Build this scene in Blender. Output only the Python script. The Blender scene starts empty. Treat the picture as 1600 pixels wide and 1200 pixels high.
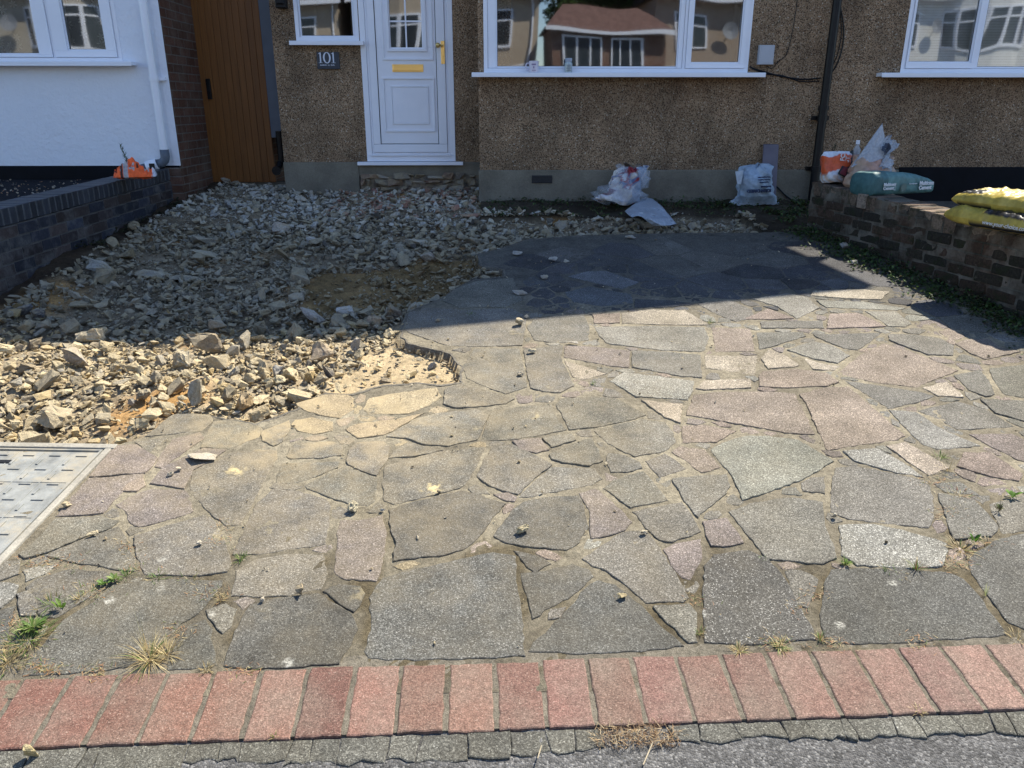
import bpy, bmesh, math, random
import numpy as np
from mathutils import Vector, Matrix, noise as mnoise
random.seed(7); RNG = np.random.default_rng(7)
SC = bpy.context.scene
COL = SC.collection

# ------------------------------------------------------------------ camera, sky, sun, exposure
F, PT, YW, H, S = 1215.0, math.radians(19.78), math.radians(1.1), 1.6, 0.1046   # focal px, pitch, yaw, eye height, ground rise
SUN_AZ, SUN_EL = math.radians(45), math.radians(54)
cam = bpy.data.cameras.new("camera"); co = bpy.data.objects.new("camera", cam); COL.objects.link(co)
cam.sensor_width = 36; cam.lens = F/1600*36; cam.clip_start = 0.02; cam.clip_end = 600
co.location = (0, 0, H); co.rotation_euler = (math.pi/2-PT, 0, -YW)
SC.camera = co
world = bpy.data.worlds.new("World"); SC.world = world; world.use_nodes = True
wn = world.node_tree.nodes; wl = world.node_tree.links
sky = wn.new("ShaderNodeTexSky"); sky.sky_type = 'NISHITA'; sky.sun_disc = False
sky.sun_elevation = SUN_EL; sky.sun_rotation = SUN_AZ; sky.air_density = 0.9; sky.dust_density = 0.2; sky.ozone_density = 2.2
wl.new(sky.outputs[0], wn["Background"].inputs[0]); wn["Background"].inputs[1].default_value = 0.142
sl = bpy.data.lights.new("sun", 'SUN'); sl.energy = 5.0; sl.angle = math.radians(0.55); sl.color = (1.0, 0.93, 0.80)
so = bpy.data.objects.new("sun", sl); COL.objects.link(so)
TS = Vector((math.sin(SUN_AZ)*math.cos(SUN_EL), math.cos(SUN_AZ)*math.cos(SUN_EL), math.sin(SUN_EL)))
so.rotation_euler = TS.to_track_quat('Z', 'Y').to_euler(); so.location = (8, 20, 20)
SC.view_settings.view_transform = 'Standard'; SC.view_settings.look = 'None'
SC.view_settings.exposure = 1.02; SC.view_settings.gamma = 1.0
SC.cycles.max_bounces = 8; SC.cycles.transparent_max_bounces = 12
SC.cycles.use_denoising = True
try: SC.cycles.denoising_prefilter = 'ACCURATE'; SC.cycles.denoising_input_passes = 'RGB_ALBEDO_NORMAL'
except Exception: pass

# ------------------------------------------------------------------ survey helpers (photo point -> point on a real surface)
C0 = Vector((0, 0, H))
def ray(px, py):
    x = (px-800)/F; y = -(py-600)/F
    d = Vector((x, math.cos(PT)+y*math.sin(PT), -math.sin(PT)+y*math.cos(PT)))
    c, s = math.cos(YW), math.sin(YW)
    return Vector((d.x*c+d.y*s, -d.x*s+d.y*c, d.z))
def G(px, py, dz=0.0):
    d = ray(px, py); return C0 + d*((H-dz)/(S*d.y-d.z))
def W(px, py, Y):
    d = ray(px, py); return C0 + d*(Y/d.y)
def Zp(px, py, z):
    d = ray(px, py); return C0 + d*((z-H)/d.z)
def V(px, py, a, b):
    n = Vector((-(b.y-a.y), b.x-a.x, 0)); d = ray(px, py)
    return C0 + d*(n.dot(Vector((a.x, a.y, 0))-C0)/n.dot(d))
def plane(y): return S*y
D0, D1 = 7.94, 7.36

# ------------------------------------------------------------------ noise
def hsh(ix, iy, seed):
    h = (ix.astype(np.int64)*374761393 + iy.astype(np.int64)*668265263 + seed*1442695041) & 0xffffffff
    h = ((h ^ (h >> 13))*1274126177) & 0xffffffff
    h = h ^ (h >> 16)
    return (h & 0xffffff)/float(0xffffff)
def vn(x, y, seed=0):
    x = np.asarray(x, float); y = np.asarray(y, float)
    ix = np.floor(x); iy = np.floor(y); fx = x-ix; fy = y-iy
    fx = fx*fx*(3-2*fx); fy = fy*fy*(3-2*fy)
    a = hsh(ix, iy, seed); b = hsh(ix+1, iy, seed); c = hsh(ix, iy+1, seed); d = hsh(ix+1, iy+1, seed)
    return (a*(1-fx)+b*fx)*(1-fy)+(c*(1-fx)+d*fx)*fy
def fbm(x, y, f, o=4, seed=0, g=0.5):
    t = 0; a = 1; n = 0
    for i in range(o):
        t = t + a*(vn(np.asarray(x)*f, np.asarray(y)*f, seed+i*17)-0.5); n += a; a *= g; f *= 2.03
    return t/n*2
def in_poly(x, y, P):
    x = np.asarray(x, float); y = np.asarray(y, float); r = np.zeros(x.shape, bool)
    n = len(P)
    for i in range(n):
        x0, y0 = P[i]; x1, y1 = P[(i+1) % n]
        if y0 == y1: continue
        c = ((y0 > y) != (y1 > y)) & (x < (x1-x0)*(y-y0)/(y1-y0)+x0)
        r ^= c
    return r
def seg_dist(x, y, P, closed=True):
    x = np.asarray(x, float); y = np.asarray(y, float); r = np.full(x.shape, 1e9)
    n = len(P)
    for i in range(n if closed else n-1):
        x0, y0 = P[i]; x1, y1 = P[(i+1) % n]; dx, dy = x1-x0, y1-y0; L = dx*dx+dy*dy+1e-12
        t = np.clip(((x-x0)*dx+(y-y0)*dy)/L, 0, 1)
        r = np.minimum(r, np.hypot(x-x0-t*dx, y-y0-t*dy))
    return r

# ------------------------------------------------------------------ objects
def tag(o, label=None, cat=None, group=None, kind=None):
    if label: o['label'] = label
    if cat: o['category'] = cat
    if group: o['group'] = group
    if kind: o['kind'] = kind
    return o
def empty(name, loc, label, cat, group=None, rz=0):
    o = bpy.data.objects.new(name, None); COL.objects.link(o); o.location = loc; o.rotation_euler = (0, 0, rz)
    o.empty_display_size = 0.1
    return tag(o, label, cat, group)
def link(name, me, parent=None, world_coords=True):
    o = bpy.data.objects.new(name, me); COL.objects.link(o)
    if parent is not None:
        o.parent = parent
        if world_coords:
            m = Matrix.Identity(4); p = parent
            chain = []
            while p is not None: chain.append(p); p = p.parent
            for q in reversed(chain): m = m @ q.matrix_parent_inverse @ Matrix.LocRotScale(q.location, q.rotation_euler, q.scale)
            o.matrix_parent_inverse = m.inverted()
    return o
class MB:
    def __init__(s): s.v = []; s.f = []; s.m = []; s.c = []
    def add(s, vs, fs, m=0, c=(1, 1, 1, 1)):
        b = len(s.v); s.v += [tuple(p) for p in vs]; s.c += [c]*len(vs) if not isinstance(c, list) else c
        for f in fs: s.f.append([b+i for i in f]); s.m.append(m)
        return s
    def box(s, x0, x1, y0, y1, z0, z1, m=0, c=(1, 1, 1, 1)):
        vs = [(x0, y0, z0), (x1, y0, z0), (x1, y1, z0), (x0, y1, z0), (x0, y0, z1), (x1, y0, z1), (x1, y1, z1), (x0, y1, z1)]
        return s.add(vs, [(0, 3, 2, 1), (4, 5, 6, 7), (0, 1, 5, 4), (1, 2, 6, 5), (2, 3, 7, 6), (3, 0, 4, 7)], m, c)
    def obox(s, M, sx, sy, sz, m=0, c=(1, 1, 1, 1)):
        vs = [M @ Vector((a*sx/2, b*sy/2, d*sz/2)) for d in (-1, 1) for a, b in ((-1, -1), (1, -1), (1, 1), (-1, 1))]
        return s.add(vs, [(0, 3, 2, 1), (4, 5, 6, 7), (0, 1, 5, 4), (1, 2, 6, 5), (2, 3, 7, 6), (3, 0, 4, 7)], m, c)
    def tube(s, pts, r, n=12, m=0, c=(1, 1, 1, 1), cap=True):
        pts = [Vector(p) for p in pts]; rs = r if isinstance(r, (list, tuple)) else [r]*len(pts)
        vs = []; fs = []; up = None
        for i, p in enumerate(pts):
            t = (pts[min(i+1, len(pts)-1)]-pts[max(i-1, 0)]).normalized()
            if up is None: up = Vector((0, 0, 1)) if abs(t.z) < .9 else Vector((0, 1, 0))
            a = t.cross(up).normalized(); b = a.cross(t).normalized(); up = b
            for k in range(n):
                q = 2*math.pi*k/n; vs.append(p+(a*math.cos(q)+b*math.sin(q))*rs[i])
        for i in range(len(pts)-1):
            for k in range(n):
                k2 = (k+1) % n; fs.append((i*n+k, i*n+k2, (i+1)*n+k2, (i+1)*n+k))
        if cap: fs.append(tuple(range(n-1, -1, -1))); fs.append(tuple((len(pts)-1)*n+k for k in range(n)))
        return s.add(vs, fs, m, c)
    def prism(s, poly, z0, z1, m=0, c=(1, 1, 1, 1)):
        n = len(poly); vs = [(p[0], p[1], z0) for p in poly]+[(p[0], p[1], z1) for p in poly]
        return s.add(vs, [tuple(range(n-1, -1, -1)), tuple(range(n, 2*n))]+[(i, (i+1) % n, n+(i+1) % n, n+i) for i in range(n)], m, c)
    def build(s, name, mats, parent=None, smooth=False, bevel=0, attr=False):
        me = bpy.data.meshes.new(name); me.from_pydata(s.v, [], s.f)
        for m in (mats if isinstance(mats, (list, tuple)) else [mats]): me.materials.append(m)
        me.polygons.foreach_set('material_index', s.m)
        if smooth: me.polygons.foreach_set('use_smooth', [True]*len(s.f))
        if attr:
            a = me.color_attributes.new('tint', 'FLOAT_COLOR', 'POINT')
            a.data.foreach_set('color', np.array(s.c, dtype=np.float32).ravel())
        me.update()
        o = link(name, me, parent)
        if bevel:
            b = o.modifiers.new('bevel', 'BEVEL'); b.width = bevel; b.segments = 2; b.limit_method = 'ANGLE'; b.angle_limit = math.radians(40)
            b.harden_normals = False
        return o
def np_mesh(name, v, f, mat, parent=None, col=None, smooth=False, midx=None):
    """v (n,3), f (m,k) arrays with constant k"""
    me = bpy.data.meshes.new(name); v = np.asarray(v, np.float32); f = np.asarray(f, np.int32); k = f.shape[1]
    me.vertices.add(len(v)); me.vertices.foreach_set('co', v.ravel())
    me.loops.add(f.size); me.loops.foreach_set('vertex_index', f.ravel())
    me.polygons.add(len(f)); me.polygons.foreach_set('loop_start', np.arange(0, f.size, k, dtype=np.int32))
    me.polygons.foreach_set('loop_total', np.full(len(f), k, np.int32))
    for m in (mat if isinstance(mat, (list, tuple)) else [mat]): me.materials.append(m)
    if midx is not None: me.polygons.foreach_set('material_index', np.asarray(midx, np.int32))
    me.polygons.foreach_set('use_smooth', np.full(len(f), smooth, bool))
    if col is not None:
        a = me.color_attributes.new('tint', 'FLOAT_COLOR', 'POINT'); a.data.foreach_set('color', np.asarray(col, np.float32).ravel())
    me.update(calc_edges=True); me.validate()
    return link(name, me, parent)

# ------------------------------------------------------------------ materials
class NT:
    def __init__(s, name):
        s.mat = bpy.data.materials.new(name); s.mat.use_nodes = True; s.t = s.mat.node_tree
        s.b = s.t.nodes['Principled BSDF']; s.pos = None
    def n(s, typ, **kw):
        nd = s.t.nodes.new('ShaderNode'+typ)
        for k, v in kw.items(): setattr(nd, k, v)
        return nd
    def l(s, a, b): s.t.links.new(a, b)
    def P(s):
        if s.pos is None: s.pos = s.n('NewGeometry').outputs['Position']
        return s.pos
    def O(s): return s.n('TexCoord').outputs['Object']
    def noise(s, scale, detail=3, rough=.55, vec=None, dist=0):
        nd = s.n('TexNoise'); nd.inputs['Scale'].default_value = scale; nd.inputs['Detail'].default_value = detail
        nd.inputs['Roughness'].default_value = rough; nd.inputs['Distortion'].default_value = dist
        s.l(vec if vec is not None else s.P(), nd.inputs['Vector']); return nd.outputs['Fac']
    def vor(s, scale, feature='F1', out='Distance', vec=None, rnd=1.0):
        nd = s.n('TexVoronoi'); nd.feature = feature; nd.inputs['Scale'].default_value = scale
        nd.inputs['Randomness'].default_value = rnd
        s.l(vec if vec is not None else s.P(), nd.inputs['Vector']); return nd.outputs[out]
    def ramp(s, fac, stops, interp='LINEAR'):
        nd = s.n('ValToRGB'); r = nd.color_ramp; r.interpolation = interp
        while len(r.elements) < len(stops): r.elements.new(0.5)
        for e, (p, c) in zip(r.elements, stops):
            e.position = p; e.color = (c, c, c, 1) if not isinstance(c, (tuple, list)) else (tuple(c)+(1,))[:4]
        s.l(fac, nd.inputs[0]); return nd.outputs[0]
    def mix(s, fac, a, b, mode='MIX'):
        nd = s.n('Mix'); nd.data_type = 'RGBA'; nd.blend_type = mode
        for sock, v in ((nd.inputs[0], fac), (nd.inputs[6], a), (nd.inputs[7], b)):
            if isinstance(v, (int, float)): sock.default_value = v if sock == nd.inputs[0] else (v, v, v, 1)
            elif isinstance(v, (tuple, list)): sock.default_value = (tuple(v)+(1,))[:4]
            else: s.l(v, sock)
        return nd.outputs[2]
    def math(s, op, a, b=0.0, c=None):
        nd = s.n('Math'); nd.operation = op
        for i, v in enumerate((a, b) if c is None else (a, b, c)):
            if isinstance(v, (int, float)): nd.inputs[i].default_value = v
            else: s.l(v, nd.inputs[i])
        return nd.outputs[0]
    def sep(s, v):
        nd = s.n('SeparateXYZ'); s.l(v, nd.inputs[0]); return nd.outputs
    def comb(s, x, y, z):
        nd = s.n('CombineXYZ')
        for i, v in enumerate((x, y, z)):
            if isinstance(v, (int, float)): nd.inputs[i].default_value = v
            else: s.l(v, nd.inputs[i])
        return nd.outputs[0]
    def attr(s, name='tint'):
        nd = s.n('Attribute'); nd.attribute_name = name; return nd
    def bump(s, h, dist=.002, strength=1.0, nrm=None):
        nd = s.n('Bump'); nd.inputs['Distance'].default_value = dist; nd.inputs['Strength'].default_value = strength
        s.l(h, nd.inputs['Height'])
        if nrm is not None: s.l(nrm, nd.inputs['Normal'])
        return nd.outputs[0]
    def out(s, color=None, rough=.8, normal=None, spec=.3, metal=0.0, **kw):
        b = s.b
        if color is not None:
            if isinstance(color, (tuple, list)): b.inputs['Base Color'].default_value = (tuple(color)+(1,))[:4]
            else: s.l(color, b.inputs['Base Color'])
        if isinstance(rough, (int, float)): b.inputs['Roughness'].default_value = rough
        else: s.l(rough, b.inputs['Roughness'])
        b.inputs['Specular IOR Level'].default_value = spec; b.inputs['Metallic'].default_value = metal
        if normal is not None: s.l(normal, b.inputs['Normal'])
        for k, v in kw.items(): b.inputs[k.replace('_', ' ')].default_value = v
        return s.mat
def plain(name, c, rough=.6, spec=.4, var=.15, vs=8, bump=0, metal=0, **kw):
    t = NT(name); n = t.noise(vs, 4)
    col = t.mix(1.0, c, t.ramp(n, [(.3, 1-var), (.7, 1+var)]), 'MULTIPLY')
    nr = t.bump(t.noise(vs*8, 4), bump) if bump else None
    return t.out(col, rough, nr, spec, metal, **kw)

def m_paving():
    t = NT('paving_stone'); a = t.attr(); base = a.outputs['Color']; spk = a.outputs['Alpha']
    f1 = t.noise(430, 2, .7); f2 = t.noise(170, 3, .6); big = t.noise(5, 4, .6); med = t.noise(22, 4, .6)
    k = t.mix(1.0, t.ramp(f1, [(.28, .42), (.5, .95), (.72, 1.65)]), t.ramp(f2, [(.3, .72), (.7, 1.3)]), 'MULTIPLY')
    k = t.mix(1.0, k, t.ramp(big, [(.3, .74), (.7, 1.2)]), 'MULTIPLY')
    cel = t.sep(t.vor(290, out='Color'))[0]; k = t.mix(1.0, k, t.ramp(cel, [(0, .55), (.5, .95), (.85, 1.25), (1, 2.1)]), 'MULTIPLY')
    k = t.mix(1.0, k, t.ramp(med, [(.3, .9), (.7, 1.1)]), 'MULTIPLY')
    stn = t.ramp(t.noise(1.7, 5, .7), [(.42, 0.0), (.62, .55)]); k = t.mix(stn, k, t.mix(1.0, k, (.72, .70, .64), 'MULTIPLY'))
    c = t.mix(1.0, base, k, 'MULTIPLY')
    # pale mica / chippings on the coarse slabs
    chip = t.ramp(t.vor(150), [(.22, 1.0), (.34, 0.0)])
    cr = t.ramp(t.noise(90, 1), [(.48, 0.0), (.56, 1.0)])
    c = t.mix(t.math('MULTIPLY', t.math('MULTIPLY', chip, cr), spk), c, (.62, .60, .54))
    # small white grains everywhere
    gr = t.math('MULTIPLY', t.ramp(t.vor(70), [(.07, 1.0), (.12, 0.0)]), t.ramp(t.noise(33, 1), [(.5, 0.0), (.6, .7)]))
    c = t.mix(gr, c, (.5, .49, .44))
    # sandy dust blown from the dug hole (a stain with its own shape)
    p = t.sep(t.P())
    dx = t.math('SUBTRACT', p[0], -.75); dy = t.math('SUBTRACT', p[1], 3.15)
    rr = t.math('SQRT', t.math('ADD', t.math('MULTIPLY', dx, dx), t.math('MULTIPLY', t.math('MULTIPLY', dy, dy), 1.6)))
    near = t.ramp(t.math('DIVIDE', rr, 2.2), [(.12, .80), (.33, .30), (1.0, .03)])
    dust = t.math('MULTIPLY', near, t.ramp(t.noise(7, 5, .65), [(.36, .15), (.66, 1.0)]))
    c = t.mix(dust, c, (.44, .345, .20))
    blot = t.math('MULTIPLY', t.ramp(t.vor(3.1), [(.06, 1.0), (.17, 0.0)]), t.ramp(t.noise(28, 4), [(.46, 0.0), (.6, .85)]))
    blot = t.math('MULTIPLY', blot, t.ramp(t.math('DIVIDE', rr, 2.2), [(.4, 1.0), (.75, 0.0)]))
    c = t.mix(blot, c, (.66, .53, .27))
    # lichen rosettes near the street
    lv = t.vor(5.2, vec=None); lsz = t.noise(2.2, 2)
    lm = t.math('MULTIPLY', t.ramp(t.math('ADD', lv, t.math('MULTIPLY', t.noise(55, 4, .7), .13)), [(.115, 1.0), (.170, 0.0)]), t.ramp(lsz, [(.36, 0.0), (.48, 1.0)]))
    lm = t.math('MULTIPLY', lm, t.ramp(t.noise(120, 3), [(.40, .05), (.62, .7)]))
    lm = t.math('MULTIPLY', lm, t.ramp(t.math('DIVIDE', p[1], 4), [(.5, 1.0), (.7, .1)]))
    c = t.mix(lm, c, (.60, .58, .50))
    h = t.math('ADD', t.math('MULTIPLY', f1, .7), t.math('MULTIPLY', f2, .8))
    return t.out(c, .86, t.bump(h, .0036, 1.0), .25)
def m_ground():
    t = NT('ground_sheet'); a = t.attr(); base = a.outputs['Color']
    f = t.noise(300, 3, .7); g = t.noise(60, 4, .7); b = t.noise(8, 4, .6)
    k = t.mix(1.0, t.ramp(f, [(.28, .55), (.72, 1.45)]), t.ramp(g, [(.3, .65), (.7, 1.35)]), 'MULTIPLY')
    k = t.mix(1.0, k, t.ramp(b, [(.3, .75), (.7, 1.2)]), 'MULTIPLY')
    c = t.mix(1.0, base, k, 'MULTIPLY')
    return t.out(c, .95, t.bump(t.math('ADD', f, g), .005), .15)
def m_rubble():
    t = NT('broken_concrete'); a = t.attr(); base = a.outputs['Color']
    f = t.noise(330, 3, .7); g = t.noise(75, 4, .7); b = t.noise(14, 3, .6)
    k = t.mix(1.0, t.ramp(f, [(.28, .6), (.72, 1.4)]), t.ramp(g, [(.3, .7), (.7, 1.22)]), 'MULTIPLY')
    c = t.mix(1.0, base, k, 'MULTIPLY')
    c = t.mix(t.ramp(b, [(.40, 0.0), (.70, .6)]), c, (.46, .36, .21))
    ng = t.n('NewGeometry'); up = t.sep(ng.outputs['Normal'])[2]
    c = t.mix(t.math('MULTIPLY', t.ramp(up, [(.45, 0.0), (.95, .55)]), t.ramp(t.noise(45, 4, .7), [(.35, .2), (.65, 1.0)])), c, (.56, .47, .31))
    return t.out(c, .95, t.bump(t.math('ADD', t.math('MULTIPLY', f, .6), g), .010), .15)
def m_brickpaver():
    t = NT('red_brick_paver'); a = t.attr(); base = a.outputs['Color']
    f = t.noise(330, 3, .75); g = t.noise(50, 4); b = t.noise(6, 4)
    k = t.mix(1.0, t.ramp(f, [(.3, .62), (.5, 1.0), (.72, 1.5)]), t.ramp(g, [(.3, .85), (.7, 1.15)]), 'MULTIPLY')
    c = t.mix(1.0, base, k, 'MULTIPLY')
    c = t.mix(t.ramp(b, [(.40, 0.0), (.75, .6)]), c, (.20, .165, .13))
    cel = t.sep(t.vor(300, out='Color'))[0]; c = t.mix(1.0, c, t.ramp(cel, [(0, .72), (.5, 1.0), (1, 1.4)]), 'MULTIPLY')
    c = t.mix(t.ramp(t.noise(210, 2), [(.60, 0.0), (.7, .5)]), c, (.5, .38, .3))
    return t.out(c, .9, t.bump(t.math('ADD', f, g), .003), .2)
def m_asphalt(name, c0, c1, sc=160):
    t = NT(name); v = t.vor(sc, out='Color'); h = t.vor(sc); vv = t.sep(v)[0]
    c = t.ramp(vv, [(0, c0), (.8, c1), (1, (.2, .195, .185))])
    c = t.mix(1.0, c, t.ramp(t.noise(9, 4), [(.3, .8), (.7, 1.2)]), 'MULTIPLY')
    return t.out(c, .9, t.bump(t.math('SUBTRACT', 1.0, h), .003), .25)
def m_pebbledash(name='pebbledash', dark=1.0):
    t = NT(name)
    warp = t.n('VectorMath', operation='ADD'); nn = t.n('TexNoise'); nn.inputs['Scale'].default_value = 40; t.l(t.P(), nn.inputs['Vector'])
    sc = t.n('VectorMath', operation='SCALE'); sc.inputs['Scale'].default_value = .012; t.l(nn.outputs['Color'], sc.inputs[0])
    t.l(t.P(), warp.inputs[0]); t.l(sc.outputs[0], warp.inputs[1]); P = warp.outputs[0]
    v = t.vor(102, out='Color', vec=P); h = t.vor(102, vec=P); rnd = t.sep(v)
    d = dark
    peb = t.ramp(rnd[0], [(0, (.030*d, .018*d, .011*d)), (.35, (.095*d, .054*d, .030*d)), (.62, (.21*d, .125*d, .070*d)), (.87, (.33*d, .22*d, .13*d)), (.96, (.55, .46, .34)), (1, (.75, .68, .56))])
    mor = t.mix(t.noise(30, 3), (.27, .178, .104), (.38, .265, .165))
    edge = t.ramp(h, [(.40, 0.0), (.56, 1.0)])
    wear = t.ramp(t.noise(3.4, 5, .62), [(.50, 0.0), (.72, .8)])
    pm = t.math('MAXIMUM', edge, t.math('GREATER_THAN', t.math('ADD', wear, 0.0), t.math('ADD', rnd[1], .22)))
    c = t.mix(pm, peb, mor)
    c = t.mix(1.0, c, t.ramp(t.noise(1.5, 5, .65), [(.32, .55), (.68, 1.2)]), 'MULTIPLY')
    st = t.noise(1, 3, .6, vec=t.comb(t.math('MULTIPLY', t.sep(t.P())[0], 5.0), 0.0, t.math('MULTIPLY', t.sep(t.P())[2], .9)))
    c = t.mix(1.0, c, t.ramp(st, [(.35, .82), (.65, 1.08)]), 'MULTIPLY')
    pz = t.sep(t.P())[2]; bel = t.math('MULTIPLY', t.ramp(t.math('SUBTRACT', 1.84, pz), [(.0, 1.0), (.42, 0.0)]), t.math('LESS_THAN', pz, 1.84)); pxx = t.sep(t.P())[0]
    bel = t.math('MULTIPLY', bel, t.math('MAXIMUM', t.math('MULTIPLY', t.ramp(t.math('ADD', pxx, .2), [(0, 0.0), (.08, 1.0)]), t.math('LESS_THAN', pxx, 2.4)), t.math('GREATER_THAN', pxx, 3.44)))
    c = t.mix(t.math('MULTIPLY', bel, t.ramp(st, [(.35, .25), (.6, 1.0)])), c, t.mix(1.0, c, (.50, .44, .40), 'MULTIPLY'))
    ht = t.math('MULTIPLY', t.math('SUBTRACT', .6, h), t.math('SUBTRACT', 1.0, pm))
    return t.out(c, .85, t.bump(ht, .012, 1.0), .3)
def m_brick(name, c0, c1, mort, bw=.225, bh=.075, ax=0, dirt=.3):
    """courses along x (ax=0) or y (ax=1), height z"""
    t = NT(name); p = t.sep(t.P())
    n = t.n('TexBrick'); n.inputs['Scale'].default_value = 1.0; n.inputs['Brick Width'].default_value = bw; n.inputs['Row Height'].default_value = bh
    n.inputs['Mortar Size'].default_value = .006; n.inputs['Mortar Smooth'].default_value = .3; n.inputs['Bias'].default_value = -.1
    n.inputs['Color1'].default_value = tuple(c0)+(1,); n.inputs['Color2'].default_value = tuple(c1)+(1,); n.inputs['Mortar'].default_value = tuple(mort)+(1,)
    wob = t.math('MULTIPLY', t.noise(18, 2), .008)
    t.l(t.comb(t.math('ADD', p[ax], wob), t.math('ADD', p[2], wob), 0.0), n.inputs['Vector'])
    c = t.mix(1.0, n.outputs['Color'], t.ramp(t.noise(70, 4, .7), [(.3, .7), (.7, 1.3)]), 'MULTIPLY')
    c = t.mix(t.ramp(t.noise(4, 5, .65), [(.42, 0.0), (.75, dirt)]), c, (.30, .27, .22))
    h = t.math('ADD', t.math('MULTIPLY', t.math('SUBTRACT', 1.0, n.outputs['Fac']), 1.0), t.math('MULTIPLY', t.noise(120, 4), .35))
    return t.out(c, .88, t.bump(h, .006), .2)
def m_glass():
    t = NT('window_glass'); t.t.nodes.remove(t.b)
    g = t.n('BsdfGlossy'); g.inputs['Roughness'].default_value = .022; g.inputs['Color'].default_value = (.92, .96, 1, 1)
    tr = t.n('BsdfTransparent'); tr.inputs['Color'].default_value = (.84, .88, .90, 1)
    fr = t.n('Fresnel'); fr.inputs['IOR'].default_value = 2.9
    ms = t.n('MixShader'); t.l(fr.outputs[0], ms.inputs[0]); t.l(tr.outputs[0], ms.inputs[1]); t.l(g.outputs[0], ms.inputs[2])
    # slight bow of the sealed panes
    b = t.bump(t.noise(1.1, 1, .3), .006, 1.0); t.l(b, g.inputs['Normal'])
    t.l(ms.outputs[0], t.t.nodes['Material Output'].inputs[0]); return t.mat
def m_clear(name, col, alpha, rough=.25, spots=None):
    t = NT(name); n = t.noise(60, 4, .7, vec=t.O())
    c = t.mix(t.ramp(n, [(.4, 0.0), (.7, .5)]), col, (.8, .85, .9))
    m = t.out(c, rough, t.bump(t.noise(35, 4, .7, vec=t.O()), .01), .6)
    t.b.inputs['Alpha'].default_value = alpha
    return m
def m_vcol(name, rough=.7, spec=.3, bump=.001, bs=80, trans=0):
    t = NT(name); a = t.attr()
    c = t.mix(1.0, a.outputs['Color'], t.ramp(t.noise(30, 3), [(.3, .8), (.7, 1.2)]), 'MULTIPLY')
    m = t.out(c, rough, t.bump(t.noise(bs, 3), bump), spec)
    return m
def m_leaf():
    t = NT('leaf'); a = t.attr(); c = t.mix(1.0, a.outputs['Color'], t.ramp(t.noise(60, 2), [(.3, .75), (.7, 1.3)]), 'MULTIPLY')
    t.out(c, .55, None, .3)
    tr = t.n('BsdfTranslucent'); t.l(c, tr.inputs[0]); ms = t.n('MixShader'); ms.inputs[0].default_value = .3
    t.l(t.b.outputs[0], ms.inputs[1]); t.l(tr.outputs[0], ms.inputs[2]); t.l(ms.outputs[0], t.t.nodes['Material Output'].inputs[0])
    return t.mat
def m_wood():
    t = NT('orange_stained_boards'); p = t.sep(t.P())
    st = t.comb(t.math('MULTIPLY', p[0], 60.0), t.math('MULTIPLY', p[1], 60.0), t.math('MULTIPLY', p[2], 2.5))
    g = t.noise(1, 5, .65, vec=st)
    bd = t.noise(1, 0, .5, vec=t.comb(t.math('MULTIPLY', t.math('FLOOR', t.math('DIVIDE', t.math('SUBTRACT', p[0], -2.93), .0645)), 7.3), 0.0, 0.0))
    c = t.ramp(g, [(.3, (.14, .054, .012)), (.7, (.225, .090, .021))])
    c = t.mix(1.0, c, t.ramp(bd, [(.3, .92), (.7, 1.08)]), 'MULTIPLY')
    return t.out(c, .5, t.bump(g, .001), .35)
def m_white_render():
    t = NT('white_painted_render'); n = t.noise(26, 5, .7); b = t.noise(2, 4)
    c = t.mix(t.ramp(b, [(.35, 0.0), (.8, .35)]), (.78, .81, .87), (.68, .71, .78))
    sp = t.ramp(t.noise(9, 6, .8), [(.66, 0.0), (.72, .5)])
    c = t.mix(sp, c, (.5, .48, .44))
    return t.out(c, .75, t.bump(t.math('ADD', n, t.noise(7, 3)), .012), .3)
def m_smooth_render(name, c):
    t = NT(name); col = t.mix(t.ramp(t.noise(5, 5, .65), [(.35, 0.0), (.7, 1.0)]), c, tuple(x*.68 for x in c))
    col = t.mix(1.0, col, t.ramp(t.noise(120, 3), [(.3, .85), (.7, 1.15)]), 'MULTIPLY')
    return t.out(col, .9, t.bump(t.noise(60, 4), .003), .2)

M_PAVE, M_GROUND, M_RUB, M_PAVER = m_paving(), m_ground(), m_rubble(), m_brickpaver()
M_ASPH = m_asphalt('asphalt_footway', (.045, .044, .042), (.115, .112, .108), 190)
M_ROAD = m_asphalt('asphalt_road', (.05, .05, .05), (.12, .12, .115), 120)
M_PEB = m_pebbledash('pebbledash', 1.2)
M_PEB2 = m_pebbledash('pebbledash_neighbour', 1.12)
M_WRAP = m_white_render(); M_PLINTH = m_smooth_render('grey_plinth_render', (.20, .18, .14))
M_BLACK = plain('black_bitumen_paint', (.003, .004, .007), .6, .12, .3)
M_PVC = plain('white_upvc', (.78, .80, .86), .32, .45, .03, 3)
M_PVCG = plain('pale_grey_upvc', (.40, .42, .46), .4, .4, .05)
M_GREYP = plain('grey_plastic', (.10, .12, .15), .5, .4, .1)
M_DARK = plain('black_rubber_gasket', (.012, .012, .014), .5, .3, .05)
M_BLKP = plain('black_cast_pipe', (.006, .006, .007), .4, .25, .3, 20)
M_BRASS = plain('polished_brass', (.85, .58, .20), .28, .5, .05, 5, metal=.85)
M_ROOM = plain('room_plaster', (.12, .12, .12), .9)
M_BLIND = plain('white_blind', (.72, .74, .76), .6)
M_GLASS = m_glass(); M_WOOD = m_wood(); M_LEAF = m_leaf(); M_V = m_vcol('painted_plastic')
M_ENG = m_brick('blue_engineering_brick', (.018, .019, .026), (.050, .040, .042), (.085, .08, .078), ax=1, dirt=.35)
M_FLANK = m_brick('brown_flank_brick', (.080, .038, .025), (.13, .062, .042), (.14, .12, .105), ax=1)
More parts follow.
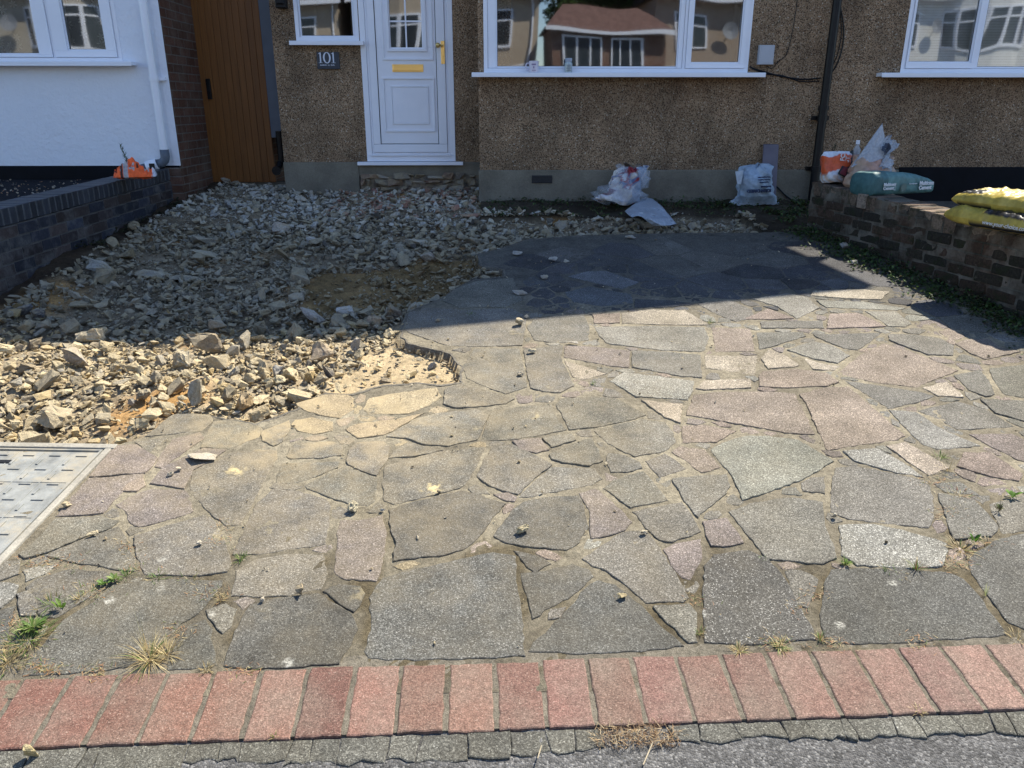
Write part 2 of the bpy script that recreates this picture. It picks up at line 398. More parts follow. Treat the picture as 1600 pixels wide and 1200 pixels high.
M_OLDB = m_brick('old_weathered_brick', (.028, .022, .016), (.075, .045, .030), (.05, .047, .036), bw=.225, bh=.075, ax=1, dirt=.7)
M_FACEB = m_brick('red_facing_brick', (.17, .085, .06), (.22, .12, .085), (.3, .27, .24), ax=0)
M_STEPB = m_brick('exposed_step_brick', (.14, .10, .075), (.25, .15, .11), (.22, .20, .17), bw=.22, bh=.07, ax=0, dirt=.75)
M_TILE = plain('clay_roof_tile', (.15, .085, .07), .8, .3, .3, 6, .004)
M_TILE2 = plain('dark_roof_tile', (.05, .045, .045), .8, .3, .3, 6, .004)

# ------------------------------------------------------------------ ground sheet with the dug-out area
HOLE_PX = [(-260, 640), (-260, 697), (0, 697), (178, 697), (233, 681), (270, 650), (330, 650), (400, 662), (460, 640), (508, 614), (550, 614), (600, 601), (655, 598),
           (690, 600), (719, 596), (716, 572), (702, 553), (668, 545), (640, 537), (622, 528), (625, 512), (632, 490), (660, 478), (690, 466), (712, 450), (740, 436),
           (786, 433), (784, 422), (748, 416), (745, 397), (782, 388), (822, 374), (900, 368), (1060, 364), (1180, 364), (1286, 360), (1400, 405), (1600, 496),
           (1800, 590), (1290, 290), (740, 270), (430, 262), (250, 262), (-300, 420)]
HOLE = [tuple(G(*p).xy) for p in HOLE_PX]
# broken ledge: a shallow bed of old concrete showing inside the hole
LEDGE = [tuple(G(*p).xy) for p in [(508, 614), (505, 585), (560, 572), (562, 545), (600, 540), (622, 528), (719, 560), (722, 600), (655, 600), (600, 604), (550, 616)]]
BROWN = [tuple(G(*p).xy) for p in [(470, 440), (500, 412), (570, 408), (640, 396), (745, 390), (770, 405), (735, 430), (690, 455), (640, 470), (560, 478), (480, 490)]]
def ground_z(x, y):
    x = np.asarray(x, float); y = np.asarray(y, float)
    base = S*y
    inside = in_poly(x, y, HOLE); d = seg_dist(x, y, HOLE)
    mort = base + .0035*fbm(x, y, 9, 3, 5) + .003*fbm(x, y, 60, 2, 9) + .0012
    dd = np.clip(d/.14, 0, 1)
    hole = base - .055 - .02*dd + .055*fbm(x, y, 1.6, 3, 3) + .022*fbm(x, y, 9, 3, 33)
    led = in_poly(x, y, LEDGE); ld = seg_dist(x, y, LEDGE)
    hole = np.where(led, base-.045+.006*fbm(x, y, 12, 3, 8)+.004*fbm(x, y, 60, 2, 81), hole)
    br = in_poly(x, y, BROWN); bd = np.clip(seg_dist(x, y, BROWN)/.12, 0, 1)
    hole = np.where(br, hole - .035*bd, hole)
    hole = hole + .014*np.clip((fbm(x, y, 2.4, 4, 91)-.16)/.14, 0, 1)
    # rubble banks up along the side wall and in the front corner
    bank = np.clip((-2.45-x)/.6, 0, 1)*np.clip((y-3.2)/.8, 0, 1)*.05
    front = np.exp(-((x+1.7)/1.0)**2-((y-3.45)/.42)**2)*.055
    hole = hole + bank + front
    # soil strip by the house
    soil = (y > 6.75) & (x > -.15)
    hole = np.where(soil, base-.012+.025*fbm(x, y, 5, 4, 41), hole)
    soil2 = (x > 2.1) & (y > 3.6)
    hole = np.where(soil2, base+.0+.03*fbm(x, y, 5, 4, 43), hole)
    return np.where(inside & (d > .006), hole, mort)
def build_ground():
    st = .014
    xs = np.arange(-3.6, 3.4, st); ys = np.arange(1.62, 8.42, st)
    X, Y = np.meshgrid(xs, ys); Z = ground_z(X, Y)
    ins = in_poly(X, Y, HOLE)
    c = np.ones(X.shape+(4,), np.float32)
    mort = np.array([.275, .24, .172]); m2 = np.array([.19, .165, .12])
    w = np.clip(.5+1.6*fbm(X, Y, 3.0, 4, 21), 0, 1)[..., None]
    c[..., :3] = mort*w + m2*(1-w)
    q5 = np.clip((2.5-Y)/.5, 0, 1)[..., None]; c[..., :3] = c[..., :3]*(1-q5*.36)
    q6 = (np.clip((2.6-Y)/.4, 0, 1)*np.clip(fbm(X, Y, 7, 4, 101)*3-.2, 0, 1))[..., None]; c[..., :3] = c[..., :3]*(1-q6*.8)+np.array([.095, .075, .042])*q6*.8
    q4 = np.clip((Y-4.2)/.8, 0, 1)[..., None]; c[..., :3] = c[..., :3]*(1-q4)+np.array([.112, .105, .090])*q4  # mortar colour darkened where the house shadow falls
    # fine joint colour reddish litter close to the street
    rub = np.array([.30, .24, .155]); w2 = np.clip(.5+1.4*fbm(X, Y, 2.4, 4, 51), 0, 1)[..., None]
    rub = np.array([.42, .34, .22]); hc = rub*w2 + np.array([.26, .21, .14])*(1-w2)
    sh = np.clip((Y-4.1)/.3, 0, 1)[..., None]; hc = hc*(1-sh)+hc*sh*np.array([.58, .56, .56])  # house shadow painted into the rubble bed: darker beyond its edge
    pt = np.clip((fbm(X, Y, 2.4, 4, 91)-.16)/.14, 0, 1)[..., None]; hc = hc*(1-pt*.45)+np.array([.27, .215, .145])*pt*.45
    sand = np.clip(fbm(X, Y, 1.9, 3, 77)*3-.9, 0, 1)[..., None]
    hc = hc*(1-sand) + np.array([.42, .22, .07])*sand
    for (sx, sy, r) in ((G(212, 638).x, G(212, 638).y, .13), (G(540, 430).x, G(540, 430).y, .30), (G(275, 615).x, G(275, 615).y, .12), (G(60, 455).x, G(100, 455).y, .2)):
        q = np.clip(1.6-np.hypot(X-sx, (Y-sy)*.8)/r+.5*fbm(X, Y, 8, 3, 5), 0, 1)[..., None]
        hc = hc*(1-q)+np.array([.40, .23, .085])*q*(.75+.25*w2)+hc*q*(1-(.75+.25*w2))
    led = in_poly(X, Y, LEDGE)[..., None]
    hc = np.where(led, np.array([.46, .36, .22])*(.85+.3*w2), hc)
    br = in_poly(X, Y, BROWN)[..., None]; hc = np.where(br, np.array([.22, .145, .065])*(.8+.4*w2), hc)
    soil = (((Y > 6.75) & (X > -.15)) | ((X > 2.1) & (Y > 3.6)))[..., None]
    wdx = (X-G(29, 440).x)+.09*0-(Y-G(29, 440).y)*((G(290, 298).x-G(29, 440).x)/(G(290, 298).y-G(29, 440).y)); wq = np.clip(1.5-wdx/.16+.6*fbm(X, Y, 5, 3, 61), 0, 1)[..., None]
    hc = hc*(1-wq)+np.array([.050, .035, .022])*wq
    hc = np.where(soil, np.array([.055, .042, .028])*(.7+.6*w2), hc)
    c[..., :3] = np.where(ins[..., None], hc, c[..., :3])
    n0, n1 = X.shape; v = np.stack([X, Y, Z], -1).reshape(-1, 3)
    i = np.arange(n0*n1).reshape(n0, n1)
    f = np.stack([i[:-1, :-1], i[:-1, 1:], i[1:, 1:], i[1:, :-1]], -1).reshape(-1, 4)
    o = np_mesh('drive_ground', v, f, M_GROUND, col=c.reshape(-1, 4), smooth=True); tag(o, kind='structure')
build_ground()
# road, footway and the far ground
mb = MB(); mb.add([(-150, -150, -.12), (150, -150, -.12), (150, 150, -.12), (-150, 150, -.12)], [(0, 1, 2, 3)])
tag(mb.build('ground', M_ROAD), kind='structure')
mb = MB(); mb.add([(-30, -9, -.035), (30, -9, -.035), (30, -2.2, -.035), (-30, -2.2, -.035)], [(0, 1, 2, 3)])
tag(mb.build('road', M_ROAD), kind='structure')
bA0, bA1 = G(0, 1172), G(1600, 1110); bdir = (bA1-bA0).xy.normalized(); bnr = Vector((-bdir.y, bdir.x)); BO = bA0.xy
def bp(u, w): q = BO+bdir*u+bnr*w; return q
def grid_sheet(name, x0, x1, y0, y1, st, zf, mat, colf=None, **kw):
    xs = np.arange(x0, x1+st/2, st); ys = np.arange(y0, y1+st/2, st); X, Y = np.meshgrid(xs, ys); Z = zf(X, Y)
    n0, n1 = X.shape; i = np.arange(n0*n1).reshape(n0, n1)
    f = np.stack([i[:-1, :-1], i[:-1, 1:], i[1:, 1:], i[1:, :-1]], -1).reshape(-1, 4)
    return np_mesh(name, np.stack([X, Y, Z], -1).reshape(-1, 3), f, mat, smooth=True, col=None if colf is None else colf(X, Y).reshape(-1, 4))
def foot_z(X, Y):
    yb = BO.y + (X-BO.x)*bdir.y/bdir.x
    near = np.clip((Y-(yb-.5))/.5, 0, 1)
    return S*np.maximum(Y, 0)-.006+.005*fbm(X, Y, 22, 4, 3)+.004*fbm(X, Y, 5, 2, 13)-.018*np.clip((yb-.10-Y)/.2, 0, 1)
o = grid_sheet('footway', -6, 6, -2.2, 1.75, .025, foot_z, M_ASPH); tag(o, kind='structure')
mb = MB(); mb.box(-30, 30, -2.32, -2.2, -.119, .03); tag(mb.build('kerb', m_smooth_render('kerb_concrete', (.3, .3, .28))), kind='structure')
# big side gardens so nothing floats when seen from the side
o = grid_sheet('front_gardens', -14, -3.3, 1.2, 8.5, .25, lambda X, Y: S*Y-.03, M_GROUND, lambda X, Y: np.tile(np.array([.06, .05, .04, 1.]), X.shape+(1,))); tag(o, kind='structure')
o = grid_sheet('front_gardens', 3.05, 14, 1.2, 8.5, .25, lambda X, Y: S*Y-.02, M_GROUND, lambda X, Y: np.tile(np.array([.10, .085, .07, 1.]), X.shape+(1,))); tag(o, kind='structure')

# ------------------------------------------------------------------ crazy paving
GREY = (.150, .142, .122); DGREY = (.098, .096, .086); LGREY = (.205, .197, .172); PINK = (.215, .176, .148); TAN = (.27, .22, .145); GRN = (.205, .200, .172); PALE = (.30, .26, .21); MAUV = (.175, .150, .135); SHAD = (.074, .075, .079)  # SHAD: slab grey with the house shadow put into the colour
SL = [
 (GREY, 0, [(231,682),(270,650),(300,648),(327,650),(331,660),(312,674),(270,678)]),
 (GREY, 0, [(215,692),(262,684),(233,707)]),
 (MAUV, 0, [(272,688),(312,678),(318,685),(285,708),(253,731),(244,729),(252,712)]),
 (MAUV, 0, [(180,699),(213,697),(228,708),(244,718),(238,728),(225,739),(143,746)]),
 (GREY, 0, [(334,660),(370,657),(397,663),(408,672),(402,684),(357,702),(316,699),(322,686)]),
 (MAUV, 0, [(237,756),(254,733),(318,703),(350,706),(330,722),(300,735),(286,764),(262,760),(240,757)]),
 (GREY, 0, [(301,740),(300,770),(320,793),(355,822),(375,821),(386,800),(400,772),(415,745),(431,717),(430,706),(405,705),(360,709),(325,724)]),
 (MAUV, 0, [(140,750),(180,747),(222,743),(218,753),(190,770),(176,785),(162,802),(130,805),(92,807),(110,783)]),
 (PINK, 0, [(204,756),(222,750),(224,760),(213,768),(192,768)]),
 (MAUV, 0, [(184,790),(210,775),(238,766),(288,768),(298,788),(299,800),(272,810),(218,823),(205,815),(198,800)]),
 (GREY, 0, [(32,868),(60,845),(88,813),(158,810),(182,817),(172,826),(135,838),(78,862),(40,872)]),
 (GREY, 0, [(76,868),(137,843),(183,826),(198,847),(208,875),(208,893),(165,887),(110,877)]),
 (GREY, 0, [(212,840),(250,828),(318,808),(330,812),(340,832),(352,852),(361,882),(355,893),(300,900),(228,898),(216,868)]),
 (GREY, 0, [(366,866),(387,822),(402,790),(426,767),(460,768),(508,782),(515,792),(506,850),(450,859),(405,866)]),
 (LGREY, 0, [(40,893),(60,887),(87,885),(70,897),(43,907)]),
 (GREY, 0, [(30,930),(41,926),(51,938),(55,950),(53,962),(35,962)]),
 (DGREY, 0, [(45,918),(60,907),(110,892),(160,896),(178,906),(150,925),(112,950),(88,965),(62,960),(56,940)]),
 (DGREY, 0, [(160,935),(178,918),(225,911),(290,909),(345,910),(338,925),(320,948),(281,976),(268,993),(250,1010),(200,1042),(160,1048),(90,1052),(40,1055),(48,1030),(72,1008),(102,972),(130,955)]),
 (DGREY, 0, [(284,985),(320,972),(330,985),(328,1000),(335,1040),(300,1045),(265,1045),(274,1010)]),
 (GREY, 0, [(326,955),(352,946),(366,955),(359,979),(348,987),(328,966)]),
 (LGREY, 0, [(-40,914),(0,914),(28,917),(22,932),(0,950),(-40,955)]),
 (GREY, 0, [(-30,885),(0,881),(28,880),(26,898),(0,908),(-30,908)]),
 (DGREY, 0, [(-30,960),(0,958),(22,950),(10,985),(0,1040),(-60,1050)]),
 (GREY, 0, [(365,930),(373,893),(402,875),(440,869),(503,869),(509,897),(501,920),(450,930),(400,932)]),
 (DGREY, 0, [(354,1040),(362,1010),(380,967),(395,947),(430,938),(496,932),(530,950),(553,970),(557,985),(545,1010),(528,1037),(460,1042),(395,1045)]),
 (DGREY, 0, [(510,925),(530,916),(560,920),(566,930),(562,946),(552,955),(535,945)]),
 (MAUV, 0, [(532,816),(560,815),(596,809),(601,835),(596,880),(586,908),(540,905),(526,899),(528,850)]),
 (DGREY, .35, [(578,1029),(572,1018),(582,985),(580,935),(600,905),(640,895),(700,882),(770,866),(803,872),(804,910),(813,960),(816,1025),(730,1028),(650,1031)]),
 (DGREY, 0, [(806,863),(845,873),(857,882),(835,893),(824,886)]),
 (DGREY, 0, [(817,898),(850,894),(895,884),(918,893),(924,902),(895,930),(850,954),(834,966),(827,940)]),
 (DGREY, 0, [(830,1018),(836,1008),(870,975),(900,945),(915,922),(935,910),(960,917),(1000,950),(1030,980),(1063,1010),(1000,1017),(900,1020)]),
 (GREY, 0, [(912,875),(945,852),(975,833),(1008,831),(1033,865),(1062,912),(1072,935),(1066,941),(1010,941),(985,918),(950,893),(928,884)]),
 (GREY, 0, [(1024,951),(1075,947),(1084,960),(1085,1003),(1076,1003),(1055,983),(1037,967)]),
 (DGREY, .5, [(1104,1003),(1101,950),(1103,887),(1117,870),(1170,864),(1198,876),(1223,905),(1243,945),(1266,985),(1270,999),(1200,1005),(1140,1007)]),
 (GREY, 0, [(1230,895),(1250,893),(1276,906),(1270,925),(1261,950),(1250,946),(1237,918)]),
 (DGREY, .1, [(1291,1005),(1284,970),(1290,916),(1302,894),(1340,892),(1400,891),(1480,898),(1503,907),(1528,935),(1569,992),(1480,999),(1380,1006)]),
 (DGREY, 0, [(1514,881),(1525,867),(1560,847),(1600,837),(1700,830),(1700,990),(1600,983),(1577,973),(1547,935),(1522,900)]),
 (LGREY, 1, [(1314,824),(1350,821),(1400,829),(1445,841),(1476,851),(1478,862),(1470,884),(1420,888),(1340,883),(1317,868)]),
 (GREY, 0, [(1307,733),(1335,730),(1400,743),(1447,754),(1455,778),(1457,808),(1450,824),(1400,820),(1325,810),(1299,800),(1301,760)]),
 (GREY, 0, [(1142,801),(1180,787),(1240,780),(1283,787),(1288,825),(1298,850),(1303,872),(1284,882),(1200,873),(1187,859),(1167,833)]),
 (GRN, 0, [(1112,704),(1130,694),(1165,683),(1200,684),(1247,690),(1300,722),(1258,747),(1225,760),(1195,770),(1161,781),(1152,760),(1147,745),(1127,725)]),
 (GREY, 0, [(1253,756),(1270,749),(1286,747),(1287,771),(1256,767)]),
 (PINK, 0, [(1251,618),(1290,608),(1325,607),(1370,646),(1412,682),(1395,689),(1340,696),(1294,704),(1284,684),(1273,660),(1263,635)]),
 (PINK, 0, [(1086,619),(1120,615),(1200,615),(1240,618),(1257,650),(1270,679),(1235,678),(1150,662),(1075,649),(1077,640)]),
 (PINK, 0, [(1068,668),(1100,666),(1147,675),(1117,691),(1068,692)]),
 (PALE, 0, [(1005,627),(1030,631),(1064,634),(1061,661),(1040,653),(1022,640)]),
 (GREY, 0, [(930,675),(960,666),(1003,657),(1038,662),(1051,679),(1053,692),(1039,705),(1010,710),(992,713),(971,704),(951,693)]),
 (PINK, 0, [(1052,707),(1064,699),(1100,705),(1113,718),(1123,731),(1096,738),(1077,724)]),
 (GREY, 0, [(1010,722),(1038,711),(1054,721),(1070,733),(1050,740),(1031,746)]),
 (GREY, 0, [(1052,751),(1085,747),(1133,744),(1138,760),(1128,777),(1090,808),(1072,785)]),
 (GREY, 0, [(945,765),(961,752),(1004,739),(1023,760),(1041,782),(1020,787),(986,793),(961,775)]),
 (GREY, 0, [(992,801),(1020,795),(1064,787),(1079,805),(1092,831),(1070,840),(1050,846),(1031,844),(1011,825)]),
 (MAUV, 0, [(1101,818),(1134,813),(1146,828),(1159,849),(1130,855),(1113,853),(1105,838)]),
 (MAUV, 0, [(1039,860),(1055,852),(1093,845),(1096,872),(1086,888),(1075,905),(1066,903),(1052,885)]),
 (DGREY, 0, [(773,840),(800,803),(817,787),(850,780),(903,777),(912,795),(917,825),(903,848),(885,860),(840,856),(792,850)]),
 (MAUV, 0, [(907,773),(930,767),(950,782),(985,817),(975,829),(950,836),(926,842),(924,820),(922,798)]),
 (GREY, 0, [(814,776),(836,754),(863,732),(928,734),(938,749),(925,758),(870,768),(827,776)]),
 (GREY, 0, [(859,712),(880,704),(905,692),(923,687),(933,705),(940,721),(920,728),(880,723),(864,718)]),
 (GREY, 0, [(949,721),(951,711),(975,714),(998,724),(1001,732),(980,738),(956,738)]),
 (GREY, 0, [(870,633),(880,624),(930,622),(960,624),(985,637),(1007,649),(985,657),(935,667),(891,672),(883,655)]),
 (GREY, 0, [(754,688),(761,667),(769,643),(805,638),(859,634),(870,655),(882,672),(845,680),(800,687)]),
 (GREY, 0, [(607,683),(650,657),(690,647),(745,642),(761,650),(744,688),(700,698),(661,695),(636,685)]),
 (GREY, 0, [(747,747),(760,717),(772,699),(800,697),(829,710),(860,727),(834,748),(808,773),(786,768),(761,757)]),
 (MAUV, 0, [(802,691),(843,687),(855,704),(838,709),(813,703)]),
 (GREY, 0, [(850,686),(892,681),(898,689),(863,699)]),
 (GREY, 0, [(602,730),(640,720),(690,707),(740,702),(755,702),(744,729),(727,754),(717,763),(660,778),(616,788),(602,784),(600,755)]),
 (DGREY, 0, [(610,799),(650,787),(720,770),(750,777),(787,789),(768,810),(749,837),(722,860),(690,868),(617,876),(620,850),(612,825)]),
 (GREY, 0, [(478,761),(515,742),(540,730),(570,742),(588,750),(583,783),(575,791),(545,786),(515,776),(482,764)]),
 (GREY, 0, [(542,722),(547,706),(560,694),(598,692),(606,700),(603,720),(587,743),(565,736),(546,727)]),
 (GREY, 0, [(449,714),(455,701),(464,694),(520,692),(533,701),(531,712),(500,716),(452,717)]),
 (GREY, 0, [(433,754),(439,731),(442,726),(528,724),(526,731),(490,746),(462,755),(434,756)]),
 (TAN, 0, [(457,665),(463,658),(487,654),(518,661),(518,674),(490,679),(466,674)]),
 (TAN, 0, [(464,632),(490,624),(508,618),(540,617),(551,624),(550,641),(530,653),(500,648),(477,642)]),
 (TAN, 0, [(569,640),(577,624),(610,617),(640,613),(680,607),(688,620),(669,634),(638,646),(577,648)]),
 (GREY, 0, [(695,632),(697,610),(717,602),(760,613),(801,625),(790,632),(750,636),(710,638)]),
 (TAN, 0, [(558,664),(620,657),(660,648),(630,664),(600,680),(560,684),(542,672)]),
 (GREY, 0, [(610,716),(617,706),(640,694),(688,705),(650,713)]),
 (PINK, 0, [(928,497),(927,493),(967,491),(967,505),(930,506)]),
 (PALE, 0, [(973,491),(1015,485),(1070,487),(1105,508),(1040,508),(973,505)]),
 (LGREY, 0, [(930,512),(1020,511),(1100,513),(1106,530),(1098,550),(1035,548),(950,537),(937,525)]),
 (MAUV, 0, [(884,541),(925,543),(983,549),(981,574),(955,572),(883,559)]),
 (GREY, 0, [(989,549),(1040,551),(1093,556),(1095,590),(1065,588),(989,574)]),
 (PALE, 0, [(883,565),(915,575),(944,585),(910,594),(897,590)]),
 (LGREY, 1, [(955,597),(975,584),(1030,590),(1083,597),(1080,611),(1073,625),(995,620),(977,609)]),
 (PINK, 0, [(1113,513),(1171,515),(1178,549),(1119,550)]),
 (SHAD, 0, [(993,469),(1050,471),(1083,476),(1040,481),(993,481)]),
 (GREY, 0, [(836,501),(875,494),(911,493),(920,512),(918,532),(880,536),(836,532),(824,512)]),
 (GREY, 0, [(820,546),(878,541),(875,560),(888,588),(895,604),(875,614),(850,613),(830,607),(824,580)]),
 (GREY, 0, [(742,546),(810,546),(818,580),(822,606),(790,616),(747,600),(732,592),(724,575)]),
 (PALE, 0, [(1103,557),(1181,558),(1177,586),(1140,581),(1104,575)]),
 (PALE, 0, [(1089,608),(1101,597),(1171,594),(1172,606),(1100,610)]),
 (PALE, 0, [(1268,462),(1272,456),(1350,454),(1387,458),(1374,469),(1320,467)]),
 (LGREY, 0, [(1277,471),(1350,473),(1412,482),(1400,485),(1345,483),(1292,481)]),
 (PINK, 0, [(1297,493),(1339,491),(1361,500),(1382,511),(1345,512),(1293,514)]),
 (LGREY, 0, [(1354,488),(1399,488),(1423,507),(1412,511),(1389,510)]),
 (GREY, 0, [(1272,524),(1320,523),(1376,521),(1357,536),(1338,547),(1319,545),(1291,534)]),
 (GREY, 0, [(1390,524),(1430,525),(1469,531),(1488,541),(1486,556),(1450,555),(1420,544),(1390,532)]),
 (PINK, 0, [(1311,583),(1346,556),(1382,539),(1420,550),(1455,564),(1494,580),(1460,593),(1430,605),(1370,598),(1317,587)]),
 (LGREY, 0, [(1232,548),(1270,535),(1300,542),(1325,557),(1307,568),(1270,561)]),
 (PALE, 0, [(1191,562),(1201,548),(1225,556),(1247,572),(1239,574),(1201,577)]),
 (PALE, 0, [(1257,561),(1290,571),(1310,574),(1303,579),(1271,577)]),
 (PINK, 0, [(1187,590),(1192,582),(1245,579),(1290,585),(1309,598),(1290,604),(1230,607),(1188,604)]),
 (GREY, 0, [(1320,596),(1370,604),(1430,613),(1457,620),(1430,629),(1388,639),(1371,627)]),
 (PALE, 0, [(1444,608),(1478,599),(1498,615),(1502,621),(1466,619)]),
 (PINK, 0, [(1494,538),(1511,532),(1545,531),(1563,546),(1592,550),(1540,562),(1516,552)]),
 (GREY, 0, [(1437,643),(1495,629),(1539,641),(1581,667),(1560,669),(1495,671),(1466,655)]),
 (LGREY, 0, [(1392,643),(1430,646),(1464,669),(1499,686),(1528,697),(1465,703),(1441,694),(1416,670)]),
 (PALE, 0, [(1388,699),(1415,694),(1449,713),(1480,732),(1450,743),(1426,726)]),
 (LGREY, .8, [(1320,707),(1370,703),(1409,724),(1440,746),(1400,739),(1336,721)]),
 (PINK, 0, [(1497,730),(1509,710),(1545,710),(1596,742),(1590,752),(1550,746)]),
 (MAUV, 0, [(1517,681),(1580,680),(1600,690),(1640,705),(1630,730),(1590,719),(1550,699)]),
 (GREY, 0, [(1492,588),(1530,580),(1543,595),(1553,617),(1540,620),(1516,611)]),
 (GREY, 0, [(1547,577),(1600,572),(1640,570),(1640,628),(1600,622),(1570,617),(1557,600)]),
 (GREY, 0, [(1534,626),(1600,629),(1640,632),(1640,670),(1600,659),(1556,646)]),
 (GREY, 0, [(1467,774),(1520,782),(1558,826),(1545,838),(1490,843),(1480,810)]),
 (GREY, 0, [(1547,790),(1600,776),(1680,790),(1680,826),(1600,829),(1566,833)]),
 (GREY, 0, [(1462,757),(1498,754),(1528,774),(1476,769)]),
 (GREY, 0, [(1092,476),(1139,470),(1173,485),(1178,496),(1150,503),(1117,490)]),
 (LGREY, 0, [(1178,468),(1230,460),(1260,466),(1278,482),(1245,498),(1216,480)]),
 (PINK, 0, [(1165,499),(1200,484),(1238,498),(1200,500)]),
 (GREY, 0, [(1189,504),(1284,503),(1286,513),(1191,513)]),
 (GREY, 0, [(1184,521),(1254,521),(1257,526),(1215,539),(1188,546)]),
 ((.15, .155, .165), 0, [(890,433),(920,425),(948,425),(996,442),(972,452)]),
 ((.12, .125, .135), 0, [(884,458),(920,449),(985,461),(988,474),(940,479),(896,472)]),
 (GREY, 0, [(635,514),(640,490),(668,482),(720,486),(800,484),(822,497),(815,540),(740,542),(700,540),(640,520)]),
 (GREY, 0, [(690,470),(716,452),(745,441),(800,436),(815,470),(790,480),(720,482)]),
 (GREY, 0, [(430,757),(462,759),(470,762),(458,766),(436,765),(424,762)]),
 (GREY, 0, [(410,676),(450,660),(452,672),(440,690),(428,697),(412,690)]),
]
def poly_area(P): return .5*sum(P[i][0]*P[(i+1) % len(P)][1]-P[(i+1) % len(P)][0]*P[i][1] for i in range(len(P)))
def rough_outline(P, step=.035, amp=.0028, rnd=random):
    out = []; n = len(P)
    for i in range(n):
        a = Vector(P[i]); b = Vector(P[(i+1) % n]); L = (b-a).length; k = max(1, int(L/step)); nr = Vector((-(b-a).y, (b-a).x)).normalized()
        for j in range(k):
            q = a.lerp(b, j/k); q = q+nr*rnd.uniform(-amp, amp); out.append(q)
    return out
def inset(P, d):
    n = len(P); out = []
    for i in range(n):
        a, b, c = P[i-1], P[i], P[(i+1) % n]; e1 = (b-a).normalized(); e2 = (c-b).normalized()
        n1 = Vector((-e1.y, e1.x)); n2 = Vector((-e2.y, e2.x)); m = n1+n2
        if m.length < .3: m = n1
        m.normalize(); out.append(b+m*d/max(.6, m.dot(n1)))
    return out
def slab(mb, P, zf, thick=.035, c=(1, 1, 1, 1), edge=.004, mat=0, grow=0, amp=.0028):
    if poly_area(P) < 0: P = P[::-1]
    P = inset([Vector(q) for q in P], -grow) if grow else P
    R = rough_outline(P, .022, amp); T = inset(R, edge); n = len(R)
    vs = [(q.x, q.y, zf(q)-thick) for q in R]+[(q.x, q.y, zf(q)-edge*.7) for q in R]+[(q.x, q.y, zf(q)) for q in T]
    fs = []
    for i in range(n):
        j = (i+1) % n; fs.append((i, j, n+j, n+i)); fs.append((n+i, n+j, 2*n+j, 2*n+i))
    fs.append(tuple(2*n+i for i in range(n)))
    mb.add(vs, fs, mat, c)
def jcol(c, a, r=.08):
    k = 1+random.uniform(-r, r); return (c[0]*k*(1+random.uniform(-.02, .02)), c[1]*k, c[2]*k*(1+random.uniform(-.03, .03)), a)
traced = []
mb = MB()
for c, spk, P in SL:
    Q = [tuple(G(*p).xy) for p in P]; traced.append(Q)
    off = random.uniform(.0036, .0075); tx = random.uniform(-.006, .006); ty = random.uniform(-.006, .006)
    cx = sum(q[0] for q in Q)/len(Q); cy = sum(q[1] for q in Q)/len(Q)
    slab(mb, Q, lambda q: S*q.y+off+(q.x-cx)*tx+(q.y-cy)*ty, c=jcol(c, spk), grow=.0055, edge=.002, amp=.0036)
# smaller stones filling the rest: cells that grow between the traced slabs
_cf, _cb = G(5, 880).xy, G(178, 700).xy; _ey = (_cb-_cf).normalized(); _ex = Vector((-_ey.y, _ey.x))
_m1 = _cf+_ex*.90-_ey*.015; _m0 = _cf-_ey*.015
DRIVE = [(-2.95, G(-60, 1066).y-.02)]+[tuple(G(*p).xy) for p in [(-60,1066),(0,1062),(800,1034),(1600,998),(1750,990),(1750,560)]] + \
        [tuple(G(*p).xy) for p in [(1640,520),(1560,484),(1500,458),(1400,410),(1340,386),(1285,365)]] + \
        [tuple(G(*p).xy) for p in [(1180,368),(1060,366),(900,370),(822,376),(782,390),(748,398),(750,416),(786,422),(788,433),(740,438),(712,452),(690,468),(660,480),(634,492),(628,512),(625,528),(668,545),(704,553),(718,572),(721,598),(690,602),(655,600),(600,603),(550,616),(508,616),(460,642),(400,664),(330,652),(270,652),(233,683),(178,702),(20,880)]]+[tuple(_m0), tuple(_m1), (-2.95, _m1.y)]
def clip_half(P, a, n):
    out = []; m = len(P)
    for i in range(m):
        p, q = P[i], P[(i+1) % m]; dp = (p[0]-a[0])*n[0]+(p[1]-a[1])*n[1]; dq = (q[0]-a[0])*n[0]+(q[1]-a[1])*n[1]
        if dp <= 0: out.append(p)
        if (dp < 0) != (dq < 0) and dp != dq:
            t = dp/(dp-dq); out.append((p[0]+(q[0]-p[0])*t, p[1]+(q[1]-p[1])*t))
    return out
fixed = []
for Q in traced:
    V2 = [Vector(q) for q in Q]
    if poly_area(Q) < 0: V2 = V2[::-1]
    R = []
    for i in range(len(V2)):
        a, b = V2[i], V2[(i+1) % len(V2)]; k = max(1, int((b-a).length/.035))
        R += [a.lerp(b, j/k) for j in range(k)]
    for q in inset(R, .016): fixed.append((q.x, q.y))
fixed = np.array(fixed)
cand = []
cx_, cy_ = RNG.uniform(-2.95, 3.2, 20000), RNG.uniform(1.60, 6.2, 20000)
ok = in_poly(cx_, cy_, DRIVE) & (seg_dist(cx_, cy_, DRIVE) > .03)
for Q in traced:
    ok &= ~in_poly(cx_, cy_, Q)
cx_, cy_ = cx_[ok], cy_[ok]
dmin = np.full(len(cx_), 9.0)
for Q in traced: dmin = np.minimum(dmin, seg_dist(cx_, cy_, Q))
ok = dmin > .022; cx_, cy_, dmin = cx_[ok], cy_[ok], dmin[ok]
pts = []
for i in range(len(cx_)):
    x, y = cx_[i], cy_[i]; rad = min(.05+.9*dmin[i], .30 if y > 4.3 else .2)
    if dmin[i] > .2: rad = .30
    if all((x-a)**2+(y-b)**2 > ((rad+r)/2)**2 for a, b, r in pts): pts.append((x, y, rad))
pa = np.array([(a, b) for a, b, r in pts])
allp = np.vstack([pa, fixed])
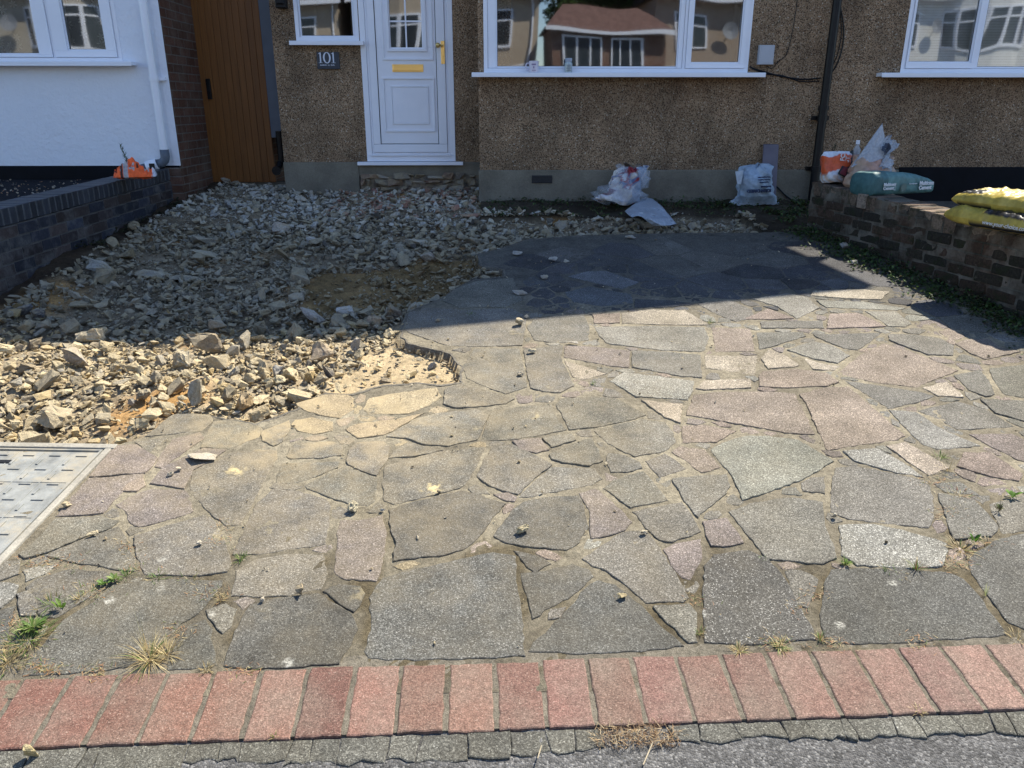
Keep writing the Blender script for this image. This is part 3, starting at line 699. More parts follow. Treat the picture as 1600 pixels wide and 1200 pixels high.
for i, (x, y, r) in enumerate(pts):
    cell = [(x-.4, y-.4), (x+.4, y-.4), (x+.4, y+.4), (x-.4, y+.4)]
    d2 = (allp[:, 0]-x)**2+(allp[:, 1]-y)**2; nb = np.argsort(d2)[1:60]
    for j in nb:
        ax, ay = allp[j]; L = math.sqrt(d2[j])
        if L/2 > .6 or L < 1e-6: continue
        nx, ny = (ax-x)/L, (ay-y)/L; gap = .006
        cell = clip_half(cell, (x+nx*(L/2-gap), y+ny*(L/2-gap)), (nx, ny))
        if len(cell) < 3: break
    if len(cell) < 3 or abs(poly_area(cell)) < .0016: continue
    # drop tiny edges
    cc = [cell[0]]
    for q in cell[1:]:
        if (Vector(q)-Vector(cc[-1])).length > .018: cc.append(q)
    if len(cc) < 3: continue
    ex, ey = np.array([q[0] for q in cc]), np.array([q[1] for q in cc])
    if not in_poly(ex, ey, DRIVE).all(): continue
    bad = any(in_poly(ex, ey, Q).any() for Q in traced)
    if bad: continue
    if y > 4.4: cbase = random.choice([SHAD, SHAD, (.058, .058, .062), (.09, .09, .095), (.065, .066, .072), (.12, .115, .105)])  # slabs under the house shadow get darker tints, shade painted in
    else: cbase = random.choice([GREY, MAUV, GREY, PINK, TAN if x < .2 else LGREY])
    off = random.uniform(.0015, .0042)
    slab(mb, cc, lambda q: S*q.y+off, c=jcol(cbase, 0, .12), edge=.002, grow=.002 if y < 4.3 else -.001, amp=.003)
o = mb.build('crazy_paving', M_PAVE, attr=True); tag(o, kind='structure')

# broken edge of the slab bed round the hole
def hull0(seed):
    q = random.Random(seed); bm = bmesh.new()
    for i in range(10): bm.verts.new((q.uniform(-1, 1), q.uniform(-.8, .8), q.uniform(-.6, .6)))
    bmesh.ops.convex_hull(bm, input=bm.verts)
    for v in [v for v in bm.verts if not v.link_faces]: bm.verts.remove(v)
    bmesh.ops.triangulate(bm, faces=bm.faces); bm.verts.index_update()
    o_ = np.array([v.co[:] for v in bm.verts]), [[w.index for w in f.verts] for f in bm.faces]; bm.free(); return o_
LOW0 = [hull0(k) for k in range(12)]
def rand_rot0(): return np.array((Matrix.Rotation(random.uniform(0, 6.28), 3, 'Z') @ Matrix.Rotation(random.uniform(-1, 1), 3, 'X')))
def edge_strip():
    mb = MB(); px = [(233,683),(270,652),(330,652),(400,664),(460,642),(508,616),(550,616),(600,603),(655,600),(690,602),(721,598),(718,572),(704,553),(668,545),(640,538),(625,528),(628,512),(634,492),(660,480),(690,468),(712,452),(740,438),(788,433),(786,422),(750,416),(748,398),(782,390),(822,376),(900,370),(1060,366),(1180,368)]
    pts = [Vector(G(*p).xy) for p in px]; R = []
    for a, b in zip(pts[:-1], pts[1:]):
        k = max(1, int((b-a).length/.018)); nr = Vector((-(b-a).y, (b-a).x)).normalized()
        for j in range(k): q_ = a.lerp(b, j/k); R.append(q_+nr*(.016*float(fbm(np.array([q_.x]), np.array([q_.y]), 16, 3, 4)[0])+random.uniform(-.0012, .0012)))
    vs = []; fs = []; cs = []
    for i, q in enumerate(R):
        t = (R[min(i+1, len(R)-1)]-R[max(i-1, 0)]).normalized(); nr = Vector((-t.y, t.x)); j1 = vn(np.array([i*.5]), np.array([1.]), 3)[0]; j2 = vn(np.array([i*.35]), np.array([5.]), 4)[0]
        for k, (o_, z) in enumerate(((-.010, .0030), (0, .0042), (.003, -.008), (.006+.012*j1, -.030), (.010+.022*j2, -.06), (.02, -.12))):
            w = q+nr*(o_+random.uniform(-.0015, .0015)); vs.append((w.x, w.y, S*w.y+z))
            cs.append((.155, .14, .115, 0) if k < 3 else (.20, .145, .085, 0))
    for i in range(len(R)-1):
        for k in range(5): a = i*6+k; fs.append((a, a+6, a+7, a+1))
    mb.add(vs, fs, 0, cs)
    for i in range(0, len(R)):
        for _ in range(2):
            t = (R[min(i+1, len(R)-1)]-R[max(i-1, 0)]).normalized(); nr = Vector((-t.y, t.x)); q = R[i]+nr*random.uniform(.004, .035); vv, ff = LOW0[random.randrange(12)]; kk = random.uniform(.004, .014)
            zz = S*q.y-random.uniform(.014, .055); mb.add([(q.x+p[0]*kk, q.y+p[1]*kk, zz+p[2]*kk) for p in (vv @ rand_rot0().T)], [tuple(f_) for f_ in ff], 0, random.choice([(.24, .18, .11, 0), (.30, .25, .17, 0), (.14, .11, .08, 0), (.36, .29, .19, 0)]))
    o = mb.build('paving_broken_edge', M_GROUND, attr=True); tag(o, kind='structure')
edge_strip()

# ------------------------------------------------------------------ red brick edging and the cracked concrete haunch
mb = MB(); jw = .013; N = 38; pitch = .1235; u0 = -.30-10*.1235
for i in range(N):
    u = u0+i*pitch+random.uniform(-.002, .002); w0, w1 = 0+random.uniform(-.003, .003), .217+random.uniform(-.003, .003); k = random.uniform(.85, 1.12)
    sk = random.uniform(-.0015, .0015)
    P = [bp(u+jw/2, w0), bp(u+pitch-jw/2, w0), bp(u+pitch-jw/2+sk, w1), bp(u+jw/2+sk, w1)]
    pinkish = min(1, max(0, (i-10)/24)); k *= random.choice([.88, 1, 1, 1.08]); c = ((.168+.042*pinkish)*k, (.086+.046*pinkish)*k*random.uniform(.97, 1.05), (.063+.046*pinkish)*k, 1)
    off = random.uniform(.0035, .0065)
    slab(mb, [tuple(p) for p in P], lambda q: S*q.y+off, thick=.05, c=c, edge=.003, amp=.0022)
o = mb.build('brick_edging', M_PAVER, attr=True); tag(o, kind='structure')
mb = MB(); P = [bp(-1.7, .005), bp(3.4, .005), bp(3.4, .26), bp(-1.7, .26)]
mb.add([(p.x, p.y, S*p.y+.0015) for p in P]+[(p.x, p.y, S*p.y-.08) for p in P[:2]], [(0, 1, 2, 3), (4, 5, 1, 0)], 0, (.17, .15, .115, 1))
o = mb.build('edging_mortar', M_GROUND, attr=True); tag(o, kind='structure')
mb = MB(); e0 = 0; u = -1.55
HG = [(.06, .155)]
while u < 3.2:
    L = random.choice([random.uniform(.035, .07), random.uniform(.06, .12), random.uniform(.1, .2)])
    px_mid = u+L/2
    gapz = 1.42 < px_mid < 1.62
    if gapz: u += L; e0 = 0; continue
    dpt = .045+.03*vn(np.array([u*4.]), np.array([0.]), 3)[0]+random.uniform(-.004, .006)
    if u < .35: dpt += .03*min(1, max(0, (.45-u)/.1))
    e1 = random.uniform(-.014, .014); g = .0009
    n_ = 4; low = [bp(u+g+(L-2*g)*k/n_, -dpt+random.uniform(-.007, .007)) for k in range(n_+1)]
    P = low+[bp(u+L-g+e1, -.002), bp(u+g+e0, -.002)]
    off = random.uniform(-.0025, .0005); k = random.uniform(.85, 1.1)
    slab(mb, [tuple(p) for p in P], lambda q: S*q.y+off, thick=.05, c=(.12*k, .117*k, .10*k, 0), edge=.0025)
    u += L; e0 = e1
o = mb.build('concrete_haunch', M_PAVE, attr=True); tag(o, kind='structure')

# ------------------------------------------------------------------ rubble
def hull(n, dims, seed, sub=0, rough=0.0, blocky=.5):
    r = random.Random(seed); bm = bmesh.new()
    for i in range(n):
        p = Vector((r.uniform(-1, 1), r.uniform(-1, 1), r.uniform(-1, 1)))
        m = max(abs(p.x), abs(p.y), abs(p.z)); p = p/m*(r.uniform(.75, 1)) if r.random() < blocky else p.normalized()*r.uniform(.8, 1.05)
        bm.verts.new((p.x*dims[0], p.y*dims[1], p.z*dims[2]))
    g = bmesh.ops.convex_hull(bm, input=bm.verts)
    for v in [v for v in bm.verts if not v.link_faces]: bm.verts.remove(v)
    if sub:
        bmesh.ops.bevel(bm, geom=list(bm.edges), offset=.07*min(dims), segments=1, affect='EDGES', clamp_overlap=True)
        bmesh.ops.triangulate(bm, faces=bm.faces)
        bmesh.ops.subdivide_edges(bm, edges=bm.edges, cuts=sub, use_grid_fill=True)
        for v in bm.verts:
            q = v.co*(2.2/max(dims))+Vector((seed*3.1, 0, 0))
            v.co += v.co.normalized()*mnoise.fractal(q, .6, 2.0, 4)*rough*min(dims)
    bmesh.ops.triangulate(bm, faces=bm.faces)
    bm.verts.index_update()
    v = np.array([v.co[:] for v in bm.verts]); f = np.array([[w.index for w in fc.verts] for fc in bm.faces]); bm.free()
    return v, f
LOW = [hull(random.randint(9, 13), (1, random.uniform(.55, .9), random.uniform(.25, .62)), k) for k in range(46)]
def rand_rot(flat=.5):
    az = random.uniform(0, 2*math.pi); t1 = random.gauss(0, flat); t2 = random.gauss(0, flat)
    return np.array((Matrix.Rotation(az, 3, 'Z') @ Matrix.Rotation(t1, 3, 'X') @ Matrix.Rotation(t2, 3, 'Y')))
def rub_col(x, y):
    """colour of broken concrete: creamy by the front, cold whitish plaster by the house, dark stone now and then"""
    far = min(1, max(0, (y-6.3)/.9)); r = random.random()
    cream = (.62, .51, .32); warm = (.54, .40, .20); grey = (.36, .33, .27); white = (.60, .58, .54); dark = (.13, .12, .11); mid = (.34, .295, .215)
    brown = in_poly(np.array([x]), np.array([y]), BROWN)[0]
    if brown and r < .75: c = random.choice([(.20, .135, .07), (.26, .19, .10), (.17, .13, .08)])
    elif y > 5.7 and x > -1.55 and x < -.2 and y > 6.9 and r < .30: c = (.36, .19, .15)
    elif r < .07: c = dark
    elif r < .20: c = grey
    elif r < .20+.65*far: c = white
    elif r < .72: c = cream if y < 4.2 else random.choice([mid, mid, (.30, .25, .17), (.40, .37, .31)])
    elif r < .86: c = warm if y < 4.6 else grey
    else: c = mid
    k = random.uniform(.70, 1.15)*(.84 if 4.2 < y < 6.4 else 1); return (min(.68, c[0]*k), min(.62, c[1]*k), min(.52, c[2]*k), 1)  # pieces in the shaded part are coloured darker to deepen the shade
LAX, LAY, LBX, LBY = G(29, 440).x, G(29, 440).y, G(290, 298).x, G(290, 298).y
def rub_ok(x, y):
    ins = in_poly(x, y, HOLE) & (seg_dist(x, y, HOLE) > .012)
    ins &= ~((x > 2.15) & (y > 3.6)) & (x > -3.35) & (y < 8.35)
    # soil strip beside the bay stays mostly clear
    yb = 6.76+.30*fbm(x, y, 2.6, 3, 71)
    ins &= ~((x > -.15) & (y > yb))
    wd = (LBX-LAX)*(y-LAY)-(LBY-LAY)*(x-LAX); wd = -wd/math.hypot(LBX-LAX, LBY-LAY)
    ins &= ~(np.abs(wd) < .10+.10*(vn(x*5, y*3, 8)))
    return ins
def scatter(N, s0, s1, big, seed):
    rg = np.random.default_rng(seed)
    x = rg.uniform(-3.3, 2.45, N); y = rg.uniform(2.8, 8.35, N)
    ok = rub_ok(x, y)
    led = in_poly(x, y, LEDGE); br = in_poly(x, y, BROWN)
    ok &= ~(led & (rg.uniform(0, 1, N) > (.10 if big else .25))) & ~(br & (rg.uniform(0, 1, N) > (.30 if big else .55)))
    # sandy clearings in the front corner
    for (sx, sy, r) in ((G(212, 638).x, G(212, 638).y, .07), (G(275, 615).x, G(275, 615).y, .05), (G(530, 428).x, G(530, 428).y, .22)):
        ok &= ~((np.hypot(x-sx, (y-sy)*.8) < r) & (rg.uniform(0, 1, N) > .25))
    pt = fbm(x, y, 2.4, 4, 91); ok &= ~((pt > .20) & (rg.uniform(0, 1, N) < (.65 if s1 > .03 else .2)*np.clip((pt-.20)/.15, 0, 1)))
    x, y = x[ok], y[ok]; s = s0*(s1/s0)**(rg.uniform(0, 1, len(x))**1.7)
    if big: s = s*np.where(y > 4.4, 1.4, 1.0)
    return x, y, s
def rubble_stuff():
    vs = []; fs = []; cs = []; b = 0
    for (N, s0, s1, lift, seed) in ((42000, .006, .018, .2, 1), (32000, .015, .032, .35, 2), (12000, .028, .054, .45, 3)):
        x, y, s = scatter(N, s0, s1, seed == 3, seed)
        z = ground_z(x, y)
        for i in range(len(x)):
            v, f = LOW[random.randrange(46)]
            R = rand_rot(.45); sc = s[i]*.62*np.array([random.uniform(.8, 1.3), 1, random.uniform(.7, 1.2)])
            p = (v*sc) @ R.T; p += (x[i], y[i], z[i]+s[i]*random.uniform(-.05, lift)+(.012 if seed > 1 else .004)); vs.append(p); fs.append(f+b); b += len(v)
            cs.append(np.tile(rub_col(x[i], y[i]), (len(v), 1)))
    o = np_mesh('rubble', np.vstack(vs), np.vstack(fs), M_RUB, col=np.vstack(cs))
    tag(o, 'bed of small broken concrete, stones and hardcore covering the dug-out part of the drive', 'rubble', kind='stuff')
rubble_stuff()
def chunk(name, x, y, dims, seed, col, rot, zoff, label, cat='rubble chunk', group=None, sub=2, rough=.2, n=15, blocky=.75, z=None):
    v, f = hull(n, dims, seed, sub, rough, blocky); v = v @ np.array(rot).T
    zz = float(ground_z(np.array([x]), np.array([y]))[0]) if z is None else z
    me_col = np.tile(col, (len(v), 1))
    o = np_mesh(name, v, f, M_RUB, col=me_col); o.location = (x, y, zz-v[:, 2].min()*.6+zoff if False else zz+zoff+(-v[:, 2].min())*.75)
    return tag(o, label, cat, group)
# the ones that stand out, each on its own spot
NOTE = [  # px, py(base), half sizes, colour, yaw, tilt, label
 (143, 528, (.085, .065, .075), (.52, .45, .32), .3, .35, 'tall pale pointed concrete lump standing highest in the sunlit front rubble'),
 (325, 548, (.125, .05, .07), (.24, .20, .15), .75, .45, 'big dark angular lump with a flat shaded face tilted in the sunlit rubble'),
 (128, 572, (.10, .08, .06), (.36, .32, .27), 1.0, .2, 'grey-brown lump below the tall pale pointed one'),
 (45, 588, (.05, .035, .035), (.20, .16, .11), .2, .1, 'small dark brown stone lying in the pale rubble on the far left'),
 (290, 572, (.075, .065, .07), (.46, .40, .29), 2.0, .3, 'rough rounded pale lump left of the flat tilted cream block'),
 (337, 578, (.10, .06, .045), (.47, .38, .24), -.25, -.15, 'flat cream block with a shaded front edge in the sunlit rubble'),
 (437, 590, (.04, .035, .05), (.30, .29, .27), .6, .1, 'small clean-cut grey square block standing in the sunlit rubble'),
 (415, 586, (.05, .04, .055), (.42, .34, .22), -.4, .1, 'brown block leaning against the small grey square block'),
 (82, 658, (.11, .08, .065), (.40, .33, .22), .1, .1, 'large rough boulder of old concrete just behind the manhole cover'),
 (50, 664, (.055, .05, .045), (.46, .38, .25), .9, .1, 'rounded cream stone left of the large boulder behind the manhole cover'),
 (52, 692, (.075, .05, .05), (.40, .33, .21), .2, .1, 'squat sandy boulder touching the back edge of the manhole frame'),
 (76, 682, (.045, .04, .04), (.48, .40, .25), 1.4, .1, 'small sandy stone right of the squat boulder at the manhole frame'),
 (310, 640, (.035, .035, .085), (.36, .34, .28), .2, .12, 'upright pointed grey splinter standing by the edge of the paving'),
 (385, 640, (.055, .05, .045), (.38, .27, .15), .8, .2, 'brown earthy lump right beside the upright grey splinter'),
 (402, 655, (.07, .04, .04), (.47, .37, .22), .6, -.4, 'tan slabby lump leaning on the paving edge in front of the earthy lump'),
 (190, 693, (.03, .02, .018), (.55, .47, .28), .3, .1, 'pale yellow stone at the back right corner of the manhole frame'),
 (503, 556, (.075, .045, .06), (.33, .26, .19), .5, .3, 'brownish pointed lump at the lower edge of the house shadow'),
 (555, 548, (.04, .03, .055), (.26, .27, .28), .2, .05, 'grey cut block standing upright in the shaded part near the concrete ledge'),
 (470, 442, (.085, .07, .055), (.30, .28, .23), .4, .15, 'squarish grey lump left of the brown earth patch in the shade'),
 (322, 392, (.16, .10, .03), (.38, .35, .28), .7, .30, 'broad flat slab piece lying in the middle of the shaded rubble'),
 (158, 420, (.10, .08, .05), (.35, .34, .31), .4, .5, 'pale angular slab piece leaning near the left garden wall'),
 (240, 418, (.15, .07, .035), (.34, .31, .26), -.2, .15, 'long low slab piece in the shaded rubble near the left wall'),
 (290, 425, (.16, .055, .03), (.20, .19, .17), .05, .05, 'long dark flat slab piece right of the long low pale one'),
 (400, 300, (.09, .055, .03), (.50, .49, .46), .1, .1, 'whitish flat plaster piece on the rubble below the wooden gate'),
 (440, 355, (.10, .08, .06), (.38, .34, .30), .6, .2, 'rounded pinkish-grey lump in the middle of the shaded rubble'),
 (487, 372, (.06, .045, .04), (.48, .45, .42), .2, .1, 'small whitish lump in the middle of the shaded rubble'),
 (650, 378, (.12, .07, .025), (.42, .40, .35), .2, .1, 'flat pale slab piece below the front door step'),
 (670, 400, (.075, .05, .045), (.36, .32, .28), .5, .5, 'tilted pale piece on the brown earth patch'),
 (770, 388, (.10, .04, .02), (.44, .42, .38), .15, .05, 'thin pale slab piece at the top corner of the broken paving'),
 (490, 490, (.11, .055, .05), (.42, .40, .37), -.5, .25, 'pale wedge in the shade left of the broken paving edge'),
 (540, 487, (.07, .05, .04), (.50, .49, .47), .2, .2, 'whitish lump in the shade beside the pale wedge'),
 (38, 490, (.07, .05, .05), (.11, .12, .15), .2, .1, 'bluish dark stone in the shade on the far left'),
 (62, 492, (.05, .04, .045), (.09, .09, .10), .8, .1, 'blackish stone touching the bluish dark one on the far left'),
 (675, 573, (.030, .028, .028), (.27, .26, .24), .2, .1, 'rounded grey cobble lying in the corner of the broken concrete ledge'),
 (602, 596, (.035, .02, .016), (.17, .14, .11), .2, .1, 'brown flat stone lying on the pale concrete ledge'),
 (628, 605, (.03, .014, .012), (.14, .11, .08), .1, .1, 'thin dark chip on the near edge of the pale concrete ledge'),
 (585, 505, (.06, .04, .04), (.30, .22, .17), .4, .2, 'reddish-brown lump at the foot of the shaded broken edge'),
 (617, 500, (.05, .05, .05), (.14, .12, .10), .4, .2, 'dark lump under the shaded broken edge of the paving'),
 (1015, 352, (.10, .06, .04), (.28, .24, .19), .2, .1, 'dull brown lump in the narrow rubble strip below the torn plastic sheet'),
 (1280, 362, (.06, .05, .05), (.36, .35, .32), .2, .1, 'pale lump at the right end of the narrow rubble strip'),
]
for i, (px, py, d, c, yaw, tilt, lab) in enumerate(NOTE):
    p = G(px, py, -.03)
    R = Matrix.Rotation(yaw, 3, 'Z') @ Matrix.Rotation(tilt, 3, 'Y')
    onl = in_poly(np.array([p.x]), np.array([p.y]), LEDGE)[0]
    chunk('concrete_chunk', p.x, p.y, tuple(q*.86 for q in d), 500+i, tuple(min(.62, x*1.15) for x in c)+(1,), R, .0 if onl else .012, lab, 'concrete chunk', None, n=14, rough=.22 if d[2] < .06 else .28)
# the rest of the larger pieces: individuals of one group
placed = [(G(a, b, -.03).x, G(a, b, -.03).y, max(d)) for a, b, d, *_ in NOTE]; cnt = 0; tries = 0
rr = random.Random(11)
while cnt < 235 and tries < 30000:
    tries += 1
    if rr.random() < .55: px, py = rr.uniform(-20, 640), rr.uniform(500, 690)
    else: px, py = rr.uniform(10, 1260), rr.uniform(305, 520)
    p = G(px, py, -.03); x, y = p.x, p.y
    if not rub_ok(np.array([x]), np.array([y]))[0]: continue
    if in_poly(np.array([x]), np.array([y]), LEDGE)[0] or seg_dist(np.array([x]), np.array([y]), HOLE)[0] < .05: continue
    s = rr.choice([rr.uniform(.024, .036), rr.uniform(.030, .048), rr.uniform(.040, .066)])*(1.0 if y < 5 else 1.15)
    if in_poly(np.array([x]), np.array([y]), BROWN)[0] and rr.random() < .8: continue
    if any((x-a)**2+(y-b)**2 < ((s+r)*.66)**2 for a, b, r in placed): continue
    placed.append((x, y, s)); cnt += 1
    flat = rr.random() < .55
    if y > 4.4 and rr.random() < .30: s *= 1.5; flat = True
    d = (s, s*rr.uniform(.55, .9), s*(rr.uniform(.28, .42) if flat else rr.uniform(.5, .8)))
    R = Matrix.Rotation(rr.uniform(0, 6.28), 3, 'Z') @ Matrix.Rotation(rr.gauss(0, .35), 3, 'X') @ Matrix.Rotation(rr.gauss(0, .35), 3, 'Y')
    sun = y < 4.15
    chunk('concrete_chunk', x, y, d, 1000+cnt, rub_col(x, y), R, .014,
          'loose broken concrete piece of fist size in the sunlit front of the rubble' if sun else 'loose broken concrete piece of fist size in the shaded back of the rubble',
          'concrete chunk', 'broken pieces in the sunlit front rubble' if sun else 'broken pieces in the shaded back rubble', sub=2 if sun else 1, rough=.24, n=rr.randint(11, 18))
# loose stones lying on the paving
LOOSE = [
 (315, 718, (.050, .028, .008), (.52, .47, .40), .25, 'thin pale wedge-shaped slab flake lying loose on the paving by the rubble'),
 (818, 832, (.0165, .013, .013), (.60, .52, .33), .6, 'creamy yellow stone lying alone in the middle of the paving'),
 (552, 797, (.016, .014, .013), (.58, .52, .36), 1.1, 'knobbly cream stone in a mortar joint left of the paving centre'),
 (468, 929, (.017, .012, .012), (.40, .32, .22), .1, 'brownish pebble in the joint near the brick edging'),
 (411, 939, (.006, .006, .006), (.62, .58, .5), .1, 'small white pebble left of the brownish pebble'),
 (48, 1185, (.012, .009, .022), (.62, .50, .26), .5, 'yellow stone standing on the concrete strip below the brick edging'),
 (812, 508, (.022, .018, .016), (.56, .48, .33), .3, 'cream stone on the paving right at the edge of the house shadow'),
 (822, 497, (.011, .009, .009), (.56, .5, .4), .3, 'tiny pale stone at the house shadow edge'),
 (830, 551, (.018, .013, .010), (.6, .54, .4), .1, 'flat pale stone above the paving centre'),
 (892, 537, (.032, .008, .006), (.6, .57, .52), -.15, 'thin white splinter lying on the upper paving'),
 (813, 586, (.012, .010, .009), (.5, .45, .36), .1, 'small round pebble on the upper paving'),
 (685, 502, (.013, .010, .008), (.3, .25, .2), .1, 'dull flat chip on the paving near the broken edge'),
 (1303, 809, (.008, .007, .007), (.55, .5, .4), .1, 'pale pebble in the wide joint of the right paving'),
 (975, 935, (.012, .008, .007), (.5, .4, .2), .3, 'yellowish crumb in the joint of the lower middle paving'),
 (1007, 834, (.010, .007, .006), (.56, .5, .38), .3, 'pale flat crumb right of the creamy stone'),
 (266, 743, (.010, .008, .007), (.6, .53, .4), .2, 'cream crumb just below the thin pale wedge'),
 (281, 735, (.009, .008, .006), (.56, .5, .4), .2, 'pale crumb touching the shadow of the thin pale wedge'),
 (312, 851, (.008, .007, .006), (.58, .54, .46), .2, 'small white pebble on a grey slab of the left paving'),
 (103, 792, (.012, .010, .008), (.62, .52, .35), .2, 'cream pebble beside the right edge of the manhole frame'),
 (144, 838, (.016, .012, .006), (.60, .50, .32), .2, 'flat crumbled sandy lump on the left paving'),
 (598, 798, (.007, .006, .006), (.6, .56, .48), .2, 'small white pebble right of the knobbly cream stone'),
 (686, 770, (.006, .005, .005), (.08, .07, .06), .2, 'tiny black pebble on the middle paving'),
 (862, 408, (.028, .020, .014), (.44, .43, .42), .2, 'pale chip on the shaded paving, upper left of it'),
 (812, 459, (.035, .022, .012), (.42, .40, .37), .2, 'flat pale chip on the shaded paving near its left edge'),
 (1335, 412, (.020, .014, .012), (.58, .55, .5), .2, 'white pebble at the tip of the sunlit sliver by the right wall'),
 (1320, 388, (.030, .020, .018), (.36, .35, .34), .2, 'grey chip in the shade at the foot of the right wall'),
 (985, 372, (.04, .02, .012), (.46, .46, .46), .1, 'thin white chip on the paving edge below the torn plastic sheet'),
 (850, 436, (.022, .017, .010), (.40, .39, .37), .2, 'small grey chip on the shaded paving, middle left'),
 (885, 410, (.016, .012, .010), (.5, .49, .47), .2, 'small whitish chip on the shaded paving, upper middle'),
 (808, 398, (.03, .02, .014), (.45, .44, .42), .2, 'pale chip where the shaded paving meets the rubble'),
]
for i, (px, py, d, c, yaw, lab) in enumerate(LOOSE):
    p = G(px, py, .008 if py < 1000 else .0)
    k = 1.35
    v, f = hull(13, (d[0]*k, d[1]*k, d[2]*k), 3000+i, 2, .3, .6); R = np.array(Matrix.Rotation(yaw, 3, 'Z')); v = v @ R.T
    o = np_mesh('loose_stone', v, f, M_RUB, col=np.tile(c+(1,), (len(v), 1)))
    o.location = (p.x, p.y, S*p.y+.008-v[:, 2].min()*.9 if py < 1000 else S*p.y-v[:, 2].min()*.8); tag(o, lab, 'stone')
def grit():
    vs = []; fs = []; cs = []; b = 0; rg = np.random.default_rng(5)
    N = 2600; x = rg.uniform(-1.9, 3, N); y = 1.75+rg.uniform(0, 1, N)**.8*4.4
    hx, hy = -.55, 3.5; w = np.exp(-np.hypot(x-hx, (y-hy))/.75)+.05
    ok = (rg.uniform(0, 1, N) < w*1.3) & in_poly(x, y, DRIVE)
    x, y = x[ok], y[ok]
    for i in range(len(x)):
        v, f = LOW[random.randrange(46)]; s = random.choice([.002, .003, .0045, .007])*random.uniform(.8, 1.4)
        p = (v*s) @ rand_rot(.6).T; p += (x[i], y[i], S*y[i]+.009+s*.3); vs.append(p); fs.append(f+b); b += len(v)
        c = random.choice([(.5, .43, .3, 1), (.42, .34, .2, 1), (.2, .16, .11, 1), (.1, .08, .06, 1), (.56, .5, .4, 1)]); cs.append(np.tile(c, (len(v), 1)))
    o = np_mesh('grit', np.vstack(vs), np.vstack(fs), M_RUB, col=np.vstack(cs)); tag(o, 'fine grit and crumbs of mortar strewn over the paving', 'grit', kind='stuff')
grit()

# ------------------------------------------------------------------ manhole cover with galvanised tray frame
def manhole():
    c_br = G(178, 700); c_fr = G(5, 880); d = (c_fr-c_br); # right side of the frame
    ey = Vector((-d.x, -d.y, 0)).normalized(); ex = Vector((-ey.y, ey.x, 0)); ex = -ex if ex.x > 0 else ex   # ex towards the left
    L = .74; Wd = .80
    def Q(u, v, z=0): q = Vector((c_br.x, c_br.y, 0))+ex*u-ey*v; return (q.x, q.y, S*q.y+z)
    root = empty('manhole_cover', (c_br.x-.4, c_br.y-.4, S*(c_br.y-.4)), 'grey galvanised steel manhole cover with raised chequer bars set beside the rubble', 'manhole cover')
    t = NT('galvanised_steel'); c = t.mix(1.0, (.235, .24, .225), t.ramp(t.noise(14, 5, .7), [(.3, .7), (.7, 1.3)]), 'MULTIPLY')
    c = t.mix(t.ramp(t.noise(5, 6, .7), [(.48, 0.0), (.62, .65)]), c, (.36, .31, .22)); mm = t.out(c, t.ramp(t.noise(20, 4), [(.3, .4), (.7, .75)]), t.bump(t.noise(130, 3), .0012), .4)
    cm = m_smooth_render('pale_frame_concrete', (.36, .335, .28))
    mb = MB()
    def bar(u0, u1, v0, v1, z0, z1, b=mb, c=(1, 1, 1, 1)):
        P = [Q(u0, v0, z0), Q(u1, v0, z0), Q(u1, v1, z0), Q(u0, v1, z0), Q(u0, v0, z1), Q(u1, v0, z1), Q(u1, v1, z1), Q(u0, v1, z1)]
        b.add(P, [(0, 3, 2, 1), (4, 5, 6, 7), (0, 1, 5, 4), (1, 2, 6, 5), (2, 3, 7, 6), (3, 0, 4, 7)], 0, c)
    bar(-.012, Wd, -.012, .022, -.08, .013); bar(-.004, .022, .0225, L, -.08, .0128); bar(.0225, Wd, L-.02, L+.012, -.08, .0126); bar(-.004, .022, L+.0005, L+.012, -.08, .0124)
    mb.build('concrete_surround', cm, root, bevel=.004)
    mb = MB(); bar(.028, .036, .03, L-.03, -.02, .010, mb); bar(.0365, Wd, .03, .038, -.02, .010, mb); bar(.0365, Wd, L-.038, L-.03, -.02, .010, mb); mb.build('frame', mm, root)
    mb = MB(); bar(.042, Wd, .043, L-.043, -.02, .004, mb)
    # raised pattern: recessed paving tray lines and short alternating dashes
    for k in range(7):
        u = .05+.105*k
        for j in range(13):
            v = .07+.05*j
            if v > L-.08: continue
            o = .045 if k % 2 else 0
            if j % 2 == 0: bar(u+.018, u+.062, v, v+.009, .004, .0085, mb)
            else: bar(u+.072, u+.081, v-.018, v+.022, .004, .0085, mb)
    for k in range(1, 7): bar(.045+.105*k-.004, .045+.105*k, .05, L-.05, .004, .0064, mb)
    for v in (.26, .48): bar(.048, Wd, v, v+.0035, .004, .0061, mb)
    mb.build('cover_plate', mm, root, bevel=.0012)
    mb = MB(); bar(.34, .42, .115, .135, .0041, .0079, mb); mb.build('lifting_slot', M_DARK, root)
manhole()

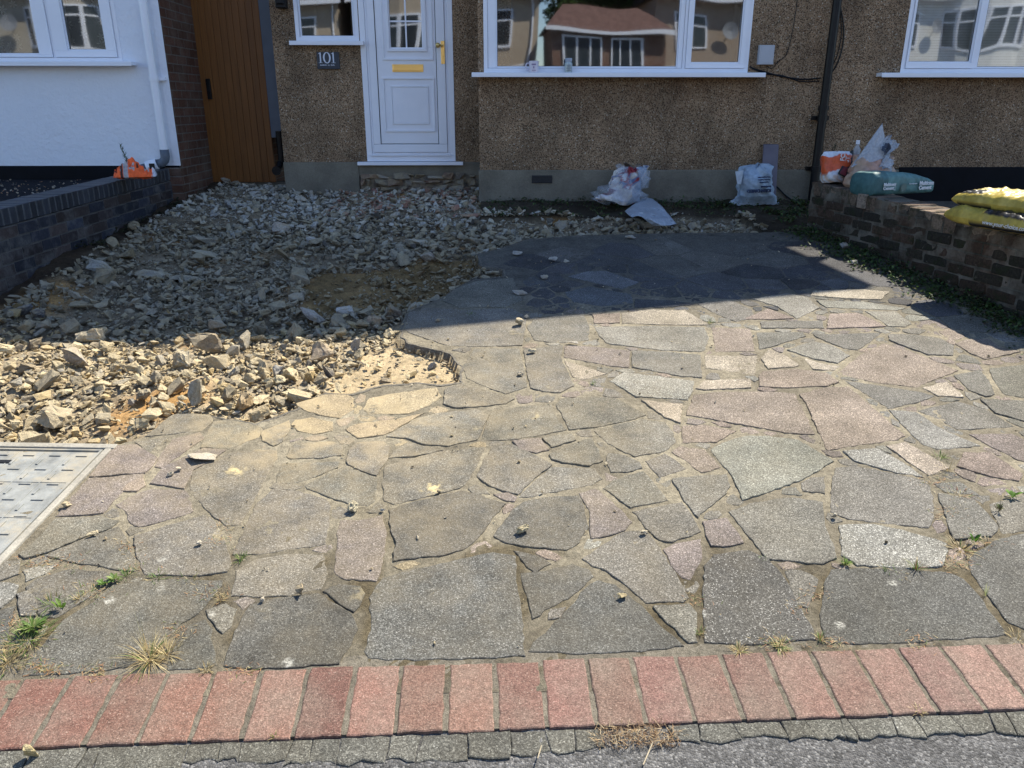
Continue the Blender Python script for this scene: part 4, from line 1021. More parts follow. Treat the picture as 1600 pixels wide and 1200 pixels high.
# ------------------------------------------------------------------ walls with openings, windows
def panel(mb, x0, x1, z0, z1, Y, holes, depth=.12, m=0, top=None):
    xs = sorted(set([x0, x1]+[h[0] for h in holes]+[h[1] for h in holes])); zs = sorted(set([z0, z1]+[h[2] for h in holes]+[h[3] for h in holes]))
    xs = [x for x in xs if x0 <= x <= x1]; zs = [z for z in zs if z0 <= z <= z1]
    for i in range(len(xs)-1):
        for j in range(len(zs)-1):
            cx, cz = (xs[i]+xs[i+1])/2, (zs[j]+zs[j+1])/2
            if any(h[0] < cx < h[1] and h[2] < cz < h[3] for h in holes): continue
            mb.add([(xs[i], Y, zs[j]), (xs[i+1], Y, zs[j]), (xs[i+1], Y, zs[j+1]), (xs[i], Y, zs[j+1])], [(0, 1, 2, 3)], m)
    for h in holes:
        a, b, c, d = h; y2 = Y+depth
        mb.add([(a, Y, c), (a, y2, c), (a, y2, d), (a, Y, d)], [(0, 3, 2, 1)], m); mb.add([(b, Y, c), (b, y2, c), (b, y2, d), (b, Y, d)], [(0, 1, 2, 3)], m)
        mb.add([(a, Y, c), (b, Y, c), (b, y2, c), (a, y2, c)], [(0, 1, 2, 3)], m); mb.add([(a, Y, d), (b, Y, d), (b, y2, d), (a, y2, d)], [(0, 3, 2, 1)], m)
def ring(mb, x0, x1, z0, z1, w, y0, y1, m=0, c=(1, 1, 1, 1), wb=None):
    """rectangular frame: mitre-less, verticals between the rails"""
    wb = wb or w
    mb.box(x0, x1, y0, y1, z0, z0+wb, m, c); mb.box(x0, x1, y0, y1, z1-w, z1, m, c)
    mb.box(x0, x0+w, y0+.0004, y1, z0+wb, z1-w, m, c); mb.box(x1-w, x1, y0+.0004, y1, z0+wb, z1-w, m, c)
def window(root, x0, x1, z0, z1, Y, panes, sill=None, mat=None, name='window'):
    """panes: (x0,x1,z0,z1,sash?) glass rectangles; frame front sits at Y"""
    mat = mat or M_PVC; mb = MB(); ps = sorted(panes)
    fw = .035
    ring(mb, x0, x1, z0, z1, fw, Y, Y+.07)
    # bars between panes
    xs = [x0+fw]+[(ps[i][1]+ps[i+1][0])/2 for i in range(len(ps)-1)]+[x1-fw]
    for i, (a, b, c, d, sash) in enumerate(ps):
        l, r = xs[i]+(.012 if i else 0), xs[i+1]-(.012 if i < len(ps)-1 else 0)
        if i < len(ps)-1: mb.box(xs[i+1]-.012, xs[i+1]+.012, Y+.0006, Y+.07, z0+fw+.0002, z1-fw-.0002)
        yy = Y-.012 if sash else Y+.010
        g = .0022
        L_, R_, B_, T_ = l+g, r-g, z0+fw+g, z1-fw-g
        # sash/glazing profile: two steps
        mb.box(L_, R_, yy, Y+.06, B_, c-.012); mb.box(L_, R_, yy, Y+.06, d+.012, T_)
        mb.box(L_, a-.012, yy+.0004, Y+.06, c-.012, d+.012); mb.box(b+.012, R_, yy+.0004, Y+.06, c-.012, d+.012)
        ring(mb, a-.0118, b+.0118, c-.0118, d+.0118, .0118, yy+.012, Y+.062)
    w = mb.build(name, mat, root, bevel=.0025)
    gb = MB()
    for (a, b, c, d, sash) in ps:
        gb = MB(); y_ = Y+.028 if not sash else Y+.018
        gb.add([(a, y_, c), (b, y_, c), (b, y_, d), (a, y_, d)], [(0, 1, 2, 3)]); gb.build('glass', M_GLASS, w)
        kb = MB(); ring(kb, a-.001, b+.001, c-.001, d+.001, .004, y_-.003, y_-.0008); kb.build('gasket', M_DARK, w)
    if sill:
        sb = MB(); sx0, sx1, st, dp = sill
        sb.box(sx0, sx1, Y-dp, Y+.02, z0-.032, z0-.002)
        sb.box(sx0, sx1, Y-dp-.008, Y-dp, z0-.040, z0-.004)
        sb.build('sill', mat, w, bevel=.003)
    return w
def room(root, x0, x1, z0, z1, Y, D=2.6, mat=None):
    """the dim room behind a window"""
    mb = MB(); a, b = Y+.125, Y+D
    mb.add([(x0, a, z0), (x1, a, z0), (x1, b, z0), (x0, b, z0), (x0, a, z1), (x1, a, z1), (x1, b, z1), (x0, b, z1)],
           [(0, 1, 2, 3), (4, 7, 6, 5), (3, 2, 6, 7), (0, 3, 7, 4), (1, 5, 6, 2)])
    return mb.build('room', mat or M_ROOM, root)

# ------------------------------------------------------------------ pebbledashed house with the white door
hs = empty('semi_detached_house', (1.2, 7.6, S*7.6), 'brown pebbledashed house with white front door, small side window and wide bay window', 'house')
HX = W(447, 285, D0).x; BX0 = W(750, 300, D1).x; SPLIT = W(1292, 200, D1).x
k1 = (7.36-7.05)
# roof profile that throws the shadow seen on the drive
def to_eave(q, Y=7.05):
    t = (Y-q[1])/TS.y; return Vector((q[0]+TS.x*t, Y, S*q[1]+TS.z*t))
e0 = to_eave((-.487, 4.1685)); e1 = to_eave((2.405, 4.845)); e2 = to_eave((2.38, 5.10), 7.20)
sw = (W(461, 40, D0).x, W(560, 40, D0).x, W(500, 64, D0).z, 2.85)      # small window opening
dr = (W(576, 252, D0).x-.012, W(712, 252, D0).x, W(640, 252, D0).z, 3.05)
bw_ = (W(756, 100, D1).x, W(1169, 100, D1).x, W(900, 113.5, D1).z, 3.0)
PZ0 = W(500, 254, D0).z; PZ1 = W(1000, 266, D1).z
mb = MB()
panel(mb, HX, BX0+.3, PZ0, 4.7, D0, [(sw[0], sw[1]-.0, sw[2], sw[3]), (dr[0], dr[1], dr[2]-.03, dr[3])])
panel(mb, BX0, SPLIT, PZ1, 4.2, D1, [(bw_[0], bw_[1], bw_[2], bw_[3])])
mb.add([(BX0, D1, PZ1), (BX0, D0, PZ1), (BX0, D0, 4.2), (BX0, D1, 4.2)], [(0, 3, 2, 1)])
mb.add([(HX, D0, PZ0), (HX, 15, PZ0), (HX, 15, e0.z), (HX, D0, e0.z)], [(0, 3, 2, 1)])
# upper storey, gable following the roof edge
mb.add([(HX, D0-.001, 4.7), (BX0+.3, D0-.001, 4.7), (BX0+.3, D0-.001, e0.z-.2), (HX, D0-.001, e0.z-.2)], [(0, 1, 2, 3)])
mb.add([(BX0, D1, 4.2), (e1.x-.35, D1, 4.2), (e1.x-.35, D1, e1.z-.02), (e0.x, D1, e0.z-.15), (BX0, D1, e0.z-.15)], [(0, 1, 2, 3, 4)])
mb.add([(HX, 15, .5), (SPLIT, 15, .5), (SPLIT, 15, 4.4), (HX, 15, 4.4)], [(0, 3, 2, 1)])
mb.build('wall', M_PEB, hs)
mb = MB()
mb.box(HX-.008, W(562, 280, D0).x, D0-.012, D0+.1, .55, PZ0+.004)
mb.box(W(562, 280, D0).x+.0005, BX0+.2, D0-.008, D0+.1, W(600, 275, D0).z, PZ0+.003)
mb.box(BX0-.010, SPLIT, D1-.014, D1+.1, .55, PZ1+.003)
mb.box(BX0-.010, BX0+.1, D1+.1005, D0-.009, .55, PZ1+.002)
mb.build('plinth', M_PLINTH, hs, bevel=.006)
# rough masonry exposed where the step was taken out
mb = MB(); x0, x1 = W(562, 280, D0).x+.01, BX0-.005
rs = random.Random(3); z = .60
while z < W(600, 275, D0).z-.004:
    h = rs.uniform(.05, .075); x = x0
    while x < x1-.05:
        w = rs.uniform(.05, .20); vv, ff = LOW[rs.randrange(46)]; kk = rs.uniform(.8, 1.3)
        hx_ = min(w, x1-x-.01)*.55; cc = rs.choice([(.20, .13, .10, 1), (.24, .21, .17, 1), (.33, .30, .26, 1), (.15, .12, .10, 1), (.20, .17, .14, 1)])
        P_ = [(x+w/2+q[0]*hx_, D0-.012-abs(rs.gauss(0, .012))+q[1]*.05*kk, z+h/2+q[2]*h*1.3) for q in vv]
        if x+w < x1: mb.add(P_, [tuple(f_) for f_ in ff], 0, cc)
        x += w*rs.uniform(.8, 1.05)
    z += h
mb.box(x0, x1, D0-.012, D0+.05, .55, W(600, 275, D0).z-.001, 0, (.16, .14, .12, 1))
mb.build('exposed_step_masonry', M_RUB, hs, attr=True)
# roof
mb = MB(); T = .14
prof = [(HX-.35, e0.z), (e0.x, e0.z), (e1.x, e1.z)]
rows = [(7.05, 0), (11.2, 2.1), (15.3, 0)]
vs = []
for (yy, dz) in rows:
    for (x, z) in prof: vs.append((x, yy, z+dz))
n = len(prof)
top = [(x, y, z+T) for x, y, z in vs]
fs = []
for r in range(2):
    for i in range(n-1):
        a = r*n+i; fs.append((a, a+n, a+n+1, a+1)); b = a+len(vs); fs.append((b, b+1, b+n+1, b+n))
L = len(vs)
for i in range(n-1): fs.append((i, i+1, L+i+1, L+i)); a = 2*n+i; fs.append((a+1, a, L+a, L+a+1))
for r in range(2): a = r*n; fs.append((a+n, a, L+a, L+a+n)); a = r*n+n-1; fs.append((a, a+n, L+a+n, L+a))
mb.add(vs+top, fs); mb.build('roof', M_TILE, hs)
mb = MB(); mb.box(HX-.35, BX0, 7.05, 7.95, e0.z-.02, e0.z-.002); mb.build('soffit', M_PVC, hs)
# windows
gx = lambda px, py, Y=D1: W(px, py, Y).x
gz = lambda px, py, Y=D1: W(px, py, Y).z
room(hs, BX0+.05, SPLIT-.1, 1.0, 3.3, D1, 3.0)
window(hs, bw_[0], bw_[1], bw_[2], bw_[3], D1-.004,
       [(gx(777, 95), gx(1057, 95), gz(900, 103.5), 2.92, False), (gx(1080, 90), gx(1154, 90), gz(1110, 97), 2.90, True)],
       sill=(W(737, 117, D1-.1).x, W(1196, 118, D1-.1).x, 0, .10))
room(hs, HX+.1, dr[0]-.1, 1.2, 3.2, D0, 1.6)
window(hs, sw[0], sw[1], sw[2], sw[3], D0-.004, [(gx(471, 50, D0), gx(551, 50, D0), gz(510, 55.5, D0), 2.78, False)], sill=(W(452, 67, D0-.06).x, W(568, 67, D0-.06).x, 0, .06))
# front door
def door():
    Y = D0-.006; x0, x1, z0, z1 = dr[0], dr[1], dr[2], dr[3]
    mb = MB(); ring(mb, x0, x1, z0, z1, .052, Y, Y+.08, wb=.06)
    ring(mb, x0+.053, x1-.053, z0+.061, z1-.053, .022, Y+.010, Y+.08)
    mb.box(x0-.09, x1+.075, Y-.055, Y+.02, z0-.034, z0-.003)          # threshold sill
    mb.box(x0+.04, x1-.04, Y-.022, Y-.0005, z0+.052, z0+.066)         # drip bar
    dd = mb.build('door_frame', M_PVC, hs, bevel=.003)
    xl, xr = gx(592, 160, D0), gx(684, 160, D0); zb = gz(640, 225, D0)
    mb = MB(); s0, s1 = x0+.077, x1-.077
    # sash stiles and bottom rail around the leaf panel
    mb.box(s0, xl-.0015, Y-.004, Y+.06, zb-.0, z1-.08); mb.box(xr+.0015, s1, Y-.004, Y+.06, zb-.0, z1-.08); mb.box(s0, s1, Y-.0042, Y+.06, z0+.085, zb-.002)
    leaf = mb.build('door', M_PVC, hs, bevel=.003)
    mb = MB()
    gl = (gx(610, 60, D0), gx(659, 60, D0), gz(635, 74, D0), 2.75)
    xl2, xr2 = xl+.004, xr-.004; yy = Y+.006
    mb.box(xl2, xr2, yy, Y+.05, zb+.003, gl[2]-.0); mb.box(xl2, gl[0], yy, Y+.05, gl[2], z1-.09); mb.box(gl[1], xr2, yy, Y+.05, gl[2]+.0, z1-.09); mb.box(gl[0], gl[1], yy, Y+.05, gl[3], z1-.09)
    # mouldings
    def mould(a, b, c, d, w, h): ring(mb, a, b, c, d, w, yy-h, yy-.0004)
    mould(gx(596, 50, D0), gx(676, 50, D0), gz(635, 94, D0), z1-.13, .016, .011)
    mould(gx(604, 50, D0), gx(666, 50, D0), gz(635, 80.5, D0), z1-.16, .022, .016)
    a, b, c, d = gx(601.5, 205, D0), gx(681, 205, D0), gz(640, 206, D0), gz(640, 121, D0)
    mould(a, b, c, d, .016, .012)
    a, b, c, d = gx(613, 190, D0), gx(671, 190, D0), gz(640, 194, D0), gz(640, 134, D0)
    mould(a, b, c, d, .012, .010); mb.box(a+.013, b-.013, yy-.005, yy-.0004, c+.013, d-.013)
    mb.build('panel', M_PVC, leaf, bevel=.004)
    mb = MB(); mb.box(xl-.0025, xl+.003, Y+.001, Y+.0052, zb-.001, z1-.09); mb.box(xr-.003, xr+.0025, Y+.001, Y+.0052, zb-.001, z1-.09); mb.box(xl-.0025, xr+.0025, Y+.0012, Y+.0054, zb-.003, zb+.003)
    mb.build('gasket', M_DARK, leaf)
    g = MB(); g.add([(gl[0], yy+.02, gl[2]), (gl[1], yy+.02, gl[2]), (gl[1], yy+.02, gl[3]), (gl[0], yy+.02, gl[3])], [(0, 1, 2, 3)]); g.build('glass', M_GLASS, leaf)
    g = MB(); xm = (gl[0]+gl[1])/2; zh = gz(635, 33, D0); g.box(xm-.007, xm+.007, yy+.012, yy+.018, gl[2], gl[3]); g.box(gl[0], xm-.0075, yy+.0125, yy+.0175, zh-.007, zh+.007); g.box(xm+.0075, gl[1], yy+.0125, yy+.0175, zh-.007, zh+.007)
    g.build('glazing_bar', M_PVC, leaf)
    # brass letter plate
    g = MB(); a, b, c, d = gx(613, 106, D0), gx(661.5, 106, D0), gz(635, 112.5, D0), gz(635, 100.5, D0)
    g.box(a, b, yy-.007, yy-.0004, c, d); g.box(a+.012, b-.012, yy-.011, yy-.0072, c+.012, d-.012); g.build('letter_plate', M_BRASS, leaf, bevel=.002)
    g = MB(); a, b, c, d = gx(689, 80, D0), gx(695, 80, D0), gz(690, 100, D0), gz(690, 64, D0)
    g.box(a, b, Y-.012, Y-.0045, c, d); xm = (a+b)/2
    g.tube([(xm, Y-.008, gz(690, 71.5, D0)), (xm, Y-.05, gz(690, 71.5, D0))], .009, 10)
    zc = gz(690, 71.5, D0); cx = gx(685.5, 72, D0)
    g.tube([(xm+.004, Y-.045, zc), (cx+.018, Y-.05, zc), (cx+.008, Y-.052, zc), (cx-.006, Y-.052, zc), (cx-.020, Y-.052, zc), (cx-.026, Y-.052, zc)], [.008, .010, .020, .025, .019, .006], 12)
    g.tube([(xm, Y-.013, gz(690, 88, D0)), (xm, Y-.017, gz(690, 88, D0))], .008, 10)
    g.build('handle', M_BRASS, leaf, bevel=.0015)
    room(hs, x0-.05, x1+.05, z0, 3.2, D0, 2.0)
door()
# downpipe between the two houses, cables, meter box, air brick
mb = MB(); pb, pt = W(1272, 285, D1-.07), W(1309, -8, D1-.07)
mb.tube([(pb.x, D1-.07, .70), (pb.x, D1-.07, 4.4)], .037, 14)
for z in (1.02, 1.46, 2.9): mb.tube([(pb.x, D1-.07, z), (pb.x, D1-.07, z+.05)], .044, 14); mb.box(pb.x-.075, pb.x+.075, D1-.035, D1-.004, z+.008, z+.042)
mb.tube([(pb.x, D1-.07, W(1278, 172, D1).z), (pb.x, D1-.07, W(1278, 165, D1).z)], .047, 14)
mb.build('downpipe', M_BLKP, hs)
mb = MB()
def wire(px, r=.0045, Y=D1-.012):
    P = [W(a, b, Y) for a, b in px]; out = []
    for i in range(len(P)-1):
        p0, p1, p2, p3 = P[max(i-1, 0)], P[i], P[i+1], P[min(i+2, len(P)-1)]
        for k in range(5):
            t = k/5; out.append(.5*((2*p1)+(-p0+p2)*t+(2*p0-5*p1+4*p2-p3)*t*t+(-p0+3*p1-3*p2+p3)*t**3))
    out.append(P[-1]); mb = MB(); mb.tube(out, r, 6); mb.build('cable', M_BLKP, hs)
wire([(1171, 104), (1180, 108), (1200, 114), (1225, 120), (1255, 124), (1282, 122)], .007)
wire([(1175, 107), (1200, 116), (1222, 118), (1250, 127), (1280, 127)], .005)
wire([(1198, 103), (1206, 107), (1216, 96), (1228, 86), (1236, 60), (1243, 20), (1247, -10)], .0035)
wire([(1296, 118), (1308, 100), (1317, 70), (1318, 40), (1313, 10), (1311, -10)], .006)
wire([(1294, 112), (1306, 92), (1314, 60), (1314, 30), (1309, -10)], .004)
wire([(1205, 285), (1215, 293), (1226, 304), (1236, 312)], .008, D1-.03)
mb = MB(); a, b = W(1182, 101, D1), W(1208, 71, D1); mb.box(a.x, b.x, D1-.05, D1+.01, a.z, b.z); mb.box(a.x+.012, b.x-.012, D1-.054, D1-.0505, a.z+.012, b.z-.012)
mb.build('meter_box', M_PVCG, hs, bevel=.006)
mb = MB(); a, b = W(831, 286, D1-.015), W(863, 274, D1-.015); mb.box(a.x, b.x, D1-.022, D1-.0145, a.z, b.z)
for i in range(9):
    for j in range(3): x = a.x+(b.x-a.x)*(i+.5)/9; z = a.z+(b.z-a.z)*(j+.5)/3; mb.box(x-.006, x+.006, D1-.026, D1-.0225, z-.006, z+.006)
mb.build('air_vent', plain('dark_vent', (.02, .02, .022), .6), hs, bevel=.001)
mb = MB(); a, b = W(432, 13, D0-.05), W(446, -12, D0-.05); mb.box(a.x, b.x, D0-.09, D0+.01, a.z, b.z); mb.box(a.x+.01, b.x-.01, D0-.12, D0-.0905, a.z+.03, b.z); mb.build('outside_lamp', M_BLKP, hs, bevel=.008)

# house number plate: slate grey with white 101
def glyph_one(x, z, h):
    w = h*.13; return [[(x-w/2, z), (x+w/2, z), (x+w/2, z+h), (x-w*.3, z+h), (x-w/2, z+h*.9)], [(x-w*1.9, z+h*.84), (x-w/2, z+h*.89), (x-w/2, z+h*.97), (x-w*.3, z+h)], [(x-w*1.6, z), (x+w*1.6, z), (x+w*1.6, z+h*.035), (x-w*1.6, z+h*.035)]]
nb = empty('house_number_sign', (W(513, 95, D0).x, D0-.01, W(513, 95, D0).z), 'small dark slate plate reading 101 under the little window', 'house sign')
a, b = W(497, 108, D0), W(530, 81.5, D0)
mb = MB(); mb.box(a.x, b.x, D0-.022, D0-.004, a.z, b.z); mb.build('plate', plain('slate_plate', (.018, .028, .045), .4, .5, .2), nb, bevel=.003)
mb = MB(); yy = D0-.0245; hh = .092; zc = a.z+.052; cx = (a.x+b.x)/2-.008
def flat(poly): mb.add([(p[0], yy, p[1]) for p in poly]+[(p[0], yy+.002, p[1]) for p in poly], [tuple(range(len(poly))), ]+[(i, len(poly)+i, len(poly)+(i+1) % len(poly), (i+1) % len(poly)) for i in range(len(poly))])
for x in (cx-.062, cx+.058):
    for g in glyph_one(x, zc, hh): flat(g)
for k in range(24):
    t0, t1 = 2*math.pi*k/24, 2*math.pi*(k+1)/24
    o_ = lambda t: (cx-.002+.036*math.cos(t), zc+hh/2+hh*.53*math.sin(t)); i_ = lambda t: (cx-.002+.021*math.cos(t), zc+hh/2+hh*.46*math.sin(t))
    flat([o_(t0), o_(t1), i_(t1), i_(t0)])
for k in range(15):
    x = a.x+.026+.0092*k
    if k in (7, 10): continue
    flat([(x, a.z+.030), (x+.006, a.z+.030), (x+.0055, a.z+.030+random.uniform(.007, .012)), (x+.001, a.z+.038)])
mb.build('lettering', plain('white_lettering', (.62, .66, .75), .5, .3, .02), nb)

# mug and jar standing on the bay sill
ms = empty('mug', W(831, 111, D1-.06), 'white mug with purple print on the bay window sill', 'mug')
p = W(834, 111.5, D1-.055); zt = bw_[2]-.003; mb = MB()
mb.tube([(p.x, p.y, zt+.001), (p.x, p.y, zt+.004), (p.x, p.y, zt+.095), (p.x, p.y, zt+.094), (p.x, p.y, zt+.012)], [.036, .041, .042, .038, .036], 20, 0); 
mb.build('cup', plain('mug_white', (.62, .58, .66), .3, .5, .03), ms, smooth=False, bevel=.001)
mb = MB(); mb.tube([(p.x-.038, p.y, zt+.078), (p.x-.062, p.y, zt+.075), (p.x-.072, p.y, zt+.05), (p.x-.060, p.y, zt+.025), (p.x-.038, p.y, zt+.02)], .006, 8); mb.build('handle', plain('mug_handle', (.62, .58, .66), .3), ms)
mb = MB()
for (z0_, z1_, a0, a1) in ((.060, .072, -2.1, -1.1), (.034, .050, -1.75, -1.5), (.016, .021, -2.0, -1.1)):
    for k in range(6):
        t0 = a0+(a1-a0)*k/6; t1 = a0+(a1-a0)*(k+.85)/6; r = .0425
        mb.add([(p.x+r*math.cos(t), p.y+r*math.sin(t), zt+z) for t, z in ((t0, z0_), (t1, z0_), (t1, z1_), (t0, z1_))], [(0, 1, 2, 3)])
mb.build('print', plain('purple_print', (.22, .16, .30), .5), ms)
p = W(888, 111.5, D1-.055); jr = empty('glass_jar', (p.x, p.y, zt), 'small pale glass jar with a lid on the bay window sill', 'jar')
mb = MB(); mb.tube([(p.x, p.y, zt+.001), (p.x, p.y, zt+.006), (p.x, p.y, zt+.075), (p.x, p.y, zt+.088), (p.x, p.y, zt+.09)], [.030, .034, .034, .026, .026], 20); mb.build('body', plain('jar_glass', (.34, .42, .46), .12, .6, .2, 60), jr)
mb = MB(); mb.tube([(p.x, p.y, zt+.0905), (p.x, p.y, zt+.118)], .030, 20); mb.build('lid', plain('jar_lid', (.30, .34, .42), .35), jr, bevel=.002)
mb = MB()
for k in range(4): mb.box(p.x-.022, p.x+.022, p.y-.0365, p.y-.0345, zt+.014+.014*k, zt+.020+.014*k)
mb.build('label', plain('jar_print', (.16, .2, .24), .5), jr)

# ------------------------------------------------------------------ neighbour on the right
ns = empty('semi_detached_house', (6, 7.6, S*7.6), 'neighbouring pebbledashed house on the right with black plinth and blinds', 'house')
NX = 10.5; nw = (W(1408, 100, D1).x, 6.4, W(1500, 114, D1).z, 3.0)
BZ = W(1500, 263, D1).z
mb = MB(); panel(mb, SPLIT, NX, BZ, 3.75, D1, [(nw[0], nw[1], nw[2], nw[3])]); mb.add([(NX, D1, .4), (NX, 15, .4), (NX, 15, 3.75), (NX, D1, 3.75)], [(0, 1, 2, 3)]); mb.build('wall', M_PEB2, ns)
mb = MB(); mb.box(SPLIT+.001, W(1403, 270, D1).x, D1-.0145, D1+.1, .55, PZ1+.003); mb.build('grey_plinth', M_PLINTH, ns, bevel=.005)
mb = MB(); mb.box(W(1403, 270, D1).x+.001, NX, D1-.016, D1+.1, .45, BZ+.012); mb.build('plinth', M_BLACK, ns, bevel=.006)
nwn = window(ns, nw[0], nw[1], nw[2], nw[3], D1-.004, [(gx(1422, 80), gx(1517, 80), gz(1470, 96), 2.9, True), (gx(1533, 80), 5.5, gz(1560, 104), 2.92, False)],
       sill=(W(1377, 119, D1-.1).x, 6.5, 0, .10))
mb = MB()
for k in range(62):
    z = nw[2]+.03+k*.022; mb.box(nw[0]+.04, nw[1]-.05, D1+.09, D1+.0915, z, z+.0205)
mb.build('blind', M_BLIND, ns)
room(ns, nw[0]-.1, nw[1]+.1, 1.3, 3.3, D1, 2.2)
mb = MB(); mb.box(e1.x+.02, NX+.3, 7.20, 7.34, e2.z-.12, e2.z); mb.add([(e1.x+.02, 7.20, e2.z), (NX+.3, 7.20, e2.z), (NX+.3, 11, e2.z+2.1), (e1.x+.02, 11, e2.z+2.1), (NX+.3, 15.2, e2.z), (e1.x+.02, 15.2, e2.z)], [(0, 1, 2, 3), (3, 2, 4, 5)])
mb.box(e1.x+.02, NX, 7.33, 7.5, 3.7, e2.z+.02)
mb.build('roof', M_TILE, ns)

# ------------------------------------------------------------------ white rendered house on the left
ws = empty('semi_detached_house', (-5.5, 7.7, S*7.6), 'white rendered house on the left with a black plinth and a brown brick flank wall', 'house')
DW = 7.5; WX = W(280, 257, DW).x; wz = W(140, 261, DW).z
ww = (-7.5, W(190, 92, DW).x+.01, W(100, 96.5, DW).z, 3.1)
mb = MB(); panel(mb, -12, WX, wz, 5.2, DW, [ww]); mb.build('wall', M_WRAP, ws)
mb = MB(); mb.box(-12, WX+.001, DW-.012, DW+.08, .6, wz+.012); mb.build('plinth', M_BLACK, ws, bevel=.004)
mb = MB(); mb.box(WX+.0008, WX+.012, DW+.012, 15, .6, 5.2); mb.box(WX-.10, WX+.0005, DW+.001, DW+.2, .6, 5.2, 0); mb.box(WX-.13, WX+.0118, DW-.022, DW+.0008, .6, wz-.004); mb.build('flank_wall', M_FLANK, ws)
mb = MB(); mb.box(WX-.055, WX+.014, DW-.006, DW+.006, wz+.01, 5.2); mb.build('corner_render', M_WRAP, ws, bevel=.008)
mb = MB(); mb.add([(-12.3, 7.15, 5.2), (WX+.02, 7.15, 5.2), (WX+.02, 11, 7.4), (-12.3, 11, 7.4), (WX+.02, 15.2, 5.2), (-12.3, 15.2, 5.2)], [(0, 1, 2, 3), (3, 2, 4, 5)]); mb.box(-12.3, WX+.02, 7.15, 7.5, 5.05, 5.195); mb.build('roof', M_TILE2, ws)
mb = MB(); mb.box(-12, WX-.01, 14.8, 15, .6, 5.2); mb.build('rear_wall', M_FLANK, ws)
room(ws, ww[0]-.1, ww[1]+.1, 1.4, 3.3, DW, 2.4)
wwin = window(ws, ww[0], ww[1], ww[2], ww[3], DW-.006, [(ww[0]+.1, gx(57, 60, DW), gz(30, 83, DW), 3.0, True), (gx(104, 50, DW), gx(163, 60, DW), gz(135, 77, DW), 3.0, True)],
       sill=(ww[0]-.1, W(206, 102, DW-.11).x, 0, .11))
# lace net curtain with flower motif
t = NT('lace_net'); pp = t.sep(t.P())
fold = t.noise(1, 2, .5, vec=t.comb(t.math('MULTIPLY', pp[0], 14.0), 0.0, 0.0))
t.out((.60, .62, .63), .9, None, .1); alf = t.math('ADD', .10, t.math('MULTIPLY', fold, .32)); t.l(alf, t.b.inputs['Alpha'])
M_NET = t.mat
mb = MB(); n = 120; vs = []; fs = []
for i in range(n+1):
    x = ww[0]+.03+(ww[1]-ww[0]-.06)*i/n; y = DW+.10+.012*math.sin(i*1.1); vs += [(x, y, ww[2]+.02), (x, y, 3.0)]
for i in range(n): fs.append((2*i, 2*i+2, 2*i+3, 2*i+1))
mb.add(vs, fs); net = mb.build('net_curtain', M_NET, ws, smooth=True)
mb = MB(); rf = random.Random(4)
for i in range(70):
    cx = rf.uniform(-4.6, ww[1]-.05); cz = ww[2]+.06+rf.uniform(0, .75); r = rf.uniform(.028, .045); a0 = rf.uniform(0, 1)
    for k in range(6):
        a = a0+k*math.pi/3; dx, dz = math.cos(a), math.sin(a); px_, pz_ = -dz, dx
        mb.add([(cx, DW+.083, cz), (cx+dx*r*.55+px_*r*.22, DW+.083, cz+dz*r*.55+pz_*r*.22), (cx+dx*r, DW+.083, cz+dz*r), (cx+dx*r*.55-px_*r*.22, DW+.083, cz+dz*r*.55-pz_*r*.22)], [(0, 1, 2, 3)])
mb.build('lace_flowers', plain('lace_flower', (.62, .62, .60), .9), net)
# pipes
mb = MB(); q = W(256, 230, DW-.06); qz = W(254, 234, DW-.06).z
mb.tube([(q.x, DW-.06, qz), (q.x, DW-.06, 5.0)], .034, 14); zz = W(242, 123, DW-.06).z
mb.tube([(q.x, DW-.06, zz-.02), (q.x, DW-.06, zz+.02)], .041, 14); mb.box(q.x-.01, q.x+.09, DW-.04, DW-.005, zz-.014, zz+.014); mb.build('downpipe', M_PVC, ws)
mb = MB(); mb.tube([(q.x, DW-.06, qz+.002), (q.x, DW-.06, qz-.06), (q.x-.008, DW-.062, qz-.09), (q.x-.035, DW-.066, qz-.115), (q.x-.08, DW-.07, qz-.125)], .040, 16); mb.tube([(q.x-.155, DW-.09, qz-.145), (q.x-.24, DW-.11, qz-.165), (q.x-.30, DW-.12, qz-.20)], .034, 12); mb.build('waste_elbow', M_GREYP, ws, smooth=True)
mb = MB(); mb.tube([(q.x-.075, DW-.075, qz-.125), (q.x-.165, DW-.095, qz-.15)], .052, 16); mb.build('pipe_connector', M_PVC, ws)
mb = MB()
for (a_, b_) in ((.0, .02), (.03, .04)):
    mb.box(q.x-.125+a_, q.x-.125+b_+.01, DW-.139, DW-.137, qz-.165, qz-.115)
mb.build('printed_mark', M_DARK, ws)

# ------------------------------------------------------------------ side gate
gr = empty('side_gate', ((W(325, 285, 8.3).x+W(440, 280, 8.3).x)/2, 8.3, .86), 'tall orange-stained vertical board gate between the two houses', 'gate')
gx0, gx1, gz0 = W(322, 285, 8.3).x, W(437, 281, 8.3).x-.04, W(380, 286, 8.3).z
nb_ = 11; bwid = (gx1-gx0)/nb_
mb = MB()
for i in range(nb_): mb.box(gx0+i*bwid+.0012, gx0+(i+1)*bwid-.0012, 8.30, 8.322, gz0+.01, 2.95)
mb.box(gx0, gx1, 8.3145, 8.33, gz0+.012, 2.94)
mb.build('boards', M_WOOD, gr, bevel=.003)
mb = MB(); a = W(326, 140, 8.28); mb.box(a.x-.018, a.x+.022, 8.272, 8.2995, W(326, 155, 8.28).z, W(326, 123, 8.28).z); mb.build('handle', M_BLKP, gr, bevel=.004)
mb = MB(); mb.box(gx1+.002, HX-.04, 8.29, 8.36, W(430, 215, 8.3).z, 3.0); mb.build('post', M_GREYP, gr, bevel=.004)
